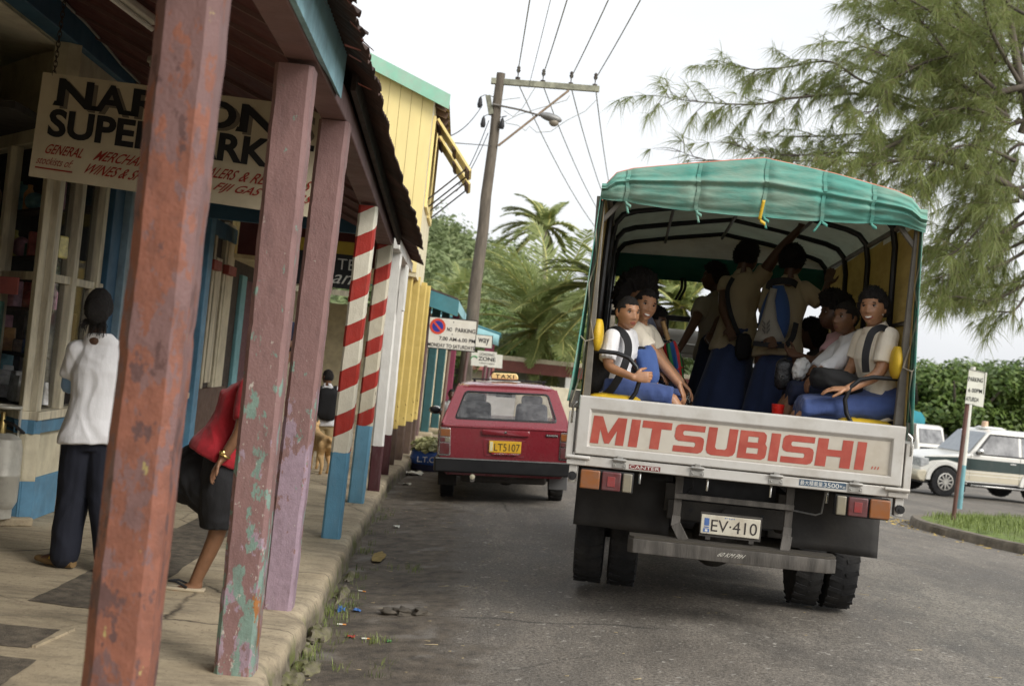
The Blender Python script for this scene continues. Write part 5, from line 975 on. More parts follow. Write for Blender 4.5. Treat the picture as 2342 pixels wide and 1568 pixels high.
def gh(poly, mt, name, off_=0.0, parent=None):
    m = MB(); n = len(poly); L_ = [V((XL - .06 + .16 * (z - 1.14) / .7 - off_, y, z)) for y, z in poly]; Rr = [V((XR - .02 - .16 * (z - 1.14) / .7 + off_, y, z)) for y, z in poly]
    m.v = L_ + Rr; m.f = [list(range(n)), list(range(2 * n - 1, n - 1, -1))] + [[i, (i + 1) % n, n + (i + 1) % n, n + i] for i in range(n)]; m.m = [0] * len(m.f); return sb(m, name, mt, parent, bevel=.03 if off_ == 0 else 0)
cabn = gh([(-.66, 1.14), (-1.22, 1.74), (-1.5, 1.83), (-3.4, 1.84), (-3.66, 1.14)], M_SUVW, 'roof_cabin')
M_DGL = mat('tinted_glass', (.10, .105, .11), .08, var=.5, vs=2.5, col2=(.32, .32, .32), spec=.9)
def pane(poly, name='side_window'):
    m = MB(); m.add([V((XL - .06 + .16 * (z - 1.14) / .7 - .006, y, z)) for y, z in poly], [list(range(len(poly)))]); return sb(m, name, M_DGL, smooth=0)
pane([(-.88, 1.20), (-1.30, 1.68), (-2.12, 1.70), (-2.12, 1.18)]); pane([(-2.2, 1.18), (-2.2, 1.70), (-2.95, 1.70), (-2.95, 1.18)]); pane([(-3.02, 1.2), (-3.02, 1.68), (-3.4, 1.66), (-3.5, 1.2)])
m = MB(); m.add([V((XL + .02, -.69, 1.18)), V((XR - .1, -.69, 1.18)), V((XR - .20, -1.20, 1.735)), V((XL + .10, -1.20, 1.735))], [(0, 1, 2, 3)]); m.v = [p + V((0, .012, .012)) for p in m.v]; sb(m, 'windscreen', mat('pale_glass', (.30, .33, .36), .08, var=.1, spec=.9), smooth=0)
m = MB(); m.bar((XL - .07, -.86, 1.19), (XL + .05, -1.30, 1.70), .02, .05, up=(0, 1, 0)); m.bar((XL - .07, -.86, 1.17), (XL - .07, -3.5, 1.17), .02, .03); m.bar((XL + .052, -1.30, 1.70), (XL + .052, -3.4, 1.70), .02, .03); sb(m, 'window_trim', M_BUMP)
side([(.62, .985), (-.45, 1.05), (-.72, 1.04), (-3.66, 1.03), (-3.66, .78), (-3.2, .78), (-3.15, .74), (-.62, .74), (-.5, .80), (-.35, .90), (.0, .955), (.40, .90), (.5, .86), (.62, .93)], XL - .086, XL - .06, M_SUVG, 'green_band', bev=.003)
side([(-.60, .735), (-3.1, .735), (-3.1, .46), (-.52, .46)], XL - .088, XL - .06, M_SUVC, 'lower_cladding', bev=.006)
for z in (.70, .62): m = MB(); m.bar((XL - .09, -.6, z), (XL - .09, -3.1, z), .006, .018); sb(m, 'trim_line', M_SUVW)
fl_ = [(.56 * math.cos(math.pi * k / 16), .40 + .52 * math.sin(math.pi * k / 16)) for k in range(17)] + [(-.66, .38), (-.60, .36)] + [(.43 * math.cos(math.pi - math.pi * k / 16), .40 + .41 * math.sin(math.pi * k / 16)) for k in range(17)]
side(fl_, XL - .13, XL, M_SUVW, 'wheel_flare', bev=.02); side([(y - 2.72, z) for y, z in fl_], XL - .13, XL, M_SUVW, 'wheel_flare', bev=.02)
side([(.52, .64), (.60, .66), (.80, .62), (.82, .48), (.72, .36), (.55, .34)], XL - .10, XR + .02, M_SUVC, 'front_bumper', bev=.04)
side([(.66, .72), (.735, .72), (.725, .95), (.50, .96), (.48, .80)], XL - .10, XL + .35, mat('headlight_glass', (.45, .46, .46), .1, var=.35, vs=14, spec=.9), 'headlight', bev=.02)
side([(.70, .70), (.75, .70), (.735, .94), (.70, .94)], XL + .36, XR - .35, M_BUMP, 'grille', bev=.01)
for y in (0, -2.72):
    for x, nm in ((XL - .02, 'wheel'), (XR - .05, 'wheel')):
        m = wheel(x, y, .385, .385, .24, None, None, nt=22); w_ = sb(m, nm, M_TYRE, smooth=35)
        if x < 1:
            m = MB(); m.lathe([(.215, .02), (.225, .130), (.20, .135), (.195, .115)], (x, y, .385), (-1, 0, 0), 32); m.lathe([(.001, .14), (.05, .14), (.06, .115), (.001, .115)], (x, y, .385), (-1, 0, 0), 16)
            for k in range(10):
                rt = Matrix.Rotation(2 * math.pi * k / 10, 3, 'X'); m.box(V((x - .125, y, .385)) + rt @ V((0, 0, .13)), (.03, .035, .17), rt)
            sb(m, 'alloy_rim', mat('alloy', (.62, .6, .55), .35, .7), w_); m = MB(); m.lathe([(.001, .117), (.205, .117), (.205, .10), (.001, .10)], (x, y, .385), (-1, 0, 0), 20); sb(m, 'rim_well', M_BLACK, w_)
m = MB(); m.bb((XL - .16, -.72, .33), (XL, -2.3, .37)); sb(m, 'running_board', M_CHROME, bevel=.01)
m = MB(); m.bb((XL - .09, -.58, .16), (XL + .12, -.62, .44)); sb(m, 'mud_flap', M_RUBBER)
m = MB(); m.ball((XL - .16, -.93, 1.24), (.05, .10, .085), 14, 9); m.tube([(XL - .06, -.93, 1.2), (XL - .13, -.93, 1.22)], .02); sb(m, 'door_mirror', M_CHROME)
m = MB(); m.bb((XL - .10, -1.85, .965), (XL - .08, -2.03, .995)); sb(m, 'door_handle', M_CHROME, bevel=.006)
m = MB(); 
for y in (-.70, -2.15): m.bar((XL - .0875, y, .5), (XL - .0875, y, 1.15), .003, .008, up=(0, 1, 0))
sb(m, 'door_gap', M_BLACK)
m = MB(); m.box((XL + .8, -1.75, 1.875), (.5, .7, .05), None, 0, (.7, .7)); sb(m, 'beacon_base', M_SUVW, bevel=.02); m = MB(); m.lathe([(.001, 0), (.09, 0), (.08, .14), (.001, .15)], (XL + .75, -1.55, 1.89), (0, 0, 1), 14); sb(m, 'beacon', mat('pale_orange_lens', srgb(225, 190, 160), .35))
m = MB(); m.bb((XL, -3.6, .3), (XR, .6, .42)); sb(m, 'underbody', M_BLACK)

# ------------------------------------------------------------------ far parked truck
bp = atY(2136, 1000, 56); GB = road_z(bp.x, 56)
bt = thing('parked_truck', 'far white truck with a teal canvas canopy parked under the trees', 'truck', (bp.x - .15, 56, GB), R(205))
def pb(m, name, mats, parent=None, **k): return m.build(name, mats, parent or bt, world=False, **k)
m = MB(); m.prism([(0, .55), (.12, .6), (.10, 1.25), (-.12, 2.02), (-.3, 2.1), (-1.35, 2.1), (-1.4, .55)], lambda p, d: V((d, p[0], p[1])), -.85, .85); pb(m, 'cab', M_SUVW, bevel=.05)
m = MB(); m.add([V((-.74, .105, 1.28)), V((.74, .105, 1.28)), V((.68, -.085, 1.93)), V((-.68, -.085, 1.93))], [(0, 1, 2, 3)]); pb(m, 'windscreen', M_DGL, smooth=0)
for sx in (-1, 1):
    m = MB(); m.add([V((sx * .856, -.1, 1.28)), V((sx * .856, -1.0, 1.28)), V((sx * .856, -1.0, 1.95)), V((sx * .856, -.28, 1.95))], [(0, 1, 2, 3)]); pb(m, 'side_window', M_DGL, smooth=0)
    m = MB(); m.bb((sx * .5 - .15, .1, .72), (sx * .5 + .15, .14, .9)); pb(m, 'headlight', mat('headlight_glass', (.5, .5, .5), .1), bevel=.02)
    for y in (-.45, -3.6): m = wheel(sx * .72, y, .4, .4, .22, None, None, nt=12); pb(m, 'wheel', M_TYRE)
    m = MB(); m.bb((sx * 1.0 - .06, -.1, 1.4), (sx * 1.0 + .06, -.06, 1.75)); pb(m, 'mirror', M_BLACK)
m = MB(); m.bb((-.9, .05, .45), (.9, .18, .62)); pb(m, 'bumper', M_SUVW, bevel=.03); m = MB(); m.bb((-.7, .1, 1.0), (.7, .125, 1.12)); pb(m, 'grille', M_BLACK)
m = MB(); m.prism([(-1.05, .9), (-1.08, 2.35), (-.8, 2.62), (0, 2.72), (.8, 2.62), (1.08, 2.35), (1.05, .9)], lambda p, d: V((p[0], d, p[1])), -1.45, -5.2); pb(m, 'canvas_canopy', mat('teal_canvas', srgb(40, 128, 140), .7, var=.25, vs=1.5), bevel=.05)
m = MB(); m.bb((-1.0, -5.2, .8), (1.0, -1.45, .95)); pb(m, 'tray', M_STEEL)
# ------------------------------------------------------------------ power pole, wires, street signs
PY = 25.6
up_ = thing('power_pole', 'weathered timber power pole with a mossy cross arm and street lamp behind the taxi', 'power pole', (.05, PY, .0))
M_POLE = mat('weathered_pole', (0.15, 0.125, 0.095), 0.85, var=.3, vs=4, dirt=.5, dcol=(.07, .06, .05), ds=3, vscale=(4, 4, .6), bump=.5, bs=20)
M_ARM = mat('mossy_timber', (.32, .32, .24), .85, var=.3, vs=5, dirt=.8, dcol=(.09, .09, .065), ds=7)
def up(x, y, Y=PY): return atY(x, y, Y)
def uc(x, y, Y=PY): return atY((1000 + x / 2.613) * .9368, (y / 2.613) * .9368, Y)
top, bot = up(1146, 168), up(1047, 1000); bot.z = -.1
m = MB(); m.tube([bot.lerp(top, k / 12) + V((.012 * math.sin(k * 2.1), 0, 0)) for k in range(13)], [.155 - .065 * k / 12 for k in range(13)], 14); m.build('pole', M_POLE, up_)
m = MB(); m.bar(uc(520, 517), uc(1210, 570), .1, .12); m.build('cross_arm', M_ARM, up_, bevel=.008)
m = MB(); m.tube([uc(1015, 578, PY - .08), uc(565, 930, PY - .1)], .024, 8); m.build('arm_brace', mat('pale_rust', (.30, .22, .15), .7, var=.2), up_)
INS = [(690, 500), (850, 520), (1028, 535), (1182, 545)]
for x, y in INS:
    m = MB(); p = uc(x, y); m.tube([p, p + V((0, 0, .14))], .012, 6); m.lathe([(.001, .12), (.03, .12), (.045, .16), (.03, .19), (.04, .21), (.02, .25), (.001, .25)], p, n=10); m.lathe([(.001, -.08), (.05, -.08), (.05, .02), (.001, .02)], p, n=8); m.build('insulator', M_DWOOD, up_)
m = MB(); m.bar(uc(500, 610, PY - .05), uc(520, 730, PY - .05), .10, .08, up=(0, 1, 0)); m.build('side_block', M_ARM, up_)
for x, y in ((450, 650), (470, 775), (590, 785)):
    m = MB(); p = uc(x, y, PY - .12); m.lathe([(.001, -.12), (.04, -.12), (.055, -.06), (.035, .06), (.015, .1), (.001, .12)], p, n=10); m.tube([p + V((0, 0, .1)), p + V((.08, .05, .16)), uc(545, y - 30)], .008, 6); m.build('fuse', M_BLACK, up_)
m = MB(); m.tube([uc(530, 665, PY - .12), uc(700, 700, PY - .12), uc(835, 738, PY - .12)], .02, 8); la = m.build('lamp_arm', M_STEEL, up_)
a, b = uc(828, 735, PY - .12), uc(972, 778, PY - .12); d_ = (b - a); m = MB(); rot = d_.to_track_quat('X', 'Z').to_matrix()
m.ball((a + b) / 2 + V((0, 0, .02)), (d_.length / 2, .13, .085), 18, 10, rot=rot); m.build('lamp_head', M_GREY, la)
m = MB(); m.ball((a * .35 + b * .65) + V((0, 0, -.055)), (d_.length * .22, .1, .09), 14, 8, rot=rot); m.build('lamp_bowl', mat('lamp_bowl_grime', (.30, .26, .2), .4), la)
M_WIRE = mat('pale_wire', (.34, .35, .31), .6, var=.1); M_WIRED = mat('dark_wire', (.06, .06, .06), .6)
def wire(a, b, sag, r_=.011, mt=None, n=24):
    m = MB(); pts = [a.lerp(b, k / n) - V((0, 0, 4 * sag * (k / n) * (1 - k / n))) for k in range(n + 1)]; m.tube(pts, r_, 6); return m
WL = [('leftmost', (1210, 0)), ('second from the left', (1291, 0)), ('second from the right', (1381, 0)), ('rightmost', (1452, 0))]
for (x, y), (nm, (tx, ty)) in zip(INS, WL):
    p = uc(x, y - 35) ; q = up(tx, ty, 19.6); e = p + (q - p) * 3.6
    o = wire(p, e, .25).build('power_line', M_WIRE); recenter(o, p); tag(o, 'pale overhead wire above the street from the cross arm, %s of four' % nm, 'wire', 'overhead wires above the street')
o = wire(uc(758, 560), uc(758, 560) + (up(1255, 0, 19.6) - uc(758, 560)) * 3.6, .25, .006).build('power_line', M_WIRE); recenter(o, uc(758, 560)); tag(o, 'thin faint overhead wire between the first and second pale ones', 'wire', 'overhead wires above the street')
for k, ((x, y), (ex, ey), nm) in enumerate(zip(INS, ((1500, 590), (1475, 560), (1450, 540), (1425, 520)), ('leftmost', 'second from left', 'second from right', 'rightmost'))):
    o = wire(uc(x + 8, y + 45), up(ex, ey, 62), 1.35 - .25 * k, .012).build('power_line', M_WIRE); recenter(o, uc(x + 8, y + 45)); tag(o, 'sagging wire running from the cross arm down behind the canopy, %s of four' % nm, 'wire', 'sagging wires beyond the pole')
for a, b, s_, lb in ((uc(465, 670), uc(235, 875, 19), .12, 'upper thin service wire from the pole to the yellow house eave'), (uc(520, 930), uc(230, 908, 19.6), .0, 'straight level service wire from the pole to the yellow house'), (uc(505, 770), uc(315, 1180, 20.2), .1, 'steep thin service wire hanging from the pole towards the shutters'), (uc(500, 850), uc(300, 1220, 20.3), .1, 'second steep wire beside the shutters')):
    o = wire(a, b, s_, .009).build('service_wire', M_WIRED); recenter(o, a); tag(o, lb, 'wire')
for pts, lb in (([(590, 640), (640, 632), (705, 625)], 'upper short loop'), ([(600, 705), (660, 745), (720, 690), (800, 560)], 'thin rising loop'), ([(610, 785), (690, 800), (740, 835), (765, 805), (810, 845), (900, 840), (1000, 770), (1120, 710), (1190, 640)], 'long wavy loop'), ([(600, 780), (700, 730), (850, 685), (1000, 640), (1022, 610)], 'middle loop')):
    m = MB(); m.tube([uc(x, y, PY - .1) for x, y in pts], .007, 5); m.build('jumper_wire', M_WIRE, up_)

M_SIGNW = mat('sign_white', srgb(222, 220, 208), .5, var=.06, vs=4, dirt=.3, dcol=srgb(170, 160, 135), ds=5)
def plate(o, dx, dy, th, name, mt, parent, cut=None):
    o, dx, dy = V(o), V(dx), V(dy); n = dx.cross(dy).normalized(); m = MB(); poly = cut or [(0, 0), (1, 0), (1, 1), (0, 1)]
    m.prism(poly, lambda p, d: o + dx * p[0] + dy * p[1] - n * d, 0, th); return m.build(name, mt, parent, smooth=0), n
def c6d(x, y): return ((850 + x / 2.613) * .9368, (700 + y / 2.613) * .9368)
ns = thing('no_parking_sign', 'white no parking sign board with a blue and red roundel on a thin post', 'sign', (-.25, 20, .1))
SY = 19.6; A, B, D_ = atY(*c6d(503, 388), SY), atY(*c6d(808, 418), SY), atY(*c6d(520, 185), SY); dx, dy = B - A, D_ - A
pl, n_ = plate(A, dx, dy, .012, 'sign_board', M_SIGNW, ns)
f = -n_ * -.003 if n_.y < 0 else n_ * -.003
def ps(u, v, d=.004): return A + dx * u + dy * v + V((0, -1, 0)) * d
m = MB()
for (u0, v0, u1, v1) in ((0, 0, 1, .03), (0, .97, 1, 1), (0, .03, .012, .97), (.988, .03, 1, .97)): m.add([ps(u0, v0, .003), ps(u1, v0, .003), ps(u1, v1, .003), ps(u0, v1, .003)], [(0, 1, 2, 3)])
m.build('border', M_INK, ns, smooth=0)
ex = dx.normalized(); ey = V((0, 0, 1)); cc = ps(.185, .70, 0); rr = dx.length * .165
def disc(r0, d, mt, nm, n=32): m = MB(); m.add([cc + V((0, -d, 0)) + (ex * math.cos(t) + ey * math.sin(t)) * r0 for t in [2 * math.pi * k / n for k in range(n)]], [list(range(n))]); return m.build(nm, mt, ns, smooth=0)
M_SRED, M_SBLUE = mat('sign_red', srgb(206, 72, 48), .5), mat('sign_blue', srgb(38, 48, 140), .5)
disc(rr, .004, M_SRED, 'roundel_ring'); disc(rr * .70, .006, M_SBLUE, 'roundel_field'); m = MB(); q = (ex * -.707 + ey * .707); q2 = (ex * .707 + ey * .707)
m.add([cc + V((0, -.008, 0)) + q * a_ * rr * .72 + q2 * b_ * rr * .12 for a_, b_ in ((-1, -1), (1, -1), (1, 1), (-1, 1))], [(0, 1, 2, 3)]); m.build('roundel_bar', M_SRED, ns, smooth=0)
m = MB()
for txt, u0, u1, v0, v1 in (('NO', .385, .49, .58, .70), ('PARKING', .56, .975, .58, .71), ('7.00 AM-6.00 PM', .235, .985, .28, .40), ('MONDAY TO SATURDAYS', .012, .985, .06, .18)): write(m, txt, ps(u0, v0), dx * (u1 - u0), dy * (v1 - v0), bold=.014)
for u, v in ((.50, .86), (.49, .48), (.49, .10)): m.add([ps(u, v), ps(u + .02, v), ps(u + .02, v + .03), ps(u, v + .03)], [(0, 1, 2, 3)])
m.build('lettering', M_INK, ns, smooth=0)
pb_ = atY(*c6d(598, 830), SY); pt_ = ps(.49, .95, -.03); pb_ = pt_ + (pb_ - pt_) * 1.7; pb_.z = .05; m = MB(); m.tube([pb_ + V((0, .03, 0)), pt_ + V((0, .03, 0))], .028, 10); m.build('post', mat('brown_post', (.17, .11, .08), .6, var=.2), ns)
def simple_sign(name, label, c, Y, lines, postx, tint=M_SIGNW, border=True):
    t = thing(name, label, 'sign', atY(*c6d(c[0], c[3]), Y)); A = atY(*c6d(c[0], c[3]), Y); B = atY(*c6d(c[2], c[3] + (c[2] - c[0]) * .1), Y); D_ = atY(*c6d(c[0] + 4, c[1]), Y); dx, dy = B - A, D_ - A
    plate(A, dx, dy, .012, 'sign_board', tint, t); m = MB(); P = lambda u, v, d=.004: A + dx * u + dy * v + V((0, -d, 0))
    for txt, u0, u1, v0, v1, b_ in lines: write(m, txt, P(u0, v0), dx * (u1 - u0), dy * (v1 - v0), bold=b_)
    if border:
        for (u0, v0, u1, v1) in ((0, 0, 1, .03), (0, .97, 1, 1), (0, .03, .02, .97), (.98, .03, 1, .97)): m.add([P(u0, v0, .003), P(u1, v0, .003), P(u1, v1, .003), P(u0, v1, .003)], [(0, 1, 2, 3)])
    if m.v: m.build('lettering', M_INK, t, smooth=0)
    if postx:
        p = atY(*c6d(postx, c[3] - 4), Y); m = MB(); m.tube([V((p.x - .06, Y + .03, 0)), p + V((0, .03, .05))], .03, 8); m.build('post', M_BRN2, t)
    return t, P, dx, dy
simple_sign('one_way_sign', 'white bordered sign showing the word way beside the lamp pole', (700, 290, 920, 372), 21.6, [('way', .58, .90, .22, .75, .012)], 770)
t_, P, dx_, dy_ = simple_sign('town_notice_sign', 'white notice board with a green arc behind the loading zone sign', (783, 415, 982, 500), 25.2, [], 905, border=False)
m = MB(); cc2 = P(.1, .45, .004); m.tube([cc2 + V((math.cos(t) * .07, 0, math.sin(t) * .07)) for t in [.5 + 2.6 * k / 12 for k in range(13)]], .012, 5); m.build('green_arc', mat('sign_green', (.05, .3, .1), .5), t_)
simple_sign('loading_zone_sign', 'white loading zone sign on a thin post above the taxi', (822, 405, 945, 496), 23.6, [('LOADING', .12, .88, .68, .88, .0), ('ZONE', .05, .95, .32, .60, .02), ('7.00AM-5.00PM', .1, .9, .1, .2, 0)], 880, border=False)
# right hand signs on the verge
def c6e(x, y): return ((2150 + x / 2.411) * .9368, (750 + y / 2.411) * .9368)
st = thing('bent_parking_sign', 'cut off parking sign with a curled corner on a brown verge post', 'sign', (7.7, 19.0, -.1))
A, B, D_ = atY(*c6e(497, 566), 19.0), atY(*c6e(606, 580), 19.0), atY(*c6e(522, 362), 19.0); dx, dy = B - A, D_ - A
plate(A, dx, dy, .01, 'sign_board', M_SIGNW, st, [(0, 0), (.50, 0), (.92, .33), (.86, .96), (0, 1)])
def P(u, v, d=.004): return A + dx * u + dy * v + V((0, -d, 0))
m = MB(); write(m, 'PARKING', P(.02, .655), dx * .78, dy * .125, bold=.012); write(m, '6 00PM', P(.08, .345), dx * .74, dy * .12, bold=.012); write(m, 'ATURDA', P(.01, .09), dx * .70, dy * .12, bold=.012)
for (a_, b_) in (((0, 0), (.50, .0)), ((.0, .985), (.86, .945)), ((.92, .33), (.86, .96))): m.bar(P(*a_, .002), P(*b_, .002), .006, .006)
m.build('lettering', M_INK, st, smooth=0)
p0, p1 = atY(*c6e(428, 1290), 19.0), atY(*c6e(540, 380), 19.0); m = MB(); m.tube([p0 + V((0, .04, -.06)), p1 + V((0, .04, 0))], .032, 10); m.build('post', mat('maroon_post', srgb(104, 70, 62), .55, var=.2, dirt=.3), st)
st2 = thing('rear_verge_sign', 'plain white sign plate on a white and teal post behind the bent parking sign', 'sign', (9.5, 23.2, -.2))
A, B, D_ = atY(*c6e(545, 575), 23.2), atY(*c6e(603, 588), 23.2), atY(*c6e(570, 372), 23.2); plate(A, B - A, D_ - A, .012, 'sign_plate', M_SIGNW, st2)
p0, p1 = atY(*c6e(466, 1165), 23.2), atY(*c6e(545, 350), 23.2); pm = p0.lerp(p1, .29); m = MB(); m.tube([p0 - V((0, 0, .06)), pm], .045, 12); m.build('post_foot', mat('pale_teal_post', srgb(120, 168, 176), .55, var=.15), st2); m = MB(); m.tube([pm, p1], .045, 12); m.build('post', M_WHITE, st2)
# planter tub
tb_ = thing('planter_tub', 'blue painted tyre tub with white letters planted with pale green leaves in the gutter', 'planter', (-.27, 18.95, road_z(-.27, 18.95)))
tz = road_z(-.27, 18.95); m = MB(); m.lathe([(.001, 0), (.27, 0), (.315, .05), (.325, .16), (.305, .26), (.28, .285), (.24, .27), (.24, .2), (.001, .2)], (-.27, 18.95, tz), n=28); m.build('tub', mat('tub_blue', srgb(40, 84, 160), .5, var=.2, vs=5, dirt=.35, dcol=srgb(24, 36, 70)), tb_)
m = MB(); m.lathe([(.318, 0), (.322, .07), (.324, .09)], (-.27, 18.95, tz), n=28); m.v = [V((p.x, p.y, p.z)) + (V((p.x, p.y, 0)) - V((-.27, 18.95, 0))) * .012 for p in m.v]; m.build('dark_band', mat('tub_dark', srgb(30, 32, 60), .6), tb_)
m = MB(); write(m, 'L.T.C', V((-.475, 18.612, tz + .12)), V((.25, 0, .012)), V((0, 0, .085)), bold=.006); m.build('lettering', M_WHITE, tb_, smooth=0)
def leaves(m, c, rad, n, size, r, flat=1.0, dark=None, m0=0):
    for _ in range(n):
        d = V((r.gauss(0, 1), r.gauss(0, 1), r.gauss(0, 1))).normalized(); p = V(c) + V((d.x * rad[0], d.y * rad[1], d.z * rad[2])) * r.uniform(.55, 1.0) ** .6
        s = size * r.uniform(.6, 1.3); a = V((r.gauss(0, 1), r.gauss(0, 1), r.gauss(0, .5))).normalized(); nrm = (d + V((0, 0, .6)) + V((r.gauss(0, .45), r.gauss(0, .45), r.gauss(0, .45)))).normalized(); a = (a - nrm * a.dot(nrm)).normalized(); b = nrm.cross(a)
        m.add([p - a * s, p + b * s * .45, p + a * s, p - b * s * .45], [(0, 1, 2, 3)], m0)
r = random.Random(21); m = MB(); leaves(m, (-.27, 18.95, tz + .32), (.33, .33, .17), 900, .05, r); m.build('foliage', mat('pale_shrub_leaf', (.32, .34, .12), .5, var=.4, vs=9, col2=(.48, .48, .24)), tb_, smooth=0)
# far things beyond the taxi
def boxthing(name, label, cat, px0, px1, pyb, pyt, Y, dep, mt, extra=None):
    a, b = atY(px0, pyb, Y), atY(px1, pyb, Y); t_ = atY((px0 + px1) / 2, pyt, Y); t = thing(name, label, cat, ((a.x + b.x) / 2, Y, min(a.z, b.z)))
    return t, a.x, b.x, min(a.z, b.z), t_.z
t, x0, x1, z0, z1 = boxthing('white_van', 'far white van parked beyond the taxi, only its roof showing', 'van', 1098, 1200, 905, 862, 33, 3, M_SUVW)
m = MB(); m.prism([(x0, 0), (x0, z1 - .25), (x0 + .2, z1 - .05), (x0 + .5, z1), (x1 - .5, z1), (x1 - .15, z1 - .06), (x1, z1 - .3), (x1, 0)], lambda p, d: V((p[0], 33 + d, p[1])), 0, 3.6); m.build('body', M_SUVW, t, bevel=.06); m = MB(); m.bb((x0 + .2, 32.98, z1 - .5), (x1 - .2, 32.995, z1 - .15)); m.build('rear_window', M_DGL, t)
lh = thing('low_house', 'low far house with brown fascia and white posts under the palms', 'house', atY(1320, 900, 46)); g0 = -.15
a, b = atY(1262, 832, 46), atY(1400, 842, 46); m = MB(); m.bb((a.x - 2, 46, b.z - .1), (b.x + 4, 50, b.z + .06)); m.build('roof', M_CREAM, lh); m = MB(); m.bb((a.x - 2, 45.97, b.z - .5), (b.x + 4, 46, b.z - .1)); m.build('fascia', mat('brown_fascia', srgb(120, 68, 58), .6), lh)
m = MB(); m.bb((a.x - 2, 48, g0), (b.x + 4, 48.1, b.z)); m.build('wall', mat('grey_green_wall', srgb(160, 165, 150), .7, var=.2), lh)
for x_ in (1300, 1345, 1390): p = atY(x_, 880, 45.9); m = MB(); m.bb((p.x - .13, 45.7, g0), (p.x + .13, 45.9, b.z - .5)); m.build('post', M_WHITE, lh)
lw = thing('garden_wall', 'low cream garden wall with clipped bushes seen between the taxi and the truck', 'wall', atY(1320, 960, 31)); a, b = atY(1180, 900, 31), atY(1420, 905, 31); m = MB(); m.bb((a.x, 31, -.2), (b.x + 1, 31.15, b.z + .05)); m.build('wall', M_CREAM, lw, bevel=.01)
fr_ = thing('gable_shed', 'long low shed far beyond the pole with a red brown roof', 'shed', atY(1160, 880, 52)); a, b = atY(1080, 838, 52), atY(1260, 850, 52); m = MB(); m.bb((a.x, 52, -.2), (b.x, 56, a.z)); m.build('wall', M_CREAM, fr_); m = MB(); m.prism([(52 - .5, a.z - .1), (54, a.z + .6), (56.5, a.z - .1)], lambda p, d: V((d, p[0], p[1])), a.x - .3, b.x + .3); m.build('roof', M_TINRED, fr_)
# ------------------------------------------------------------------ vegetation
M_BARK = mat('grey_bark', (.105, .085, .068), .9, var=.35, vs=5, bump=.8, bs=18, vscale=(1, 1, .4))
def leafmat(name, a, b, c, sc=1.2, trans=.35, rough=.5):
    t = Nt(name); n = t.noise(sc, 4, .6); n2 = t.noise(sc * 9, 2, .5)
    col = t.mix(t.step(n, .34, .66), a, b); col = t.mix(t.step(n2, .52, .75), col, c); t.set('Base Color', col); t.set('Roughness', rough)
    tl = t.n.new('ShaderNodeBsdfTranslucent'); t.l.new(col, tl.inputs[0]); mx = t.n.new('ShaderNodeMixShader'); mx.inputs[0].default_value = trans
    t.l.new(t.b.outputs[0], mx.inputs[1]); t.l.new(tl.outputs[0], mx.inputs[2]); t.l.new(mx.outputs[0], t.n['Material Output'].inputs[0]); return t.mat
M_CAS = leafmat('casuarina_needles', (.19, .235, .07), (.31, .36, .12), (.32, .27, .13), .9, .5)
M_PALM = leafmat('palm_leaf', (.23, .285, .095), (.37, .43, .165), (.50, .50, .24), 1.6, .5)
M_PALMR = mat('palm_rib', (.55, .53, .18), .5, var=.25)
M_FIC = leafmat('glossy_leaf', (.085, .15, .03), (.15, .22, .05), (.30, .36, .10), .8, .25, .4)
M_HILL = leafmat('hill_leaf', (.14, .185, .075), (.23, .285, .12), (.31, .355, .17), .09, .25, .7)
M_HILLG = mat('hill_soil', (.06, .08, .03), .9, var=.3, vs=.2)

# --- casuarina on the right
r = random.Random(33); TY_ = 30.0
def k5(x, y, Y=TY_): return atY((1600 + x / 1.96) * .9368, (y / 1.96) * .9368, Y)
cas = thing('casuarina_tree', 'large casuarina with long drooping needle branches reaching over the truck canopy', 'tree', (15.6, 30, -1.2))
wood, foli = MB(), MB()
def strand(p, d, L, w_):
    """one thin hanging bundle of needles"""
    s = d.cross(V((0, 1, .15))); s = s.normalized() if s.length > 1e-3 else V((1, 0, 0)); rt = Matrix.Rotation(r.uniform(-1.2, 1.2), 3, d); s = rt @ s * w_
    m1 = p + d * L * .5 + V((0, 0, -.04 * L)); e = p + d * L + V((0, 0, -.22 * L))
    foli.add([p - s * .5, p + s * .5, m1 + s * .5, m1 - s * .5, e], [(0, 1, 2, 3), (3, 2, 4)])
def spray(p, d, n, L):
    for _ in range(n):
        q = (d * r.uniform(.2, 1.0) + V((r.gauss(0, .42), r.gauss(0, .42), r.gauss(-.55, .34)))).normalized(); strand(p, q, L * r.uniform(.5, 1.25), r.uniform(.007, .014))
def twig(p, d, L, rad, dens):
    n = max(3, int(L / .16)); pts = [p]; q = V(p); dd = V(d)
    for i in range(n):
        dd = (dd + V((r.gauss(0, .10), r.gauss(0, .10), r.gauss(-.035, .08)))).normalized(); q = q + dd * L / n; pts.append(q)
    wood.tube(pts, [rad * (1 - .8 * i / n) for i in range(n + 1)], 4)
    for i in range(1, n + 1):
        if r.random() < dens: spray(pts[i], (pts[i] - pts[i - 1]).normalized(), int(r.uniform(15, 25)), r.uniform(.34, .62))
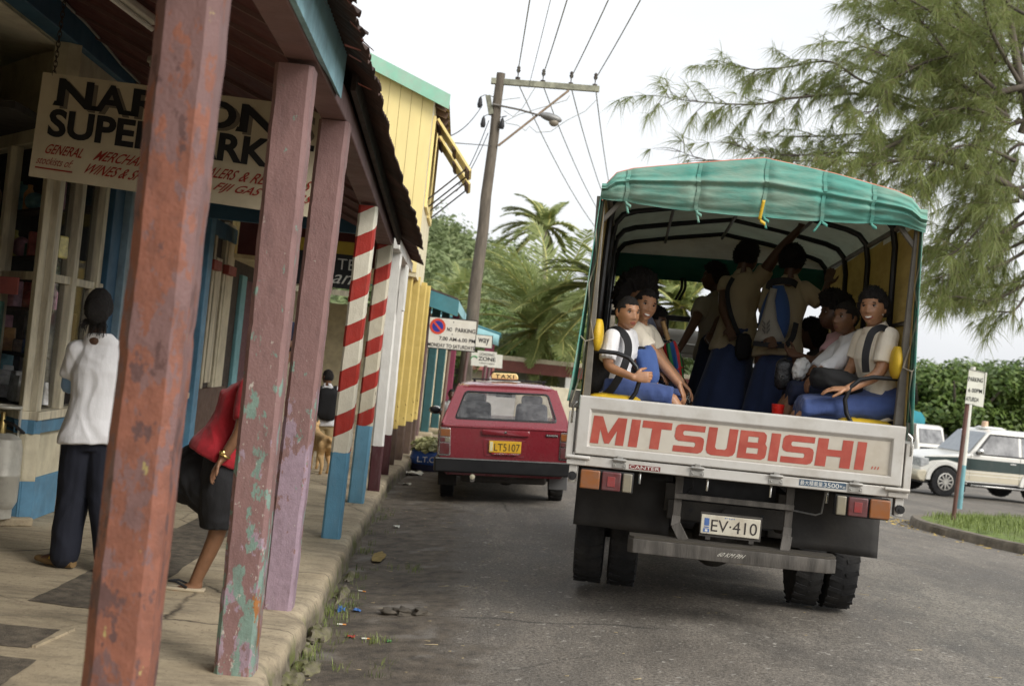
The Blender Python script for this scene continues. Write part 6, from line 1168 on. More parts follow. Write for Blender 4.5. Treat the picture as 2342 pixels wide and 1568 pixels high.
def limb(pix, r0, r1, dens, tw=.14, L=(.5, 1.25), y0=0.0, dy=0.0):
    n = len(pix); P_ = [k5(x, y, TY_ + y0 + dy * i / max(1, n - 1)) for i, (x, y) in enumerate(pix)]
    for i in range(n): P_[i] += V((0, r.gauss(0, .15), 0))
    pts = []
    for i in range(n - 1):
        for k in range(6):
            t = k / 6; a, b, c, d = P_[max(i - 1, 0)], P_[i], P_[i + 1], P_[min(i + 2, n - 1)]
            pts.append(.5 * ((2 * b) + (c - a) * t + (2 * a - 5 * b + 4 * c - d) * t * t + (3 * b - a - 3 * c + d) * t ** 3))
    pts.append(P_[-1]); N = len(pts); wood.tube(pts, [lerp(r0, r1, i / (N - 1)) for i in range(N)], 7); acc = 0
    for i in range(1, N):
        sg_ = pts[i] - pts[i - 1]; acc += sg_.length
        while acc > tw:
            acc -= tw; f = i / N; d = sg_.normalized(); pr = V((r.gauss(0, 1), r.gauss(0, 1), r.gauss(.1, .8))); pr = (pr - d * pr.dot(d)).normalized(); twig(pts[i], (d * r.uniform(.3, 1) + pr * r.uniform(.4, 1)).normalized(), r.uniform(*L) * (1 - .3 * f), .012, dens)
    twig(pts[-1], (pts[-1] - pts[-2]).normalized(), L[1] * .8, .01, dens)
tr0 = k5(1830, 3200); tr0.z = -1.0
wood.tube([V((15.6, 30, -1.4)), V((15.2, 30, 1)), V((14.6, 30, 3.5)), k5(1930, 900), k5(1860, 760), k5(1790, 600), k5(1730, 300), k5(1680, 0), k5(1620, -300)], [.42, .38, .33, .27, .20, .13, .10, .08, .05], 10)
LB = [ ([(1740, 350), (1600, 250), (1480, 80), (1380, -60)], .05, .012, .95, 1.2, .3), ([(1640, 420), (1520, 320), (1400, 260), (1280, 120), (1180, 20), (1090, -60)], .05, .012, .95, -1.2, .8), ([(1780, 560), (1690, 600), (1560, 540), (1440, 520), (1340, 560), (1220, 620)], .05, .012, .95, -1.0, .4), ([(1800, 700), (1720, 700), (1640, 790), (1540, 900), (1440, 960)], .05, .012, .9, .9, -.6), ([(1780, 100), (1700, 20), (1640, -80)], .05, .02, .95, -.6, .5), ([(1790, 1000), (1700, 1080), (1620, 1180), (1560, 1290)], .05, .012, .9, .6, .5), ([(1800, 880), (1700, 930), (1560, 1060), (1470, 1180), (1380, 1230)], .05, .012, .85, -.8, -.5), ([(1810, 1120), (1720, 1180), (1560, 1230), (1420, 1300)], .05, .012, .85, -.3, .5), ([(1820, 1250), (1740, 1340), (1640, 1370), (1500, 1380), (1400, 1400)], .05, .012, .8, .9, .3), ([(1760, 180), (1640, 60), (1560, -40), (1480, -120)], .05, .015, .95, .9, 1), ([(1690, 220), (1540, 190), (1380, 100), (1260, 30), (1160, -40)], .05, .012, .95, -.4, -.6), ([(1730, 420), (1580, 380), (1440, 330), (1330, 250), (1240, 240)], .05, .012, .95, .2, 1.2), ([(1800, 500), (1700, 480), (1620, 420), (1500, 430), (1380, 500)], .05, .012, .95, .7, 1.2),
    #  (points in the tree photo, radius at root, tip, density, y offset, y drift)
    ([(1745, 640), (1800, 430), (1560, 470), (1300, 610), (1080, 720), (900, 800)], .10, .03, .85, 0, -1), ([(1790, 950), (1640, 850), (1450, 790), (1250, 760), (1020, 790), (850, 770)], .10, .025, .85, -.5, -1),
    ([(1560, 470), (1300, 530), (1000, 452), (650, 467), (480, 500), (200, 490), (20, 462)], .055, .008, .62, .3, .5), ([(1250, 500), (980, 400), (830, 300), (640, 312), (480, 330), (370, 300)], .04, .008, .7, .4, .8),
    ([(1740, 960), (1560, 990), (1400, 1130), (1330, 1160)], .06, .02, .85, -.5, .5), ([(1790, 1050), (1640, 1120), (1500, 1180), (1320, 1190)], .06, .015, .85, .5, 0), ([(1780, 1200), (1640, 1270), (1500, 1290), (1340, 1330)], .05, .012, .8, .3, -.5), ([(1790, 1330), (1690, 1400), (1600, 1440), (1420, 1420), (1320, 1470)], .05, .01, .75, 0, -.3), ([(1800, 1420), (1700, 1490), (1580, 1480)], .04, .01, .8, 0, .4),
    ([(1700, 560), (1600, 330), (1400, 180), (1200, 90), (1060, 40)], .08, .015, .9, .5, 1), ([(1640, 300), (1500, 120), (1350, 0), (1200, -80)], .07, .015, .95, 0, .5), ([(1700, 560), (1450, 380), (1230, 330), (1050, 260), (960, 210)], .06, .012, .95, -.3, -.8), ([(1620, 200), (1450, 40), (1280, -100)], .06, .02, .9, .6, 1), ([(1720, 400), (1600, 150), (1560, -60)], .06, .02, .95, -.8, -1), ([(1770, 300), (1720, 120), (1690, -50)], .06, .02, .95, .3, 1.5), ([(1760, 250), (1800, 90), (1780, -60)], .05, .02, .9, .3, 1),
    ([(1600, 480), (1400, 420), (1200, 420), (1000, 330), (880, 360)], .05, .012, .9, .8, 1), ([(1650, 560), (1480, 560), (1320, 640), (1200, 690), (1000, 640), (800, 660), (620, 650)], .05, .01, .75, .9, 1), ([(1500, 650), (1300, 730), (1100, 740), (900, 720), (700, 745), (560, 730)], .04, .01, .7, .6, .8),
    ([(1560, 600), (1480, 760), (1400, 840), (1300, 850)], .05, .012, .85, .4, .3), ([(900, 720), (700, 740), (500, 735), (380, 700)], .02, .006, .35, .3, .3), ([(800, 770), (500, 770), (240, 765), (120, 710)], .018, .005, .25, .3, .3), ([(1700, 780), (1560, 700), (1400, 720), (1250, 860)], .05, .012, .85, -.6, -.8), ([(1600, 300), (1420, 260), (1260, 200), (1120, 150), (1000, 60)], .05, .01, .95, .9, 1.4), ([(1760, 560), (1660, 640), (1600, 730), (1560, 860)], .05, .012, .85, .8, .8), ([(1740, 760), (1690, 850), (1640, 960), (1580, 1060)], .05, .012, .75, .8, .4), ([(1500, 250), (1300, 300), (1150, 380), (1050, 520), (960, 560)], .04, .01, .85, -.6, -.5)]
for pix, r0, r1, dn, y0, dy in LB: limb(pix, r0, r1, dn, y0=y0, dy=dy)
wood.build('trunk', M_BARK, cas, smooth=60); foli.build('crown', M_CAS, cas, smooth=0)

# --- coconut palms
def palm(name, label, base, crown, fronds, Lf, tr_r=.2, group=None, seed=1, lf=1.0, nuts=False):
    r = random.Random(seed); base, crown = V(base), V(crown); t = thing(name, label, 'palm tree', base, 0, group)
    m = MB(); n = 22; pts = [base.lerp(crown, k / n) + V((.25 * math.sin(math.pi * k / n) * (crown.z - base.z) * .05, 0, 0)) for k in range(n + 1)]
    m.tube(pts, [tr_r * (1.25 if k == 0 else 1.0 - .25 * k / n) * (1 + .06 * (k % 2)) for k in range(n + 1)], 12); m.build('trunk', mat('palm_trunk', (.22, .19, .15), .9, var=.3, vs=3, bump=.7, vscale=(1, 1, 4)), t)
    fm, rm = MB(), MB(); fronds = list(fronds) + [(a + r.gauss(0, .22), b + r.gauss(.08, .2), c_ * r.uniform(.85, 1.1), d_ + r.gauss(0, .45)) for a, b, c_, d_ in fronds if r.random() < .6]
    for (dx, dz, L_, yy) in fronds:
        d = V((dx, yy, dz)).normalized(); L = Lf * L_; p = V(crown); N = 30; pl = [p]; dd = V(d)
        for i in range(N):
            dd = (dd + V((-.020, 0, -.026 - .038 * i / N))).normalized(); p = p + dd * L / N; pl.append(p)
        rm.tube(pl, [.055 * lf * (1 - .85 * i / N) for i in range(N + 1)], 5)
        for i in range(2, N + 1):
            tg = (pl[i] - pl[i - 1]).normalized(); sd = tg.cross(V((0, 0, 1))); sd = sd.normalized() if sd.length > .05 else V((1, 0, 0)); upv = sd.cross(tg)
            f = i / N; ll = L * .27 * (math.sin(math.pi * min(1, .12 + f * .86)) ** .6) * r.uniform(.85, 1.1)
            for s in (-1, 1):
                for h in range(2):
                    b = pl[i - 1].lerp(pl[i], h / 2 + r.uniform(0, .3)); ld = (sd * s * .9 + tg * .75 + upv * .15 + V((-.30, 0, -.06)) + V((r.gauss(0, .1), r.gauss(0, .1), r.gauss(0, .1)))).normalized(); wv = ld.cross(upv); wv = wv.normalized() * .031 * lf if wv.length > .05 else sd * .028
                    q1 = b + ld * ll * .5 + V((-.02, 0, -.03 * ll)); q2 = b + ld * ll + V((-.08 * ll, 0, -.10 * ll)); fm.add([b - wv * .6, b + wv * .6, q1 + wv, q1 - wv, q2], [(0, 1, 2, 3), (3, 2, 4)])
    c = fm.build('crown', M_PALM, t, smooth=0); rm.build('frond_ribs', M_PALMR, c)
    if nuts:
        for k in range(7): m = MB(); a = k * .9; m.ball(crown + V((math.cos(a) * .3, math.sin(a) * .3 - .1, -.25 - .1 * (k % 2))), (.12, .12, .15), 10, 7); m.build('coconut', mat('coconut_husk', (.30, .26, .07), .5), t)
    return t
c = atY(1232, 752, 47)
FR1 = [(-.95, .80, 1.25, -.3), (-1, .45, 1.3, .2), (-.75, 1.1, 1.2, -.4), (-1, .12, 1.1, -.4), (-.35, 1.2, 1.2, .3), (-.1, 1.3, 1.15, -.4), (.25, 1.3, 1.25, .2), (.55, 1.2, 1.2, -.3), (.8, .9, 1.0, .3), (.95, .55, .9, -.5), (1, .2, .85, .2), (.9, -.25, .85, -.3), (.6, -.6, .7, .2), (-.8, -.2, .95, -.5), (-.7, -.55, .8, .2), (-.55, .9, 1.1, .8), (.4, .9, 1, .9), (-.3, -.8, .6, -.3), (0, .8, 1, -1), (-.6, .4, 1, -1), (.6, .3, .9, -1), (.3, -.7, .6, -.6)]
palm('coconut_palm', 'large leaning coconut palm with yellow ribbed fronds directly beyond the taxi', (c.x - .1, 47, -.2), c, FR1, 3.7, .27, seed=2, nuts=True)
c = atY(1246, 520, 74)
FRW = [(-1, .35, 1.1, 0), (-1, .0, 1.1, .3), (-.8, .75, 1.0, -.3), (-1, -.25, 1.05, -.2), (-.6, .9, 1.0, .2), (-.25, 1.0, .95, 0), (.55, .9, .9, .3), (.8, .4, .8, -.2), (.8, -.1, .7, .2), (.5, -.5, .6, .3), (-.7, -.6, .9, .3), (-.9, .5, 1, .8), (.3, .5, .9, -.9), (-.5, .2, 1, -1), (-.3, .8, .9, .6), (-.6, .95, 1, .4)]
palm('coconut_palm', 'tall windswept coconut palm rising behind the large one', (c.x + .6, 74, -.2), c, FRW, 3.0, .17, seed=5, lf=1.6)
for (x, y, Y, L_, lb, sd_) in ((1560, 700, 52, 3.2, 'coconut palm seen through the front of the canopy', 7), (1400, 668, 44, 2.9, 'coconut palm partly hidden by the canopy corner post', 9), (1045, 705, 110, 3.6, 'small palm far up the wooded hillside', 11), (1005, 560, 150, 4.0, 'palm standing on the ridge above the yellow house', 13)):
    c = atY(x, y, Y); g = -.2 if Y < 80 else c.z - 5; palm('coconut_palm', lb, (c.x, Y, g), c, FRW if sd_ % 4 == 1 else FR1, L_, .2, seed=sd_, lf=1.3)

# --- wooded hill
def hill_z(x, y):
    ridge = 16.5 * ss(-160, -20, x) * (1 - .42 * ss(-4, 14, x)) * (1 - .95 * ss(14, 30, x)); return -3 + ridge * ss(75, 165, y) + 1.6 * mnoise.noise(V((x * .05, y * .05, 0))) * ss(75, 110, y)
m = MB(); m.grid(40, 24, lambda u, v: (lambda x, y: V((x, y, hill_z(x, y))))(lerp(-120, 160, u), lerp(70, 230, v))); struct(m.build('hill', M_HILLG))
r = random.Random(8); m = MB()
for k in range(640):
    y = 78 + 92 * r.random() ** .9; x = r.uniform(-14 - y * .02, y * .15 + 3); s = r.uniform(.8, 2.6) * (1 + y / 400); z = hill_z(x, y) + s * .8
    for j in range(3): leaves(m, (x + r.gauss(0, s * .5), y + r.gauss(0, s * .5), z + r.gauss(.2, s * .35)), (s * .75, s * .75, s * .62), 70, r.choice((.20, .28, .36)) + y * .0008, r)
tag(m.build('wooded_hillside', M_HILL, smooth=0), 'dense green wood covering the far hillside', 'woodland', kind='stuff')

# --- clipped fig trees behind the off-road car
def bushy(name, label, x, y, g, h, w_, seed, group, mt=M_FIC, n=26, leaf=.17):
    r = random.Random(seed); t = thing(name, label, 'tree', (x, y, g), 0, group); m = MB(); m.tube([(x, y, g), (x + .1, y, g + h * .3), (x, y, g + h * .6)], [.28, .22, .12], 10)
    for k in range(6): a = k * 1.05; m.tube([(x, y, g + h * .35), (x + math.cos(a) * w_ * .3, y + math.sin(a) * w_ * .3, g + h * .6), (x + math.cos(a) * w_ * .45, y + math.sin(a) * w_ * .45, g + h * .75)], [.12, .08, .03], 6)
    m.build('trunk', M_BARK, t); m = MB()
    for k in range(n):
        a = r.uniform(0, 6.28); q = r.uniform(0, 1) ** .5; cx, cy, cz = x + math.cos(a) * q * w_ * .42, y + math.sin(a) * q * w_ * .42, g + h * r.uniform(.22, .86)
        leaves(m, (cx, cy, cz), (w_ * .2, w_ * .2, h * .13), 210, leaf, r)
    m.build('crown', mt, t, smooth=0); return t
for k, (px_, top_, Y, w_, lb) in enumerate(((2120, 812, 62, 5.5, 'clipped dark green fig tree, leftmost above the parked truck'), (2205, 806, 61, 5.5, 'clipped dark green fig tree behind the verge sign'), (2290, 812, 62, 5.5, 'clipped dark green fig tree above the off-road car'), (2375, 815, 61, 5.5, 'clipped dark green fig tree at the right edge'), (2050, 822, 64, 5, 'clipped dark green fig tree hidden by the canopy side'))):
    p = atY(px_, top_, Y); g = road_z(p.x, Y) - .05; bushy('fig_tree', lb, p.x, Y, g, p.z - g, w_, 40 + k, 'clipped fig trees along the far side of the street', n=40)
for k, (px_, py_, Y, h, w_, lb) in enumerate(((1330, 895, 34, 1.1, 1.4, 'low green garden bush between the taxi and the truck'), (1150, 850, 58, 4.0, 5, 'bushy tree beneath the palms beyond the taxi'), (1300, 840, 60, 4.5, 6, 'bushy tree under the palms left of the truck'), (1450, 820, 66, 5, 7, 'bushy tree seen through the canopy opening'), (1045, 840, 62, 5, 6, 'bushy tree behind the lamp pole'))):
    p = atY(px_, py_, Y); bushy('bushy_tree', lb, p.x, Y, -.3, h, w_, 60 + k, None, n=26)
r = random.Random(19); m = MB()
for k in range(150):
    y = r.uniform(82, 104); x = r.uniform(10, 75); s = r.uniform(1.0, 1.9)
    for j in range(2): leaves(m, (x + r.gauss(0, s * .4), y, -1.6 + r.uniform(.6, 3.6)), (s, s, s * .8), 60, .34, r)
tag(m.build('far_treeline', M_HILL, smooth=0), 'low far belt of green trees closing the side street', 'woodland', kind='stuff')
# ------------------------------------------------------------------ people
def skinmat(name, c):
    t = Nt(name); n = t.noise(18, 4, .6); t.set('Base Color', t.mix(t.step(n, .35, .65), tuple(v * .88 for v in c), tuple(min(1, v * 1.08) for v in c))); t.set('Roughness', .43); t.set('Subsurface Weight', 0.0); t.set('Specular IOR Level', .5); t.bump(t.noise(70, 4, .6), .12, .004); return t.mat
SK = [skinmat('skin_warm_brown', (.42, .215, .118)), skinmat('skin_brown', (.23, .115, .062)), skinmat('skin_dark_brown', (.105, .052, .031))]
LIP = [mat('lip_warm', (.27, .085, .06), .45), mat('lip_brown', (.17, .065, .048), .45), mat('lip_dark', (.09, .04, .03), .45)]
M_EYEW, M_IRIS, M_TEETH = mat('eye_white', (.40, .36, .32), .3, var=.03), mat('eye_iris', (.018, .010, .007), .15, var=.03), mat('teeth', (.80, .77, .70), .3, var=.03)
M_MOUTH = mat('mouth_inside', (.05, .012, .012), .6)
def hairmat(name, c):
    t = Nt(name); t.set('Base Color', t.mix(t.step(t.noise(60, 4, .7), .4, .7), c, tuple(v * 2.6 for v in c))); t.set('Roughness', .7); t.bump(t.noise(95, 4, .8), 1.0, .02); return t.mat
M_HAIR = hairmat('black_hair', (.009, .007, .006))
def cloth(name, c, c2=None, weave=.15, var=.08):
    t = Nt(name); t.set('Base Color', t.mix(t.step(t.noise(7, 4), .35, .7), c, c2 or tuple(v * (1 - var) for v in c))); t.set('Roughness', .85); t.set('Sheen Weight', .15 if max(c) > .1 else 0.0)
    t.bump(t.math('ADD', t.noise(14, 4, .6, t.co((1, 1, .45))), t.math('MULTIPLY', t.noise(240, 2), weave)), .35, .02); return t.mat
M_SHW, M_SHC, M_SHB, M_SHP = cloth('white_cotton', srgb(228, 228, 230)), cloth('cream_blouse', srgb(240, 230, 210)), cloth('beige_blouse', srgb(176, 160, 130)), cloth('pink_shirt', srgb(215, 170, 178))
M_BLUES = cloth('school_blue_shaded', srgb(50, 64, 102), srgb(42, 54, 88))  # darker copy of the school blue, truck shade put into the colour
M_BLUEC, M_NAVY = cloth('school_blue_cotton', srgb(64, 84, 136), srgb(52, 70, 118)), cloth('navy_cotton', srgb(32, 40, 66))
M_BLK, M_REDC, M_BLKC = cloth('black_nylon', (.012, .012, .014)), cloth('red_shirt_cotton', srgb(176, 26, 40), srgb(140, 18, 30)), cloth('black_shorts_cotton', (.012, .012, .014))
M_NAVYD = cloth('dark_navy_track', srgb(20, 24, 38)); M_LTBL = cloth('light_blue_sleeve', srgb(140, 175, 215)); M_KHAKI = cloth('khaki_cotton', srgb(180, 160, 120))
def gs(x, s): return math.exp(-(x / s) ** 2)
def head_local(d, feat=1.0, smile=0.0):
    x, y, z = d; a, b, c = .0735, .0945, .113; k = 1 / math.sqrt((x / a) ** 2 + (y / b) ** 2 + (z / c) ** 2); p = V((x * k, y * k, z * k)); t = max(0, -p.z / c)
    p.x *= 1 - .26 * t ** 1.8 + .05 * gs(p.z + .01, .05)
    if p.y < 0: p.y *= 1 - .30 * t; p.z += .028 * t * min(1, -p.y / .03)
    f = ss(.02, .6, y)
    if y > 0: p.y += f * (.034 * t ** 1.6)
    X, Z = p.x, p.z
    if f > 0 and feat:
        q = 0.0
        q += .021 * gs(X, .0125) * gs(Z + .024, .013) + .012 * gs(X, .0095) * gs(Z + .004, .02) + .0105 * (gs(X - .0155, .0085) + gs(X + .0155, .0085)) * gs(Z + .029, .009)
        q += .0050 * gs(Z - .034, .010) * gs(X, .045) - .0095 * (gs(X - .031, .016) + gs(X + .031, .016)) * gs(Z - .014, .011)
        q += (.004 + .004 * smile) * (gs(X - .042, .02) + gs(X + .042, .02)) * gs(Z + .022, .02)
        q += .0105 * gs(X, .023 + .006 * smile) * (gs(Z + .0515, .0068) + 1.1 * gs(Z + .065, .0070)) - .006 * gs(X, .022 + .008 * smile) * gs(Z + .058, .003 + .002 * smile) - .004 * gs(X, .012) * gs(Z + .078, .008)
        q += .009 * gs(X, .02) * gs(Z + .096, .013)
        p.y += q * feat * f
    return p
def frame(face, up=(0, 0, 1)):
    f = V(face).normalized(); rt = f.cross(V(up)).normalized(); u = rt.cross(f); return Matrix((rt, f, u)).transposed()
def add_head(m, hc, Mx, s, smile, n=(44, 56)):
    rings = []
    for i in range(n[0] + 1):
        th = math.pi * clamp(i / n[0], .004, .996); rings.append([V(hc) + Mx @ (head_local(V((math.sin(th) * math.sin(2 * math.pi * j / n[1]), math.sin(th) * math.cos(2 * math.pi * j / n[1]), math.cos(th))), 1, smile) * s) for j in range(n[1])])
    m.loft(rings)
    for sx in (-1, 1):
        rot = Mx @ Matrix.Rotation(sx * -.35, 3, 'Z'); c = V(hc) + Mx @ V((sx * .078, -.008, -.004)) * s; m.ball(c, (.008 * s, .019 * s, .031 * s), 12, 9, rot=rot)
        m.ball(c + rot @ V((sx * .003, -.006, .008)) * s, (.010 * s, .012 * s, .020 * s), 10, 8, rot=rot)
def etube(m, secs, n=20):
    """elliptic loft: (centre, side vector half-width, front vector half-depth)"""
    m.loft([[V(c) + V(a) * math.copysign(abs(math.cos(2 * math.pi * k / n)) ** .85, math.cos(2 * math.pi * k / n)) + V(b) * math.sin(2 * math.pi * k / n) for k in range(n)] for c, a, b in secs])
def limb3(m, pts, rads, n=12, sub=5):
    P, Q = [], []
    pts = [V(p) for p in pts]
    for i in range(len(pts) - 1):
        for k in range(sub): t = k / sub; P.append(pts[i].lerp(pts[i + 1], t)); Q.append(lerp(rads[i], rads[i + 1], t))
    P.append(pts[-1]); Q.append(rads[-1])
    for _ in range(2): P = [P[0]] + [(P[i - 1] + P[i] * 2 + P[i + 1]) / 4 for i in range(1, len(P) - 1)] + [P[-1]]
    m.tube(P, Q, n); m.ball(P[0], Q[0], 12, 8); m.ball(P[-1], Q[-1], 12, 8)
def hand(m, w, d, pn, s=1.0, curl=.5, side=1, spread=.12):
    """wrist w, finger direction d, palm normal pn; side +1 puts the thumb to d x pn"""
    d = V(d).normalized(); pn = V(pn); pn = (pn - d * pn.dot(d)).normalized(); sd = d.cross(pn) * side; w = V(w)
    L = .088 * s
    m.loft([[w + d * (L * f) + sd * (wd * s * math.cos(2 * math.pi * k / 12)) + pn * (th * s * math.sin(2 * math.pi * k / 12)) for k in range(12)] for f, wd, th in ((-.25, .024, .019), (0, .027, .018), (.35, .036, .017), (.75, .040, .0145), (1.0, .038, .012))])
    for i, (o, ln, r_) in enumerate(((.029, .070, .0088), (.0105, .079, .0092), (-.009, .073, .0088), (-.0275, .057, .0078))):
        p = w + d * (L * (.94 - .05 * (i == 3))) + sd * o * s; a = spread * (1.2 - i * .8) * .5; q = (d * math.cos(a) + sd * math.sin(a)).normalized(); pts = [p]; ang = curl * (.55 + .06 * i)
        for k, f in enumerate((.45, .32, .23)):
            q = (q * math.cos(ang) + pn * math.sin(ang)).normalized(); pn2 = pn; p = p + q * ln * f * s; pts.append(p); ang = curl * (.95 + .05 * i)
            q = (q - pn * 0).normalized()
        m.tube(pts, [r_ * s, r_ * s * .97, r_ * s * .9, r_ * s * .75], 8); m.ball(pts[-1], r_ * s * .75, 8, 6)
    p = w + d * L * .18 + sd * .026 * s; q = (d * .62 + sd * .68 + pn * .30).normalized(); pts = [p, p + q * .034 * s]; q = (d * .85 + sd * .25 + pn * (.25 + .4 * curl)).normalized(); pts += [pts[-1] + q * .030 * s, pts[-1] + q * .052 * s]
    m.tube(pts, [.0125 * s, .0115 * s, .0105 * s, .0085 * s], 8); m.ball(pts[-1], .0085 * s, 8, 6)
def remesh(m, vox, it=4, wr=0.0, wsc=(9, 9, 4), seed=0):
    me = m.mesh('tmp', smooth=0); ob = bpy.data.objects.new('tmp', me); COL.objects.link(ob)
    md = ob.modifiers.new('r', 'REMESH'); md.mode = 'VOXEL'; md.voxel_size = vox; sm = ob.modifiers.new('s', 'SMOOTH'); sm.factor = .5; sm.iterations = it
    bpy.context.view_layer.update(); out = bpy.data.meshes.new_from_object(ob.evaluated_get(bpy.context.evaluated_depsgraph_get())); bpy.data.objects.remove(ob); bpy.data.meshes.remove(me)
    if wr:
        nn = [v.normal.copy() for v in out.vertices]
        for v, q in zip(out.vertices, nn):
            p = V((v.co.x * wsc[0], v.co.y * wsc[1], v.co.z * wsc[2])) + V((seed, seed * .7, 0)); a = mnoise.noise(p + V((mnoise.noise(p * .6) * 1.5, 0, mnoise.noise(p * .5 + V((5, 0, 0)))))); b = mnoise.noise(p * 2.1)
            v.co += q * wr * ((1 - abs(a) * 2.2) * .7 + b * .5)
    out.polygons.foreach_set('use_smooth', [True] * len(out.polygons)); return out
def mobj(name, me, mats, parent=None, origin=None):
    o = bpy.data.objects.new(name, me); COL.objects.link(o); org = wloc(parent) if parent is not None else V(origin or (0, 0, 0)); me.transform(Matrix.Translation(-org))
    for k in (mats if isinstance(mats, (list, tuple)) else [mats]): me.materials.append(k)
    if parent is not None: o.parent = parent
    else: o.location = org
    return o
def hair_cap(hc, Mx, s, kind, r):
    """short curly cap, cropped cap, tied-back hair or afro, grown off the skull surface"""
    m = MB(); m.hairy = []; off, amp, hl = dict(crop=(.007, .003, .060), curly=(.024, .014, .056), afro=(.072, .022, .050), big=(.095, .025, .045), tied=(.010, .006, .066), bob=(.035, .012, .055))[kind]
    nt, np_ = (36, 64); rings = []; C = V(hc)
    for i in range(nt + 1):
        th = math.pi * clamp(i / nt, .004, .996); rg = []
        for j in range(np_):
            ph = 2 * math.pi * j / np_; d = V((math.sin(th) * math.sin(ph), math.sin(th) * math.cos(ph), math.cos(th))); p = head_local(d, 0)
            front = ss(-.25, .55, d.y); line = lerp(-.055 if kind not in ('bob', 'big', 'afro') else -.085, hl, front) + .006 * mnoise.noise(d * 9) + .004 * mnoise.noise(d * 30)
            if abs(d.x) > .6 and d.y > -.3: line = min(line, .030) if d.y > .25 else min(line, -.01)
            g = ss(line - .006, line + .012 + off * .3, p.z); n = mnoise.noise(d * 11 + V((0, 3, 1))) + .7 * mnoise.noise(d * 24) + .6 * mnoise.noise(d * 45); q = p + d * ((off + amp * n) * g - .006 * (1 - g))
            rg.append(C + Mx @ (q * s))
            if g > .8: m.hairy.append(rg[-1])
        rings.append(rg)
    m.loft(rings); return m
def person(label, J, skin=0, s=1.0, hs=1.0, face=(0, -1, 0), up=(0, 0, 1), hair='curly', vox=.006, smile=0.0, top=None, topmat=None, skirt=None, legs=True, hands=(None, None), sleeve=.62, group=None, eyes=True, collar=True, facing=(1, 0, 0), fat=1.0, bare_arms=True, open_mouth=False, origin=None):
    """J: joints hd nk sL sR eL eR wL wR hL hR kL kR aL aR (world points)"""
    J = {k: V(v) for k, v in J.items()}; Mx = frame(face, up); r = random.Random(sum(map(ord, label)))
    fw = V(facing); fw.z = 0; fw.normalize(); sdv = (J['sR'] - J['sL']).normalized(); pel = (J['hL'] + J['hR']) / 2; ch = (J['sL'] + J['sR']) / 2; upb = (ch - pel).normalized(); fr = upb.cross(sdv).normalized()
    if fr.dot(fw) < 0: fr = -fr
    sw = (J['sR'] - J['sL']).length / 2
    def torso(m, e, hem=False):
        hp = sdv * .5 + (J['hR'] - J['hL']).normalized() * .5
        etube(m, ([(pel - upb * .075 * s, hp * (.178 * s * fat + e), fr * (.138 * s * fat + e)), (pel - upb * .03 * s, hp * (.176 * s * fat + e), fr * (.136 * s * fat + e))] if hem else [(pel - upb * .10 * s, hp * (.10 * s + e), fr * (.085 * s * fat + e)), (pel - upb * .03 * s, hp * (.150 * s * fat + e), fr * (.108 * s * fat + e))]) + [ (pel + upb * .07 * s, hp * (.148 * s * fat + e), fr * (.106 * s * fat + e)), (pel.lerp(ch, .42), sdv * (.128 * s * fat + e), fr * (.094 * s * fat + e)), (pel.lerp(ch, .72) + fr * .008 * s, sdv * (.152 * s + e), fr * (.108 * s * fat + e)), (pel.lerp(ch, .92), sdv * (sw * .92 + e), fr * (.085 * s + e)), (ch + upb * .025 * s, sdv * (sw * .74 + e), fr * (.062 * s + e)), (ch.lerp(J['nk'], .75) + upb * .02 * s, sdv * (.062 * s + e), fr * (.056 * s + e))])
    m = MB(); torso(m, 0); hc = J['hd']
    limb3(m, [J['nk'] - upb * .03 * s, J['nk'], hc + Mx @ V((0, -.022, -.055)) * s], [.060 * s, .051 * s, .048 * s]); add_head(m, hc, Mx, s * hs, smile)
    for q, sg_ in (('L', -1), ('R', 1)):
        limb3(m, [J['s' + q], J['e' + q], J['w' + q]], [.056 * s, .040 * s, .027 * s])
        h = hands[0 if q == 'L' else 1]
        d = (J['w' + q] - J['e' + q]).normalized()
        if h is None: h = dict(d=d, pn=fr * -1 if abs(d.dot(fr)) < .8 else -upb, curl=.45)
        hand(m, J['w' + q] + V(h['d']).normalized() * .012, h['d'], h['pn'], s * h.get('s', 1.0), h.get('curl', .5), h.get('side', 1))
        if legs:
            limb3(m, [J['h' + q], J['k' + q], J['a' + q]], [.088 * s * fat, .056 * s, .036 * s]); ft = J.get('f' + q); ft = ft if ft is not None else (fw * .16 * s + V((0, 0, -.05 * s)))
            a = J['a' + q]; etube(m, [(a + ft * t + V((0, 0, zo * s)), sdv.cross(V((0, 0, 1))).cross(V((0, 0, 1))).normalized() * 0 + V((-ft.y, ft.x, 0)).normalized() * wd * s, V((0, 0, ht * s))) for t, zo, wd, ht in ((-.32, -.018, .022, .022), (0, -.02, .036, .036), (.5, -.012, .042, .028), (.9, -.008, .045, .018), (1.25, -.006, .030, .010))], 14)
    body = mobj('person', remesh(m, vox, 4), [SK[skin], LIP[skin]], None, origin or (pel.x, pel.y, min(J['aL'].z, J['aR'].z) - .06)); tag(body, label, 'person', group)
    Mi = Mx.transposed(); hs_ = s * hs
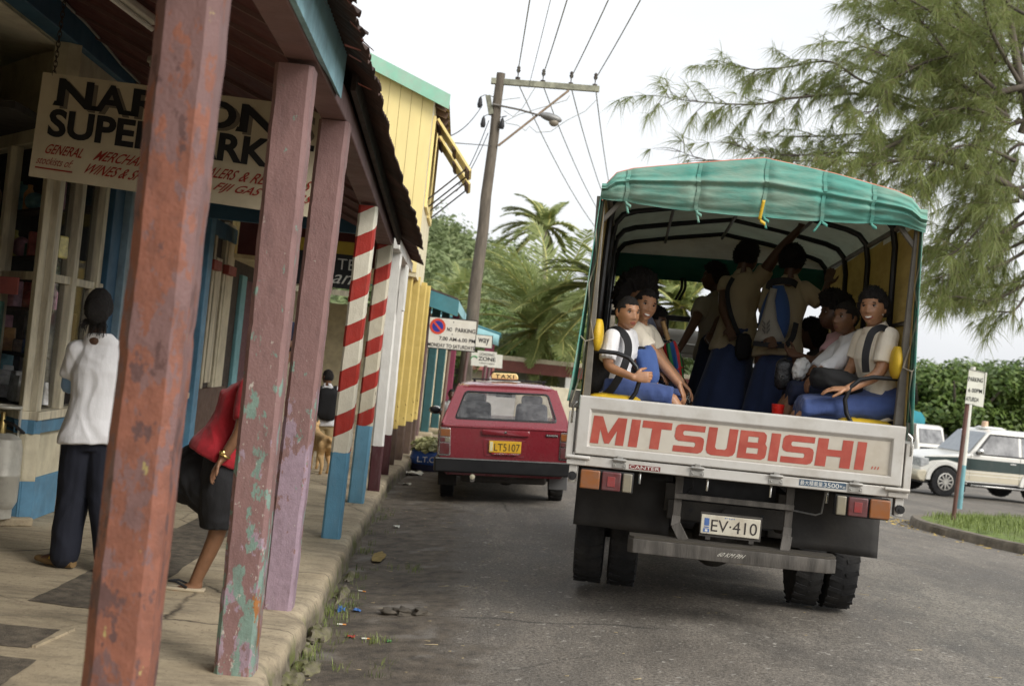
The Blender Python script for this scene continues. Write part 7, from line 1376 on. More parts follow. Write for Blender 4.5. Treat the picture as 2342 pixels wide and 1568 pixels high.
    if eyes:
        for p in body.data.polygons:
            q = Mi @ (p.center + body.location - hc) / hs_
            if q.y > .055 and abs(q.x) < .022 + .007 * smile and -.073 < q.z < -.046 and (q.x / (.0215 + .009 * smile)) ** 2 + ((q.z + .0585) / .0105) ** 2 < 1: p.material_index = 1
        F = lambda x, y, z: hc + Mx @ V((x, y, z)) * hs_
        for sx in (-1, 1):
            m = MB(); ey = F(sx * .031, .0705, .0135); m.ball(ey, (.0142 * hs_, .0125 * hs_, .0078 * hs_ * (1 - .35 * smile)), 14, 9, rot=Mx); e = m.build('eye', M_EYEW, body, smooth=80)
            m = MB(); m.ball(ey + Mx @ V((0, .0082, .0)) * hs_, (.0078 * hs_, .0052 * hs_, .0078 * hs_ * (1 - .2 * smile)), 10, 7, rot=Mx); m.build('iris', M_IRIS, e, smooth=80)
            m = MB(); br = [F(sx * x, .079 - .25 * (x - .02) ** 2 * 20 + .0035, z) for x, z in ((.013, .0300), (.025, .0345), (.038, .0335), (.047, .0285))]; m.tube(br, [.0034 * hs_, .0042 * hs_, .0036 * hs_, .0016 * hs_], 6); m.build('eyebrow', M_HAIR, body)
            m = MB(); ld_ = [F(sx * x, y, z) for x, y, z in ((.0165, .0795, .0165), (.024, .0835, .0212 - .002 * smile), (.033, .0828, .0222 - .002 * smile), (.041, .0775, .0195), (.046, .072, .0165))]; m.tube(ld_, [.0012 * hs_, .0020 * hs_, .0022 * hs_, .0018 * hs_, .001 * hs_], 6); m.build('eyelid', M_HAIR, body)
        if smile > .5:
            m = MB(); m.grid(10, 3, lambda u, v: F((u - .5) * .054, .0990 - .75 * (2 * (u - .5) * .027) ** 2 * 24 - .0, -.0515 - .0115 * v * (1 - .6 * (2 * u - 1) ** 2) + .006 * (2 * u - 1) ** 2)); m.build('teeth', M_TEETH, body, solid=.003)
    if hair:
        hm = hair_cap(hc, Mx, hs_, hair, r)
        if hair in ('curly', 'afro', 'big', 'bob'):
            vs = hm.hairy
            for p in r.choices(vs, k=2200):
                d = (p - hc).normalized(); t_ = d.orthogonal().normalized(); t_ = Matrix.Rotation(r.uniform(0, 6.3), 3, d) @ t_; L_ = r.uniform(.003, .011) * s; p = p + t_ * r.uniform(-.004, .004); hm.add([p - t_ * .0032, p + t_ * .0032, p + d * L_ + t_ * .004], [(0, 1, 2)])
        hm.build('hair', M_HAIR, body, smooth=60)
    if topmat:
        m = MB(); torso(m, .016 * s, True)
        for q in 'LR':
            a, b, c = J['s' + q], J['e' + q], J['w' + q]
            pts = [a, a.lerp(b, sleeve)] if sleeve <= 1 else [a, b, b.lerp(c, sleeve - 1)]
            m.tube([a + (a - b).normalized() * .01] + [a.lerp(pts[-1] if sleeve <= 1 else b, k / 3) for k in range(1, 4)] + (pts[2:] if sleeve > 1 else []), ([.066 * s, .068 * s, .066 * s, .066 * s] if sleeve <= 1 else [.066 * s, .064 * s, .058 * s, .052 * s, .042 * s]), 14); m.ball(a, .067 * s, 12, 8)
        sh_ = mobj('shirt', remesh(m, vox * 1.25, 3, .0085 * s, (8, 8, 5), r.random() * 30), topmat, body)
        if collar:
            m = MB(); nb = ch.lerp(J['nk'], .62) + upb * .018 * s
            for sg_ in (-1, 1): m.grid(8, 3, lambda u, v, sg_=sg_: nb + (fr * math.cos(u * math.pi * .9) + sdv * sg_ * math.sin(u * math.pi * .9)) * ((.064 + .022 * v) * s) + upb * ((.030 - .040 * v) * s - .03 * s * math.cos(u * math.pi * .9) * .8))
            m.build('collar', topmat, sh_, solid=.004)
    if skirt: skirt(body, J, s, fr, sdv, upb, pel)
    return body
def seat_skirt(mt, to=.98, wide=1.25, name='skirt'):
    def f(body, J, s, fr, sdv, upb, pel):
        m = MB(); a = (J['hL'] + J['hR']) / 2; b = (J['kL'] + J['kR']) / 2; ax = (b - a).normalized(); sd = (J['kR'] - J['kL']); hw = sd.length / 2; hh = (J['hR'] - J['hL']).length / 2; sd.normalize(); u = sd.cross(ax); u = u if u.z > 0 else -u
        etube(m, [(a - ax * .13 * s, sd * (hh + .04) * s, u * .10 * s), (a - ax * .09 * s + u * .02, sd * (hh + .105 * s), u * .135 * s), (a + ax * .05 * s, sd * (hh + .115 * s), u * .130 * s), (a.lerp(b, .5), sd * (hw + .11 * s), u * .105 * s), (a.lerp(b, to), sd * (hw + .095 * s) * wide * .85, u * .085 * s), (a.lerp(b, to + .04) - V((0, 0, .03)), sd * (hw + .085 * s) * wide * .8, u * .07 * s)])
        mobj(name, remesh(m, .0085, 3, .013, (6, 10, 8), 3), mt, body)
    return f
def seat_shorts(mt, to=.85):
    def f(body, J, s, fr, sdv, upb, pel):
        m = MB(); etube(m, [(pel - upb * .09 * s, sdv * .15 * s, fr * .12 * s), (pel + upb * .06 * s, sdv * .158 * s, fr * .122 * s)])
        for q in 'LR': a, b = J['h' + q], J['k' + q]; m.tube([a - (b - a).normalized() * .06, a, a.lerp(b, to * .5), a.lerp(b, to)], [.09 * s, .108 * s, .095 * s, .084 * s], 16)
        mobj('shorts', remesh(m, .008, 3, .007, (9, 12, 9), 5), mt, body)
    return f
def long_skirt(mt, hem_z, w0=.165, w1=.27, lean=(0, 0)):
    def f(body, J, s, fr, sdv, upb, pel):
        top_ = pel + upb * .15 * s; secs = []
        rings = []
        for i in range(17):
            t = i / 16; c = top_.lerp(V((pel.x + lean[0], pel.y + lean[1], hem_z)), t); wv = lerp(w0 * .82, w1, ss(0, 1, t) * .6 + t * .4); rg = []
            for k in range(48): a = 2 * math.pi * k / 48; fl = 1 + .07 * t * math.sin(a * 7 + 2 * math.sin(t * 2)) + .03 * t * math.sin(a * 12); rg.append(c + (sdv * math.cos(a) * wv * fl + fr * math.sin(a) * wv * .78 * fl))
            rings.append(rg)
        m = MB(); m.loft(rings); m.build('skirt', mt, body, smooth=70)
    return f
def trousers(mt, w=(.105, .085, .088)):
    def f(body, J, s, fr, sdv, upb, pel):
        m = MB(); etube(m, [(pel - upb * .12 * s, sdv * .13 * s, fr * .11 * s), (pel, sdv * .172 * s, fr * .125 * s), (pel + upb * .10 * s, sdv * .155 * s, fr * .112 * s)])
        for q in 'LR': a, b, c = J['h' + q], J['k' + q], J['a' + q]; limb3(m, [a, b, c + V((0, 0, -.01))], [w[0] * s, w[1] * s, w[2] * s], 14)
        mobj('trousers', remesh(m, .009, 3, .007, (8, 8, 5), 8), mt, body)
    return f
def band(name, pts, w_, mt, parent=None, th=.006, nrm=None):
    """flat strap along points; nrm = which way its face looks"""
    pts = [V(p) for p in pts]; P = []
    for i in range(len(pts) - 1):
        for k in range(5):
            t = k / 5; a, b, c, d = pts[max(i - 1, 0)], pts[i], pts[i + 1], pts[min(i + 2, len(pts) - 1)]; P.append(.5 * ((2 * b) + (c - a) * t + (2 * a - 5 * b + 4 * c - d) * t * t + (3 * b - a - 3 * c + d) * t ** 3))
    P.append(pts[-1]); n = V(nrm or (0, -1, 0)); rg = []
    for i, p in enumerate(P): tg = (P[min(i + 1, len(P) - 1)] - P[max(i - 1, 0)]).normalized(); s_ = tg.cross(n).normalized() * w_ / 2; q = n.normalized() * th; rg.append([p - s_ - q, p + s_ - q, p + s_ + q, p - s_ + q])
    return MB().loft(rg).build(name, mt, parent, bevel=.002)
def lumpy(name, c, rad, rot, mt, amp=.12, seed=0, pw=.6, n=(36, 24), parent=None):
    """soft stuffed bag: rounded box with creases"""
    m = MB(); rings = []
    for i in range(n[1] + 1):
        t = math.pi * clamp(i / n[1], .01, .99); rg = []
        for k in range(n[0]):
            f = 2 * math.pi * k / n[0]; sp_ = lambda v, e=pw: math.copysign(abs(v) ** e, v); p = V((sp_(math.sin(t)) * sp_(math.cos(f)), sp_(math.sin(t)) * sp_(math.sin(f)), sp_(math.cos(t)))); q = 1 + amp * fbm(p * 1.9 + V((seed, 0, 0)), 4)
            rg.append(V(c) + rot @ V((p.x * rad[0] * q, p.y * rad[1] * q, p.z * rad[2] * q)))
        rings.append(rg)
    return m.loft(rings).build(name, mt, parent, smooth=75)
FX_ = lambda d: V((d[0] * math.cos(TYAW) - d[1] * math.sin(TYAW), d[0] * math.sin(TYAW) + d[1] * math.cos(TYAW), d[2]))   # truck direction -> world
def seated(hd, nk, sh_n, sh_f, el, wr, el2, wr2, hip, knee, near_ly, far_ly, near='R'):
    """all points (cx, cy) in the truck photo; near side at near_ly, far side at far_ly"""
    n, f = (near, 'L' if near == 'R' else 'R'); J = dict(hd=tw(*hd), nk=tw(*nk)); J['s' + n] = tw(*sh_n, near_ly); J['s' + f] = tw(*sh_f, far_ly); J['e' + n] = tw(*el); J['w' + n] = tw(*wr); J['e' + f] = tw(*el2); J['w' + f] = tw(*wr2)
    h, k = tw(*hip, near_ly + .04), tw(*knee, near_ly + .02); dv = FX_((0, far_ly - near_ly - .10, 0)); J['h' + n] = h; J['h' + f] = h + dv; J['k' + n] = k; J['k' + f] = k + dv * 1.15
    for q in 'LR': kk = J['k' + q]; J['a' + q] = V((kk.x, kk.y, 1.26)) + FX_((.04 if near == 'R' else -.04, 0, 0))
    return J
GP = 'pupils riding in the truck'
# boy at the left rear corner
J = seated((408, 928, .42), (382, 1022, .44), (322, 1062), (418, 1058), (292, 1218, .20), (438, 1278, .085), (440, 1200, .60), (520, 1275, .58), (330, 1350), (676, 1392), .28, .56)
boy = person('boy in white shirt, black backpack and blue shorts gripping the left arm rail', J, 0, .84, 1.13, FX_((.52, -.85, -.10)), hair='crop', vox=.0048, topmat=M_SHW, skirt=seat_shorts(M_BLUEC, .93), facing=FX_((1, 0, 0)), group=GP, sleeve=.78, hands=(None, dict(d=FX_((1, .05, .12)), pn=FX_((0, 1, -.1)), curl=1.25, s=1.15, side=1)), fat=.94)
bp_ = lumpy('backpack', tw(265, 1235, .42), (.10, .13, .19), Matrix.Rotation(TYAW, 3, 'Z'), M_BLK, .10, 4); recenter(bp_, tw(265, 1365, .42)); tag(bp_, "black school backpack on the boy's back by the left corner post", 'backpack')
band('shoulder_strap', [tw(300, 1032, .34), tw(355, 1018, .30), tw(400, 1060, .26), tw(412, 1130, .24), tw(385, 1230, .22), tw(330, 1330, .22), tw(290, 1372, .24)], .048, M_BLK, bp_, nrm=FX_((.35, -1, .2)))
# smiling girl behind him
J = seated((503, 888, .78), (478, 995, .80), (452, 1042), (520, 1040), (582, 1190, .62), (688, 1312, .55), (600, 1190, 1.0), (700, 1300, .98), (395, 1365), (700, 1420), .68, .98)
girl = person('smiling girl in cream blouse leaning out beside the boy, arm reaching down', J, 0, .96, 1.02, FX_((.34, -.93, -.10)), up=FX_((.17, 0, 1)), hair='tied', vox=.005, smile=1.0, topmat=M_SHC, skirt=seat_skirt(M_BLUEC), facing=FX_((1, 0, 0)), group=GP, sleeve=.55, hands=(None, dict(d=FX_((.45, -.1, -.88)), pn=FX_((-.6, .2, -.3)), curl=.55, side=1)))
lb_ = lumpy('school_bag', tw(512, 1225, .62), (.075, .10, .145), Matrix.Rotation(TYAW + .15, 3, 'Z') @ Matrix.Rotation(-.25, 3, 'Y'), cloth('blue_bag_nylon', srgb(72, 100, 160)), .10, 9); recenter(lb_, tw(520, 1335, .62)); tag(lb_, 'quilted blue school bag on the lap of the smiling girl', 'bag')
band('bag_handle', [tw(450, 1150, .56), tw(455, 1125, .55), tw(490, 1118, .55), tw(515, 1140, .56)], .02, M_BLK, lb_)
# woman with the large afro
J = seated((462, 842, 1.18), (445, 940, 1.2), (400, 985), (500, 985), (420, 1150, 1.1), (540, 1230, 1.05), (560, 1130, 1.5), (600, 1230, 1.5), (400, 1330), (690, 1400), 1.06, 1.40)
afro = person('woman with a large round afro sitting behind the boy', J, 1, 1.0, 1.0, FX_((.55, -.8, 0)), hair='big', vox=.007, topmat=cloth('navy_print', srgb(44, 58, 110), srgb(180, 180, 190)), skirt=seat_skirt(M_NAVY), facing=FX_((1, 0, 0)), group='women seated on the left bench', sleeve=.6)
pr_ = Nt('black_white_print'); pr_.set('Base Color', pr_.ramp(pr_.noise(34, 3, .6, dist=1.5), [(.50, (.012, .012, .013)), (.54, (.62, .60, .54))], 'CONSTANT')); pr_.set('Roughness', .85)
J = seated((556, 985, 1.55), (570, 1075, 1.58), (560, 1110), (625, 1110), (640, 1190, 1.45), (690, 1262, 1.40), (690, 1190, 1.8), (700, 1250, 1.75), (540, 1380), (735, 1420), 1.48, 1.78)
um_l = person('woman in a black and white print dress holding a folded umbrella', J, 2, .98, 1.0, FX_((.85, -.5, -.05)), hair='curly', vox=.008, topmat=pr_.mat, skirt=seat_skirt(pr_.mat), facing=FX_((1, 0, 0)), group='women seated on the left bench', sleeve=.5, collar=False)
um = thing('umbrella', 'folded red, green and yellow umbrella with a ribbed wooden handle held upright', 'umbrella', tw(694, 1285, 1.3))
a, b, c = tw(600, 972, 1.28), tw(630, 1074, 1.29), tw(700, 1300, 1.32)
m = MB(); m.tube([a.lerp(b, k / 14) for k in range(15)], [.0165 + .0022 * (k % 2) for k in range(15)], 10); m.build('handle', mat('pale_wood', srgb(200, 160, 105), .5, var=.15, vs=20), um)
m = MB(); m.tube([b, c], .006, 6); m.build('shaft', M_CHROME, um)
UC = [mat('umbrella_red', srgb(190, 36, 40), .6), mat('umbrella_green', srgb(30, 120, 64), .6), mat('umbrella_yellow', srgb(220, 170, 50), .6), mat('umbrella_blue', srgb(40, 90, 150), .6)]
b2 = b.lerp(c, .06)
for k in range(8):
    m = MB(); ax = (c - b).normalized(); o1 = ax.orthogonal().normalized(); rg = []
    for i in range(12):
        t = i / 11; rr_ = .018 + .040 * math.sin(math.pi * min(1, .18 + t * .8)) ** .8 * (1 - .55 * t); p = b2.lerp(c, t); tw_ = k * math.pi / 4 + t * .8
        rg.append([p + (Matrix.Rotation(tw_ + da, 3, ax) @ o1) * rr_ * q for da, q in ((0, .9), (.39, 1.12), (.80, .92), (.4, .55))])
    m.loft(rg); m.build('canopy_fold', UC[(0, 1, 0, 2, 1, 0, 3, 1)[k]], um, smooth=60)
m = MB(); m.tube([(b2.lerp(c, .68)) + (Matrix.Rotation(a_ * .6, 3, (c - b).normalized()) @ (c - b).orthogonal().normalized()) * .036 for a_ in range(11)], .007, 6, closed=False); m.build('strap', UC[0], um)
# standing pupils
def standing(hd, nk, sL, sR, eL, wL, eR, wR, ly, hip_l, hip_r, floor=1.16):
    J = dict(hd=tw(*hd, ly), nk=tw(*nk, ly), sL=tw(*sL), sR=tw(*sR), eL=tw(*eL), wL=tw(*wL), eR=tw(*eR), wR=tw(*wR), hL=tw(*hip_l, ly), hR=tw(*hip_r, ly))
    for q in 'LR': h = J['h' + q]; J['a' + q] = V((h.x, h.y, floor + .08)); J['k' + q] = V((h.x, h.y, (h.z + floor) / 2))
    return J
J = standing((1312, 645), (1290, 745), (1195, 800, 1.75), (1375, 800, 1.75), (1165, 930, 1.6), (1190, 1050, 1.45), (1472, 878, 1.7), (1500, 770, 1.85), 1.72, (1165, 1110), (1300, 1115))
g3 = person('standing pupil in beige blouse carrying the blue and grey backpack', J, 2, .97, 1.0, FX_((.55, .83, .05)), hair='curly', vox=.008, topmat=M_SHB, skirt=long_skirt(M_BLUES, 1.40, .165, .215, (-.02, 0)), facing=FX_((0, 1, 0)), group='pupils standing in the truck', sleeve=.92)
bk = thing('backpack', 'blue backpack with a grey panel and leaf mark worn by the standing pupil', 'backpack', tw(1200, 1110, 1.5))
def bkp(u, v, d): return tw(lerp(lerp(1165, 1098, v), lerp(1305, 1300, v), u), lerp(775, 1108, v), 1.46 - d)
m = MB(); rings = []
for i in range(15):
    v = i / 14; e = math.sin(math.pi * clamp(v, .04, .96)) ** .35; c0 = (bkp(0, v, 0) + bkp(1, v, 0)) / 2; hw = (bkp(1, v, 0) - bkp(0, v, 0)) / 2; bk_d = FX_((0, -1, 0)) * .075; rings.append([c0 + hw * e * math.copysign(abs(math.cos(2 * math.pi * k / 24)) ** .7, math.cos(2 * math.pi * k / 24)) + bk_d * e * math.copysign(abs(math.sin(2 * math.pi * k / 24)) ** .7, math.sin(2 * math.pi * k / 24)) + FX_((0, .06, 0)) for k in range(24)])
m.loft(rings); m.build('bag_body', cloth('pack_blue', srgb(46, 76, 128)), bk, smooth=70)
def bsurf(cx, cy): p = tw(cx, cy, 1.44); return p + FX_((0, -.006, 0))
M_GREYP = cloth('pack_grey', srgb(150, 146, 136))
def strip_panel(name, L, Rr, mt, par, d=0.0, th=.008):
    m = MB(); m.grid(len(L) * 3 - 3, 4, lambda u, v: (lambda a, b: tw(lerp(a[0], b[0], v), lerp(a[1], b[1], v), 1.425 - d + .02 * (2 * v - 1) ** 2))(*[(lambda Q: tuple(lerp(Q[int(min(u, .999) * (len(Q) - 1))][k], Q[int(min(u, .999) * (len(Q) - 1)) + 1][k], min(u, .999) * (len(Q) - 1) % 1) for k in range(2)))(Q) for Q in (L, Rr)])); return m.build(name, mt, par, solid=th)
strip_panel('grey_panel', [(1190, 790), (1172, 850), (1140, 960), (1098, 1080)], [(1225, 795), (1212, 860), (1225, 970), (1272, 1085)], M_GREYP, bk)
m = MB()
for k in range(3):
    for sg_ in (-1, 1):
        q = [(1165 - k * 0 + sg_ * 3, 985 + k * 22), (1165 + sg_ * 20, 962 + k * 22), (1165 + sg_ * 22, 975 + k * 22), (1165 + sg_ * 5, 1000 + k * 22)]; m.add([tw(x, y, 1.395) for x, y in q], [(0, 1, 2, 3)])
m.build('leaf_mark', mat('mark_grey', srgb(96, 92, 86), .7), bk, smooth=0)
band('top_strap', [tw(1180, 800, 1.45), tw(1190, 765, 1.5), tw(1240, 752, 1.5), tw(1300, 755, 1.52), tw(1335, 775, 1.6)], .05, M_BLK, bk); band('side_strap', [tw(1330, 980, 1.5), tw(1310, 1060, 1.46), tw(1270, 1110, 1.44)], .04, M_BLK, bk); band('base_band', [tw(1095, 1092, 1.42), tw(1180, 1102, 1.39), tw(1275, 1108, 1.42)], .035, M_BLK, bk)
J = standing((1062, 622), (1030, 715), (950, 770, 2.2), (1125, 745, 2.2), (925, 900, 2.1), (960, 1000, 2.0), (1245, 575, 2.1), (1352, 462, 2.0), 2.2, (935, 1065), (1055, 1070))
g2 = person('standing pupil in beige blouse with one arm raised to the canopy hoop', J, 2, 1.0, 1.0, FX_((.7, .7, -.1)), hair='curly', vox=.008, topmat=M_SHB, skirt=long_skirt(M_BLUES, 1.36, .17, .25, (-.10, -.1)), facing=FX_((0, 1, 0)), group='pupils standing in the truck', sleeve=.35, hands=(None, dict(d=FX_((.3, -.1, .8)), pn=FX_((0, -1, 0)), curl=1.0)))
sb_ = thing('shoulder_bag', 'black shoulder bag slung across the standing pupil with raised arm', 'bag', tw(1030, 1180, 2.0)); band('strap', [tw(985, 735, 2.08), tw(955, 800, 2.03), tw(960, 880, 2.0), tw(985, 970, 1.98), tw(1015, 1040, 1.98)], .035, M_BLK, sb_); lumpy('bag', tw(1040, 1110, 1.98), (.06, .045, .10), Matrix.Rotation(TYAW, 3, 'Z'), M_BLK, .1, 3, parent=sb_)
J = standing((884, 735), (895, 830), (815, 880, 2.55), (945, 875, 2.75), (770, 985, 2.4), (690, 1125, 2.2), (905, 985, 2.5), (868, 1040, 2.4), 2.65, (855, 1130), (935, 1130))
g1 = person('standing pupil in profile facing left with an arm stretched down', J, 2, .98, 1.0, FX_((-1, .1, -.05)), hair='curly', vox=.008, topmat=cloth('grey_blouse', srgb(150, 140, 120)), skirt=long_skirt(M_NAVY, 1.36, .165, .22, (-.06, -.05)), facing=FX_((-.6, .6, 0)), group='pupils standing in the truck', sleeve=.55)
# right bench
J = seated((1752, 902, .40), (1762, 1005, .44), (1838, 1062), (1700, 1068), (1792, 1262, .22), (1612, 1342, .14), (1640, 1220, .62), (1560, 1330, .5), (1800, 1452), (1372, 1452), .26, .58, 'L')
gr = person('smiling girl in cream blouse and blue skirt at the right rear corner', J, 0, .98, 1.04, FX_((-.50, -.86, -.06)), up=FX_((-.10, 0, 1)), hair='curly', vox=.0048, smile=1.0, topmat=M_SHC, skirt=seat_skirt(M_BLUEC, 1.0, 1.3), facing=FX_((-1, 0, 0)), group=GP, sleeve=.70, hands=(dict(d=FX_((-.95, .1, -.1)), pn=FX_((0, .3, -1)), curl=.35), None))
m = MB(); m.ball(J['hd'] + FX_((.05, -.08, -.04)) * .98, .004, 6, 5); m.build('ear_stud', M_WHITE, gr)
band('bag_strap', [tw(1835, 1020, .25), tw(1790, 1008, .20), tw(1745, 1035, .17), tw(1718, 1110, .16), tw(1708, 1180, .16), tw(1712, 1250, .18)], .045, M_BLK, gr, nrm=FX_((-.4, -1, .2)))
bb_ = lumpy('lap_bag', tw(1545, 1300, .33), (.165, .12, .075), Matrix.Rotation(TYAW, 3, 'Z') @ Matrix.Rotation(.12, 3, 'Y'), cloth('black_bag_nylon', (.006, .006, .0065)), .12, 14, .72); recenter(bb_, tw(1545, 1368, .33)); tag(bb_, 'soft black bag lying on the lap of the girl at the right corner', 'bag')
J = seated((1602, 958, .85), (1625, 1055, .88), (1655, 1100), (1600, 1100), (1545, 1205, .66), (1448, 1250, .56), (1480, 1190, 1.0), (1420, 1240, .95), (1660, 1390), (1300, 1370), .72, 1.02, 'L')
bw = person('boy in white long sleeved shirt looking left, hand on the black bag', J, 1, .98, 1.0, FX_((-.80, -.58, -.06)), hair='crop', vox=.005, topmat=M_SHW, skirt=seat_skirt(M_NAVY, .98), facing=FX_((-1, 0, 0)), group=GP, sleeve=1.75, hands=(dict(d=FX_((-.6, -.2, -.75)), pn=FX_((.3, .2, -.6)), curl=.5), None))
J = seated((1535, 935, 1.30), (1560, 1040, 1.32), (1570, 1085), (1545, 1085), (1440, 1200, 1.05), (1340, 1160, .95), (1470, 1200, 1.5), (1380, 1200, 1.4), (1600, 1370), (1290, 1380), 1.15, 1.45, 'L')
gp_ = person('girl in pink shirt with bushy hair seated behind the boy in white', J, 2, .98, 1.0, FX_((-1, -.25, -.05)), hair='afro', vox=.007, topmat=M_SHP, skirt=seat_skirt(M_NAVY), facing=FX_((-1, 0, 0)), group=GP, sleeve=.6)
J = seated((1418, 1050, 1.95), (1440, 1140, 1.98), (1460, 1180), (1430, 1180), (1400, 1290, 1.8), (1340, 1330, 1.75), (1380, 1290, 2.1), (1330, 1330, 2.1), (1480, 1420), (1260, 1420), 1.82, 2.1, 'L')
dk = person('dark haired pupil in grey seated deepest on the right bench', J, 2, .95, 1.0, FX_((-1, .2, -.1)), hair='bob', vox=.009, topmat=cloth('charcoal_shirt', srgb(62, 60, 60)), skirt=seat_skirt(M_NAVY), facing=FX_((-1, 0, 0)), group=GP, sleeve=.7, eyes=False)
hb = lumpy('handbag', tw(1262, 1262, .95), (.06, .05, .105), Matrix.Rotation(TYAW, 3, 'Z'), mat('black_lizard', (.02, .02, .022), .3, var=.5, vs=30, bump=.6, bs=50), .08, 6, .6); recenter(hb, tw(1262, 1350, .95)); tag(hb, 'black textured handbag with a silver ring hanging in front of the skirts', 'handbag')
band('handle', [tw(1235, 1205, .93), tw(1255, 1180, .92), tw(1290, 1162, .92), tw(1310, 1150, .92)], .018, M_BLK, hb); m = MB(); cc = tw(1252, 1275, .88); m.tube([cc + V((.012 * math.cos(t), 0, .012 * math.sin(t))) for t in [2 * math.pi * k / 12 for k in range(12)]], .003, 5, closed=True); m.build('ring', M_CHROME, hb)
pbag = lumpy('plastic_bag', tw(1352, 1232, .85), (.052, .045, .075), Matrix.Rotation(.4, 3, 'Y'), mat('white_plastic', (.72, .72, .70), .3, var=.1, vs=8, bump=.8, bs=25), .3, 17, .8); recenter(pbag, tw(1352, 1300, .85)); tag(pbag, 'crumpled white plastic bag held beside the black handbag', 'plastic bag')
m = MB(); m.lathe([(.001, 0), (.036, 0), (.042, .09), (.038, .09), (.034, .01), (.001, .01)], tw(1225, 1500, .45), n=18); o = m.build('cup', mat('red_plastic', srgb(200, 36, 28), .3), None); recenter(o, tw(1225, 1500, .45)); tag(o, 'red plastic cup held just above the tailgate', 'cup')

# --- on the pavement
def D(x, y, Y): return atY(x, y, Y)
Yw = 8.0
J = dict(hd=D(226, 703, Yw + .02), nk=D(222, 762, Yw), sL=D(178, 800, Yw + .03), sR=D(290, 800, Yw + .05), eL=D(155, 885, Yw + .10), wL=D(185, 880, Yw + .32), eR=D(308, 885, Yw + .12), wR=D(270, 880, Yw + .32), hL=D(185, 985, Yw), hR=D(240, 988, Yw + .03), kL=D(168, 1130, Yw + .03), kR=D(238, 1135, Yw), aL=D(148, 1262, Yw), aR=D(248, 1272, Yw - .03), fL=V((-.14, .06, -.045)), fR=V((.02, .17, -.05)))
ww = person('person in white t-shirt and dark track trousers seen from behind at the shop', J, 2, 1.0, 1.0, (-.25, 1, 0), hair='tied', vox=.007, topmat=M_SHW, skirt=trousers(M_NAVYD, (.112, .098, .088)), facing=(-.1, 1, 0), sleeve=.72, eyes=False, collar=False, fat=1.06)
m = MB(); r = random.Random(2); hc = D(222, 712, Yw - .08); m.ball(hc, (.075, .055, .085), 18, 12)
for i, p in enumerate(m.v): m.v[i] = p + (p - hc).normalized() * .012 * mnoise.noise(p * 40)
for k in range(70):
    a = r.uniform(0, 6.28); p = hc + V((math.cos(a) * .06, -.02 + .03 * r.random(), -.05)); q = p + V((r.gauss(-.02, .02), r.gauss(0, .01), -r.uniform(.05, .12))); m.tube([p, p.lerp(q, .5) + V((r.gauss(0, .008), 0, 0)), q], [.003, .0025, .001], 4)
m.build('tied_hair', M_HAIR, ww, smooth=60)
for q in 'LR': m = MB(); a, b, c = J['s' + q], J['e' + q], J['w' + q]; limb3(m, [a.lerp(b, .6), b, b.lerp(c, .8)], [.050, .048, .038], 12); m.build('light_blue_sleeve', M_LTBL, ww, smooth=70)
for q in 'LR':
    a, f_ = J['a' + q], J['f' + q]; m = MB(); sdn = V((-f_.y, f_.x, 0)).normalized(); etube(m, [(V((a.x, a.y, 0.135)) + V((f_.x, f_.y, 0)) * t, sdn * wd, V((0, 0, ht))) for t, wd, ht in ((-.5, .03, .025), (-.1, .042, .034), (.5, .046, .032), (1.0, .044, .026), (1.35, .028, .018))], 16); sh = m.build('shoe', mat('tan_shoe', srgb(120, 96, 62), .7, var=.25), ww, smooth=60); m = MB(); m.tube([V((a.x, a.y, .15)) + V((f_.x, f_.y, 0)) * .45 + sdn * .047 * math.cos(t) + V((0, 0, .028 * math.sin(t))) for t in [math.pi * k / 10 for k in range(11)]], .010, 6); m.build('yellow_strap', mat('yellow_shoe_strap', srgb(190, 160, 40), .6), sh)
m = MB(); m.tube([J['hL'] + V((-.11, -.02, 0)), J['kL'] + V((-.095, -.02, 0)), J['aL'] + V((-.088, -.01, .02))], .004, 5); m.build('side_piping', M_WHITE, ww)
Ym = 7.72
J = dict(hd=D(650, 782, Ym + .05), nk=D(628, 850, Ym), sL=D(572, 885, Ym - .18), sR=D(596, 876, Ym + .17), eL=D(552, 985, Ym - .27), wL=D(510, 1046, Ym - .26), eR=D(600, 1000, Ym + .2), wR=D(560, 1060, Ym + .2), hL=D(512, 1022, Ym - .10), hR=D(520, 1018, Ym + .12), kL=D(505, 1205, Ym - .06), kR=D(384, 1112, Ym + .10), aL=D(444, 1335, Ym - .05), aR=D(372, 1265, Ym + .12), fL=V((-.15, -.02, -.05)), fR=V((-.15, 0, -.04)))
mr = person('man in red t-shirt, black shorts and dark cap leaning behind the mauve post', J, 1, 1.0, 1.0, (-.85, -.5, 0), hair='crop', vox=.007, topmat=M_REDC, facing=(-1, .1, 0), sleeve=.78, eyes=False, collar=False, fat=1.34)
m = MB(); pel = (J['hL'] + J['hR']) / 2; etube(m, [(pel + V((.02, 0, -.12)), V((.13, 0, 0)), V((0, .16, 0))), (pel + V((.02, 0, -.03)), V((.15, 0, 0)), V((0, .175, 0))), (pel + V((.04, 0, .02)), V((.11, 0, 0)), V((0, .13, 0)))])
c_ = D(452, 1098, Ym + .03); m.tube([pel.lerp(c_, .45), pel.lerp(c_, .7), c_, c_.lerp(J['kR'], .55)], [.10, .14, .155, .128], 16); m.tube([c_, D(478, 1120, Ym - .02), D(506, 1150, Ym - .05)], [.14, .145, .13], 16)
for q, e in (('L', .98), ('R', .97)): a, b = J['h' + q], J['k' + q]; m.tube([a + V((.02, 0, .03)), a, a.lerp(b, .5), a.lerp(b, e)], [.07, .10, .138, .128], 16)
mobj('shorts', remesh(m, .009, 3, .009, (7, 9, 7), 2), M_BLKC, mr)
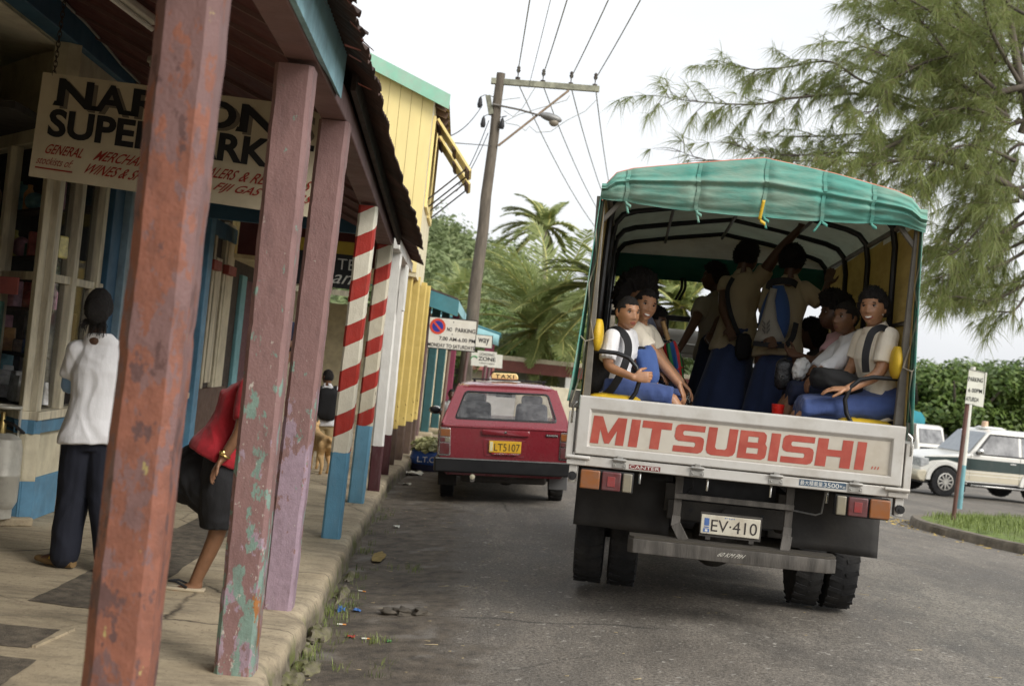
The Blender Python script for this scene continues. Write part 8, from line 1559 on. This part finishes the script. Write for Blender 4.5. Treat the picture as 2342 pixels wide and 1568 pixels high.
m = MB(); hc = J['hd']; m.lathe([(.098, 0), (.104, .03), (.098, .07), (.07, .105), (.001, .118)], hc + V((0, 0, .018)), n=24); m.bar(hc + V((-.06, -.04, .03)), hc + V((-.17, -.10, .025)), .15, .008); m.build('cap', cloth('navy_cap', srgb(34, 40, 66)), mr, smooth=50)
m = MB(); w_ = J['wL']; d = (J['wL'] - J['eL']).normalized(); o1 = d.orthogonal().normalized(); m.tube([w_ - d * .02 + (Matrix.Rotation(2 * math.pi * k / 16, 3, d) @ o1) * .034 for k in range(16)], .006, 6, closed=True); m.ball(w_ - d * .02 + V((-.01, -.034, .012)), (.018, .008, .018), 10, 6); m.build('watch', mat('gold_metal', (.7, .5, .2), .3, 1), mr)
a = J['aL']; m = MB(); m.prism([(-.20 + .03, -.045), (-.24, -.02), (-.24, .03), (-.19, .05), (.0, .042), (.05, .03), (.05, -.03), (.0, -.042)], lambda p, d: V((a.x + p[0] + .02, a.y + p[1] - .01, d)), .102, .122); ff = m.build('flip_flop', mat('foam_sole', srgb(190, 176, 150), .8, var=.2), mr, bevel=.006)
m = MB()
for sg_ in (-1, 1): m.tube([V((a.x - .15, a.y - .01, .15)), V((a.x - .10, a.y - .01 + sg_ * .035, .155)), V((a.x - .03, a.y - .01 + sg_ * .045, .128))], .007, 6)
m.build('thong', M_BLK, ff)
Yb = 18.4
J = dict(hd=D(750, 862, Yb), nk=D(748, 882, Yb), sL=D(727, 893, Yb), sR=D(772, 893, Yb), eL=D(722, 930, Yb), wL=D(724, 955, Yb + .2), eR=D(776, 930, Yb), wR=D(775, 955, Yb + .2), hL=D(735, 962, Yb), hR=D(758, 962, Yb), kL=D(732, 1000, Yb), kR=D(754, 1000, Yb), aL=V(D(730, 1000, Yb).to_tuple()[:2] + (.17,)), aR=V(D(752, 1000, Yb).to_tuple()[:2] + (.17,)))
pw = person('pedestrian in white shirt and khaki shorts with black backpack on the pavement', J, 1, .95, 1.0, (-.7, .7, 0), hair='crop', vox=.010, topmat=M_SHW, skirt=trousers(M_KHAKI, (.11, .09, .07)), facing=(0, 1, 0), eyes=False, sleeve=.7)
o = lumpy('backpack', D(750, 924, Yb - .14), (.155, .09, .23), Matrix.Identity(3), M_BLK, .08, 5, .6); recenter(o, D(750, 955, Yb - .14)); tag(o, 'black backpack worn by the pedestrian beyond the striped post', 'backpack')
for sx in (-1, 1): band('strap', [D(750 + sx * 12, 905, Yb - .2), D(750 + sx * 17, 888, Yb - .12), D(750 + sx * 16, 882, Yb)], .05, M_BLK, o, nrm=(0, -1, .4))
Yp = 26.2
J = dict(hd=D(1033, 902, Yp), nk=D(1031, 916, Yp), sL=D(1015, 924, Yp), sR=D(1048, 926, Yp), eL=D(1012, 950, Yp), wL=D(1016, 972, Yp - .1), eR=D(1050, 952, Yp), wR=D(1048, 974, Yp - .1), hL=D(1021, 978, Yp), hR=D(1038, 980, Yp), kL=D(1019, 1010, Yp), kR=D(1036, 1010, Yp), aL=D(1017, 1030, Yp), aR=D(1034, 1032, Yp))
person('distant pedestrian in a white shirt standing beside the lamp pole', J, 2, .98, 1.0, (0, -1, 0), hair='crop', vox=.012, topmat=M_SHW, skirt=trousers(M_NAVYD), facing=(0, -1, 0), eyes=False)
# --- tan dog walking away along the pavement
Yd = 15.4; M_DOG = mat('tan_fur', srgb(190, 150, 98), .9, var=.2, vs=8, bump=.5, bs=90, col2=srgb(214, 180, 130))
x0 = D(732, 1060, Yd).x; m = MB(); z0 = .1
def dp(x, y, z): return V((x0 + x * .92 - y * .38, Yd + y * .92 + x * .38, z0 + z))
etube(m, [(dp(0, t, z), V((w_, 0, 0)), V((0, 0, h))) for t, z, w_, h in ((-.28, .37, .05, .05), (-.22, .37, .085, .09), (-.05, .37, .08, .09), (.15, .36, .09, .115), (.28, .38, .085, .115), (.36, .42, .06, .08))], 16)
limb3(m, [dp(0, .33, .42), dp(.02, .45, .50), dp(.03, .50, .52)], [.07, .055, .05]); m.ball(dp(.03, .55, .53), (.055, .065, .055), 12, 9); limb3(m, [dp(.03, .58, .52), dp(.035, .68, .49)], [.035, .024])
for sx in (-1, 1):
    m.ball(dp(.03 + sx * .05, .51, .56), (.018, .02, .045), 8, 6)
    limb3(m, [dp(sx * .055, .24, .34), dp(sx * .06, .26 + sx * .04, .20), dp(sx * .06, .25 + sx * .07, .04)], [.045, .028, .02]); m.ball(dp(sx * .06, .27 + sx * .07, .02), (.024, .034, .018), 8, 6)
    limb3(m, [dp(sx * .055, -.20, .34), dp(sx * .065, -.12 + sx * .05, .22), dp(sx * .06, -.24 + sx * .05, .13), dp(sx * .06, -.20 + sx * .06, .03)], [.06, .045, .024, .019]); m.ball(dp(sx * .06, -.18 + sx * .06, .018), (.024, .034, .017), 8, 6)
limb3(m, [dp(0, -.27, .42), dp(.01, -.36, .40), dp(.03, -.42, .30), dp(.03, -.42, .22)], [.026, .02, .016, .010])
o = mobj('dog', remesh(m, .009, 4), M_DOG, None, (x0, Yd, z0)); tag(o, 'tan short haired dog walking along the pavement behind the posts', 'dog')
# ------------------------------------------------------------------ litter on the street
r = random.Random(77)
def scrap(name, label, cat, p, s, mt, h=.012):
    m = MB(); sd = r.uniform(0, 90); m.grid(7, 5, lambda u, v: V((p[0] + (u - .5) * s[0] + .15 * s[0] * mnoise.noise(V((v * 3, sd, 0))), p[1] + (v - .5) * s[1] + .15 * s[1] * mnoise.noise(V((u * 3, sd, 4))), p[2] + .004 + h * (.5 + mnoise.noise(V((u * 2.5, v * 2.5, sd)))))))
    o = m.build(name, mt, None, solid=.0015); recenter(o, p); return tag(o, label, cat)
def gz_(x, y): return V((x, y, road_z(x, y) + .012 * mnoise.noise(V((x * 1.7, y * 1.3, 0)))))
MP = mat('paper_white', srgb(222, 220, 205), .8, var=.1); MBW = mat('wrapper_blue', srgb(56, 104, 168), .5); MRW = mat('wrapper_red', srgb(160, 58, 48), .6); MGW = mat('wrapper_green', srgb(84, 140, 76), .6); MOR = mat('cigarette_filter', srgb(220, 150, 80), .8)
scrap('paper_scrap', 'crumpled white paper lying in the gutter before the blue planter tub', 'litter', gz_(-.50, 18.0), (.26, .3), MP, .06)
scrap('paper_scrap', 'small white paper flake beside the far kerb behind the taxi', 'litter', gz_(-.52, 16.6), (.10, .12), MP, .02)
scrap('candy_wrapper', 'bright blue wrapper on a stick against the kerb foot', 'litter', gz_(-.60, 8.33), (.05, .09), MBW, .03)
scrap('candy_wrapper', 'small blue wrapper lying flat on the pale gutter silt', 'litter', gz_(-.50, 8.32), (.05, .06), MBW, .015)
scrap('red_scrap', 'small red plastic scrap in the gutter mud', 'litter', gz_(-.47, 7.53), (.045, .04), MRW, .012)
scrap('green_scrap', 'tiny bright green scrap beside a grass tuft in the gutter', 'litter', gz_(-.24, 7.40), (.025, .04), MGW, .01)
scrap('white_scrap', 'white and red scrap on the road edge near the farther barber post', 'litter', gz_(-.45, 12.4), (.06, .07), MP, .02)
for x, y, a, lb in ((-.38, 7.47, .2, 'cigarette butt with orange filter near the red scrap'), (-.52, 9.0, -.4, 'cigarette butt in the gutter behind the pale silt'), (-.56, 7.9, .1, 'cigarette butt close to the kerb foot')):
    p = gz_(x, y) + V((0, 0, .008)); d = V((math.cos(a), math.sin(a), 0)) * .028; m = MB(); m.tube([p - d, p + d * .2], .0045, 8); m.tube([p + d * .2, p + d], .0046, 8, m=1); o = m.build('cigarette_butt', [MP, MOR]); recenter(o, p); tag(o, lb, 'litter', 'cigarette butts in the gutter')
m = MB()
for k in range(170):
    x = r.uniform(-.6, 4.2) if r.random() < .5 else r.uniform(-.62, .5); y = r.uniform(5.2, 16); p = gz_(x, y) + V((0, 0, .004)); a = r.uniform(-.6, .6); L_ = r.uniform(.008, .06) if r.random() < .25 else r.uniform(.004, .014); d = V((math.cos(a), math.sin(a), 0)) * L_; s_ = V((-d.y, d.x, 0)).normalized() * r.uniform(.0015, .004)
    m.add([p - d - s_, p + d - s_, p + d + s_ + V((0, 0, .003)), p - d + s_], [(0, 1, 2, 3)])
tag(m.build('straw_debris', mat('straw', srgb(176, 158, 120), .8, var=.3, vs=3), smooth=0), 'scattered straw bits and grit on the asphalt', 'debris', kind='stuff')
m = MB()
for k in range(420):
    a = r.uniform(0, 1); i = r.randrange(len(L)); q = L[i]; o_ = (q - cen).normalized() * r.uniform(.02, .45); x, y = q.x + o_.x, q.y + o_.y
    if y > 19.5: continue
    p = V((x, y, road_z(x, y) + .006)); d = V((r.gauss(0, 1), r.gauss(0, 1), .1)).normalized() * r.uniform(.015, .04); s_ = d.cross(V((0, 0, 1))).normalized() * d.length * .4; m.add([p - d, p + s_ + V((0, 0, .008)), p + d, p - s_], [(0, 1, 2, 3)])
tag(m.build('fallen_leaves', mat('fallen_leaf', srgb(188, 160, 80), .7, var=.35, vs=2), smooth=0), 'fallen yellow leaves along the verge kerb', 'leaves', kind='stuff')
sp = gz_(-.50, 10.5); m = MB(); pts = []
for k in range(26): a = 2 * math.pi * k / 26; q = 1 + .35 * mnoise.noise(V((math.cos(a) * 2, math.sin(a) * 2, 3))); pts.append(V((sp.x + math.cos(a) * .055 * q, sp.y + math.sin(a) * .26 * q, road_z(sp.x + math.cos(a) * .055 * q, sp.y) + .016)))
m.add(pts, [list(range(26))]); o = m.build('yellow_spill', mat('yellow_spill_paint', srgb(150, 128, 72), .85, var=.3, vs=20), smooth=0); struct(o)
